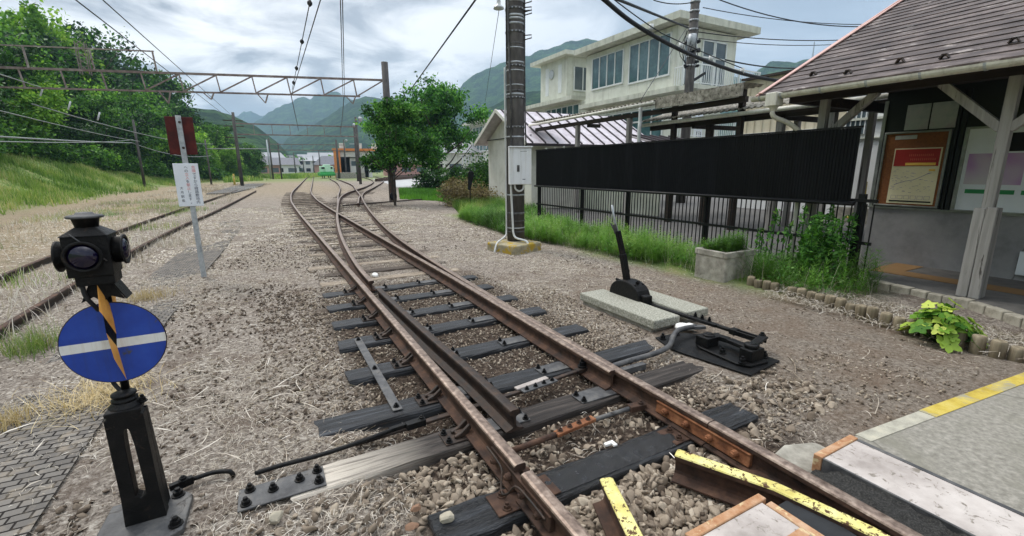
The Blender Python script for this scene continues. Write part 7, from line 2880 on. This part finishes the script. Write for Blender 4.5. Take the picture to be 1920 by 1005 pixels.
far_ = [G(420, 343), G(540, 335.5), G(640, 333), G(640, 328), G(560, 327.5), G(420, 331)]
blade_stuff('far_weeds', 'pale weeds and low growth at the far end of the yard', 'grass', 15000, [(p_.x, p_.y) for p_ in far_], (.15, .9), .10, .7, 'grass', 69, lambda x, y: sst(.45, .55, fbm(x * .25, y * .1, 70)))

# ------------------------------------------------------------------ tall weed, yellow green plant, broad leaves
wd_ = thing('tall_weed', 'tall leafy weed clump growing up the right end of the black fence', 'plant', (6.33, 3.30, .05))
rng = np.random.default_rng(81)
b = MB()
CC = []
for k in range(34):
    bx_, by_ = 6.33 + rng.normal() * .16, 3.30 + rng.normal() * .20
    hh = rng.uniform(.5, 1.06)
    tx, ty_ = bx_ + rng.normal() * .07, by_ + rng.normal() * .07
    b.tube([(bx_, by_, 0), ((bx_ + tx) / 2, (by_ + ty_) / 2, hh * .5), (tx, ty_, hh)], .006, 5)
    for s_ in np.linspace(.12, 1.0, 26):
        for j in range(3):
            a = rng.uniform(0, 6.28)
            rr2 = .03 + .07 * (1 - s_) * rng.uniform(.6, 1.4)
            CC.append((bx_ + (tx - bx_) * s_ + math.cos(a) * rr2, by_ + (ty_ - by_) * s_ + math.sin(a) * rr2, hh * s_))
b.build('stem', M['weed_leaf'], wd_)
CC = np.array(CC)
V, F = leaf_quads(CC, .085, rng, .8, .42)
V -= np.array([6.33, 3.30, .05])
np_mesh('leaves', V, F, M['weed_leaf'], {'rnd': np.repeat(np.clip(rng.normal(size=len(CC)) * .2 + .45, 0, 1), 4)}, parent=wd_)


def lobed_leaf(b, c, r, nrm, rng, mi=0):
    n_ = Vector(nrm).normalized()
    u = n_.cross(Vector((0, 0, 1)) if abs(n_.z) < .9 else Vector((1, 0, 0))).normalized()
    v = n_.cross(u)
    P = [Vector(c) - n_ * r * .12]
    K = 20
    for k in range(K):
        a = 2 * math.pi * k / K
        rad = r * (.78 + .22 * math.cos(5 * a) + rng.uniform(-.05, .05)) * (1 - .35 * max(0, math.cos(a)) ** 8)
        P.append(Vector(c) + u * rad * math.cos(a) + v * rad * math.sin(a) + n_ * rng.uniform(-.08, .08) * r)
    b.add(P, [(0, 1 + k, 1 + (k + 1) % K) for k in range(K)], mi, True)


def broad_plant(name, label, x, y, n, R_, h, lr, m, seed):
    rng = random.Random(seed)
    t_ = thing(name, label, 'plant', (x, y, 0))
    b = MB()
    stems = MB()
    for k in range(n):
        a = rng.uniform(0, 6.28)
        rr2 = R_ * math.sqrt(rng.random())
        z = h * (1 - .75 * (rr2 / R_) ** 2) * rng.uniform(.35, 1.05) + .02
        c = (x + math.cos(a) * rr2, y + math.sin(a) * rr2, z)
        lobed_leaf(b, c, lr * rng.uniform(.6, 1.15), (math.cos(a) * rr2 / R_ * .8 + rng.uniform(-.3, .3), math.sin(a) * rr2 / R_ * .8 + rng.uniform(-.3, .3) - .25, 1), rng)
        stems.tube([(x + math.cos(a) * rr2 * .2, y + math.sin(a) * rr2 * .2, 0), c], .004, 4)
    o = b.build('leaves', M[m], t_)
    nv = len(o.data.vertices)
    at = o.data.attributes.new('rnd', 'FLOAT', 'POINT')
    vals = []
    for k in range(n):
        vals += [min(1, max(0, rng.gauss(.55, .25)))] * 21
    at.data.foreach_set('value', vals[:nv])
    stems.build('stem', M['weed_leaf'], t_)
    return t_


broad_plant('leafy_plant', 'yellow green broad leaved plant growing over the log edging', 5.20, 1.52, 90, .26, .36, .085, 'lime_leaf', 91)
broad_plant('leafy_plant', 'few round green leaves among the horsetail by the log edging', 5.85, 2.95, 12, .3, .24, .075, 'weed_leaf', 92)

# small leafy weeds between the horsetail and along its edge
rng = np.random.default_rng(95)
xw, yw = scatter_poly(420, BED, rng, lambda x, y: not_planter(x, y) * sst(.42, .6, fbm(x * 1.8, y * 1.8, 96)))
hw_ = rng.uniform(.06, .34, len(xw))
CW = np.stack([np.repeat(xw, 16), np.repeat(yw, 16), np.repeat(ground_h(xw, yw), 16)], -1)
CW[:, 2] += np.repeat(hw_, 16) * rng.uniform(.15, 1, len(CW))
CW[:, :2] += rng.normal(size=(len(CW), 2)) * np.repeat(.03 + hw_ * .16, 16)[:, None]
V, F = leaf_quads(CW, .05, rng, .9, .6)
o = np_mesh('leafy_weeds', V, F, M['weed_leaf'], {'rnd': np.repeat(np.clip(rng.normal(size=len(CW)) * .25 + .6, 0, 1), 4)})
tag(o, 'small leafy weeds scattered through the horsetail bed', 'weeds', kind='stuff')

# ------------------------------------------------------------------ stones
ICO = []


def ico_variants(nv, sub, seed):
    import bmesh
    out = []
    rng = np.random.default_rng(seed)
    bm = bmesh.new()
    bmesh.ops.create_icosphere(bm, subdivisions=sub, radius=1.0)
    bv = np.array([v.co[:] for v in bm.verts])
    bf = np.array([[v.index for v in f.verts] for f in bm.faces])
    bm.free()
    for k in range(nv):
        v = bv.copy()
        for j in range(6):     # chop with planes: angular crushed stone
            d = rng.normal(size=3)
            d /= np.linalg.norm(d)
            c = rng.uniform(.16, .52)
            s_ = v @ d
            over_ = np.maximum(s_ - c, 0)
            v = v - over_[:, None] * d
        v *= (1 + rng.normal(size=(len(v), 1)) * .03)
        out.append(v * np.array([1, rng.uniform(.7, 1.0), rng.uniform(.65, .95)]))
    return out, bf


def stones(name, label, xy, size, seed, sub=1, sink=.35, zf=ground_h, tone=(.5, .2), m='ballast'):
    rng = np.random.default_rng(seed)
    x, y = xy
    n = len(x)
    vs, bf = ico_variants(8, sub, seed)
    vs = np.array(vs)
    pick = rng.integers(0, 8, n)
    s_ = rng.uniform(size[0], size[1], n) * rng.uniform(.7, 1.2, n)
    a = rng.uniform(0, 6.28, n)
    tlt = rng.normal(size=(n, 2)) * .35
    P = vs[pick] * s_[:, None, None]
    ca, sa = np.cos(a)[:, None], np.sin(a)[:, None]
    X_ = P[..., 0] * ca - P[..., 1] * sa
    Y_ = P[..., 0] * sa + P[..., 1] * ca
    Z_ = P[..., 2] + X_ * tlt[:, :1] + Y_ * tlt[:, 1:]
    z = zf(x, y) + s_ * (.6 - sink * 1.0)
    V = np.stack([X_ + x[:, None], Y_ + y[:, None], Z_ + z[:, None]], -1).reshape(-1, 3)
    k = vs.shape[1]
    F = (bf[None] + (np.arange(n) * k)[:, None, None]).reshape(-1, 3)
    t_ = np.clip(rng.normal(size=n) * tone[1] + tone[0], 0, 1)
    o = np_mesh(name, V, F, M[m], {'rnd': np.repeat(t_, k)})
    return tag(o, label, 'gravel', kind='stuff')


rng = np.random.default_rng(101)


def free_of_sleepers(x, y):
    k = np.ones(len(x), bool)
    for (ys, x0, x1, *_r) in SLP:
        k &= ~((np.abs(y - ys) < .125) & (x > x0 - .03) & (x < x1 + .03))
    return k


def free_of_things(x, y):
    k = free_of_sleepers(x, y)
    k &= ~((x > 2.1) & (y < 1.34) & (y < 1.06 + (x < 2.6) * .3))
    k &= ~((x > 1.28) & (x < 2.1) & (y < 1.03))
    k &= ~((np.abs(x - XL) < .05) & (y > -1))
    k &= ~((x > 3.07) & (x < 3.93) & (y > 2.9) & (y < 4.12))
    k &= ~((x > 2.9) & (x < 3.52) & (y > 1.9) & (y < 2.85))
    k &= ~((x > -.85) & (x < -.45) & (y > 2.08) & (y < 2.52))
    k &= ~(np.hypot(x - 4.25, y - 7.6) < .6)
    k &= ~((x > 5.3) & (x < 5.96) & (y > 3.8) & (y < 4.36))
    k &= x < 6.6
    return k


def sc_rect(n, x0, x1, y0, y1, dens=None):
    x, y = rng.uniform(x0, x1, n), rng.uniform(y0, y1, n)
    k = free_of_things(x, y)
    if dens is not None:
        k &= rng.uniform(0, 1, n) < dens(x, y)
    return x[k], y[k]


def cat2(*l):
    return np.concatenate([a[0] for a in l]), np.concatenate([a[1] for a in l])


big = cat2(sc_rect(1500, 1.0, 2.03, .9, 1.53), sc_rect(700, .45, .93, .9, 2.15), sc_rect(300, 2.16, 3.3, 1.35, 1.95), sc_rect(260, -.5, .6, 1.3, 2.1), sc_rect(160, 1.0, 2.0, 1.78, 2.1, lambda x, y: np.full(len(x), .5)))
stones('ballast_stones', 'coarse grey brown ballast stones round the rail ends and check rails', big, (.020, .040), 111, 2, .25, tone=(.5, .2))
mid = cat2(sc_rect(7200, .2, 2.75, 1.8, 6.2), sc_rect(3400, 2.2, 3.15, 2.7, 4.9), sc_rect(1500, 2.2, 3.1, 1.35, 2.7), sc_rect(1100, 3.2, 4.2, 1.1, 1.9, lambda x, y: np.full(len(x), .25)), sc_rect(900, -.2, .7, 2.0, 6.4))
stones('gravel', 'brownish gravel between the clear sleepers and beside the lever', mid, (.009, .022), 112, 1, .3, tone=(.55, .22))
fine = cat2(sc_rect(9000, -3, 5.3, 1.0, 7.5, lambda x, y: .35 + .65 * fbm(x * 1.4, y * 1.4, 66)), sc_rect(6000, -3, 5.2, 7.5, 15))
stones('gravel', 'fine loose stones scattered over the whole yard', fine, (.006, .019), 113, 1, .45, tone=(.42, .2))
clod = cat2(sc_rect(1500, -1.0, .5, 1.6, 5.5, lambda x, y: sst(.45, .6, fbm(x * 1.6, y * 1.6, 67))), sc_rect(160, -1.25, -.75, 1.6, 2.6), sc_rect(2600, -1.1, .85, 5.5, 13, lambda x, y: sst(.40, .56, fbm(x * 1.3, y * .8, 68))), sc_rect(1200, -.2, .75, 2.9, 6.4), sc_rect(1200, 2.4, 4.8, 5, 13, lambda x, y: sst(.44, .58, fbm(x * 1.3, y * .8, 69))))
stones('gravel', 'dark brown earth clods and stones left of the track', clod, (.012, .030), 114, 1, .4, tone=(.14, .12))

# ------------------------------------------------------------------ mown straw lying everywhere


def straw(name, label, x, y, lmin, lmax, wid, seed, m='straw', lift=.012, zf=ground_h, curv=1.2, arch=.018):
    rng = np.random.default_rng(seed)
    n = len(x)
    L = rng.uniform(lmin, lmax, n) * rng.uniform(.5, 1, n)
    a = rng.uniform(0, 6.28, n)
    cv_ = rng.normal(size=n) * curv
    z = zf(x, y) + rng.uniform(0, lift, n)
    segs = 4
    px_, py_ = x.copy(), y.copy()
    V = []
    ar = rng.uniform(0, 1, n) * arch
    for k in range(segs + 1):
        t_ = k / segs
        an = a + cv_ * t_
        wx, wy = -np.sin(an) * wid / 2, np.cos(an) * wid / 2
        zz_ = z + ar * 4 * t_ * (1 - t_) + .002
        tl = rng.normal(size=n) * wid * .4
        V.append(np.stack([px_ - wx, py_ - wy, zz_ - tl], -1))
        V.append(np.stack([px_ + wx, py_ + wy, zz_ + tl], -1))
        px_, py_ = px_ + np.cos(an) * L / segs, py_ + np.sin(an) * L / segs
    V = np.stack(V, 1).reshape(-1, 3)
    m_ = 2 * (segs + 1)
    b_ = np.arange(n) * m_
    F = np.concatenate([np.stack([b_ + 2 * k, b_ + 2 * k + 1, b_ + 2 * k + 3, b_ + 2 * k + 2], -1) for k in range(segs)])
    tone = np.clip(rng.normal(size=n) * .25 + .5 + (fbm(x, y, seed) - .5) * .5, 0, 1)
    o = np_mesh(name, V, F, M[m], {'rnd': np.repeat(tone, m_)})
    return tag(o, label, 'straw', kind='stuff')


def straw_dens(x, y):
    d = .10 + 1.3 * fbm(x * .9, y * .9, 44) * sst(.36, .56, fbm(x * 1.7, y * 1.7, 45))
    cr = sst(.4, .6, x) * (1 - sst(2.5, 2.8, x)) * (1 - sst(5.2, 6.6, y))
    d = d * (1 - .80 * cr)
    dr = sst(2.8, 3.6, x) * (1 - sst(3.4, 5.4, y))
    d = d * (1 - .82 * dr)
    return np.clip(d, 0, 1)


def straw_pts(n, x0, x1, y0, y1):
    x, y = rng.uniform(x0, x1, n), rng.uniform(y0, y1, n)
    k = (rng.uniform(0, 1, n) < straw_dens(x, y)) & ~((x > 1.25) & (y < 1.05)) & ~((x > 2.6) & (y < 1.2)) & (x < 6.3) & ~((x > -.86) & (x < -.44) & (y > 2.06) & (y < 2.54))
    k &= ~((x > 2.85) & (x < 3.55) & (y > 1.9) & (y < 2.8)) & ~((x > 3.0) & (x < 4.0) & (y > 2.85) & (y < 4.15))
    k &= ~(free_of_sleepers(x, y) == False) | (rng.uniform(0, 1, n) < .06)
    return x[k], y[k]


xs_, ys_ = straw_pts(46000, -2.6, 5.4, .9, 4.2)
straw('straw_litter', 'pale mown straw strewn over the near ballast', xs_, ys_, .025, .12, .0017, 121, curv=1.0)
xs_, ys_ = straw_pts(44000, -3.6, 5.6, 4.2, 9.5)
straw('straw_litter', 'pale mown straw strewn over the middle of the yard', xs_, ys_, .03, .15, .0025, 122)
xs_, ys_ = straw_pts(30000, -6, 5.5, 9.5, 22)
straw('straw_litter', 'pale mown straw thinning out along the far track', xs_, ys_, .05, .24, .006, 123)
xs_, ys_ = straw_pts(700, -1.6, 4.6, 1.0, 5.5)
straw('straw_litter', 'long bleached stalks lying over the near ground', xs_, ys_, .15, .4, .0042, 124, lift=.02, curv=.6, arch=.03)
x_, y_ = rng.uniform(5.15, 5.9, 2600), rng.uniform(.7, 3.2, 2600)
straw('straw_litter', 'brown dead stalks along the log edging', x_, y_, .05, .22, .004, 125, zf=lambda x, y: ground_h(x, y) + .03, arch=.04)

# ------------------------------------------------------------------ the valley air
hb = MB()
hb.box(-3200, 3200, -1100, 3200, -6, 345)
hz = bpy.data.materials.new('valley_haze')
hz.use_nodes = True
t = NT(hz.node_tree)
pv = t.n('ShaderNodeVolumePrincipled', ins={'Color': (0.52, 0.76, 1.0, 1), 'Density': 0.00036, 'Anisotropy': 0.0})
t.n('ShaderNodeOutputMaterial', ins={1: pv.outputs[0]})
hzo = hb.build('haze', hz)
tag(hzo, 'pale blue haze filling the valley', 'haze', kind='stuff')
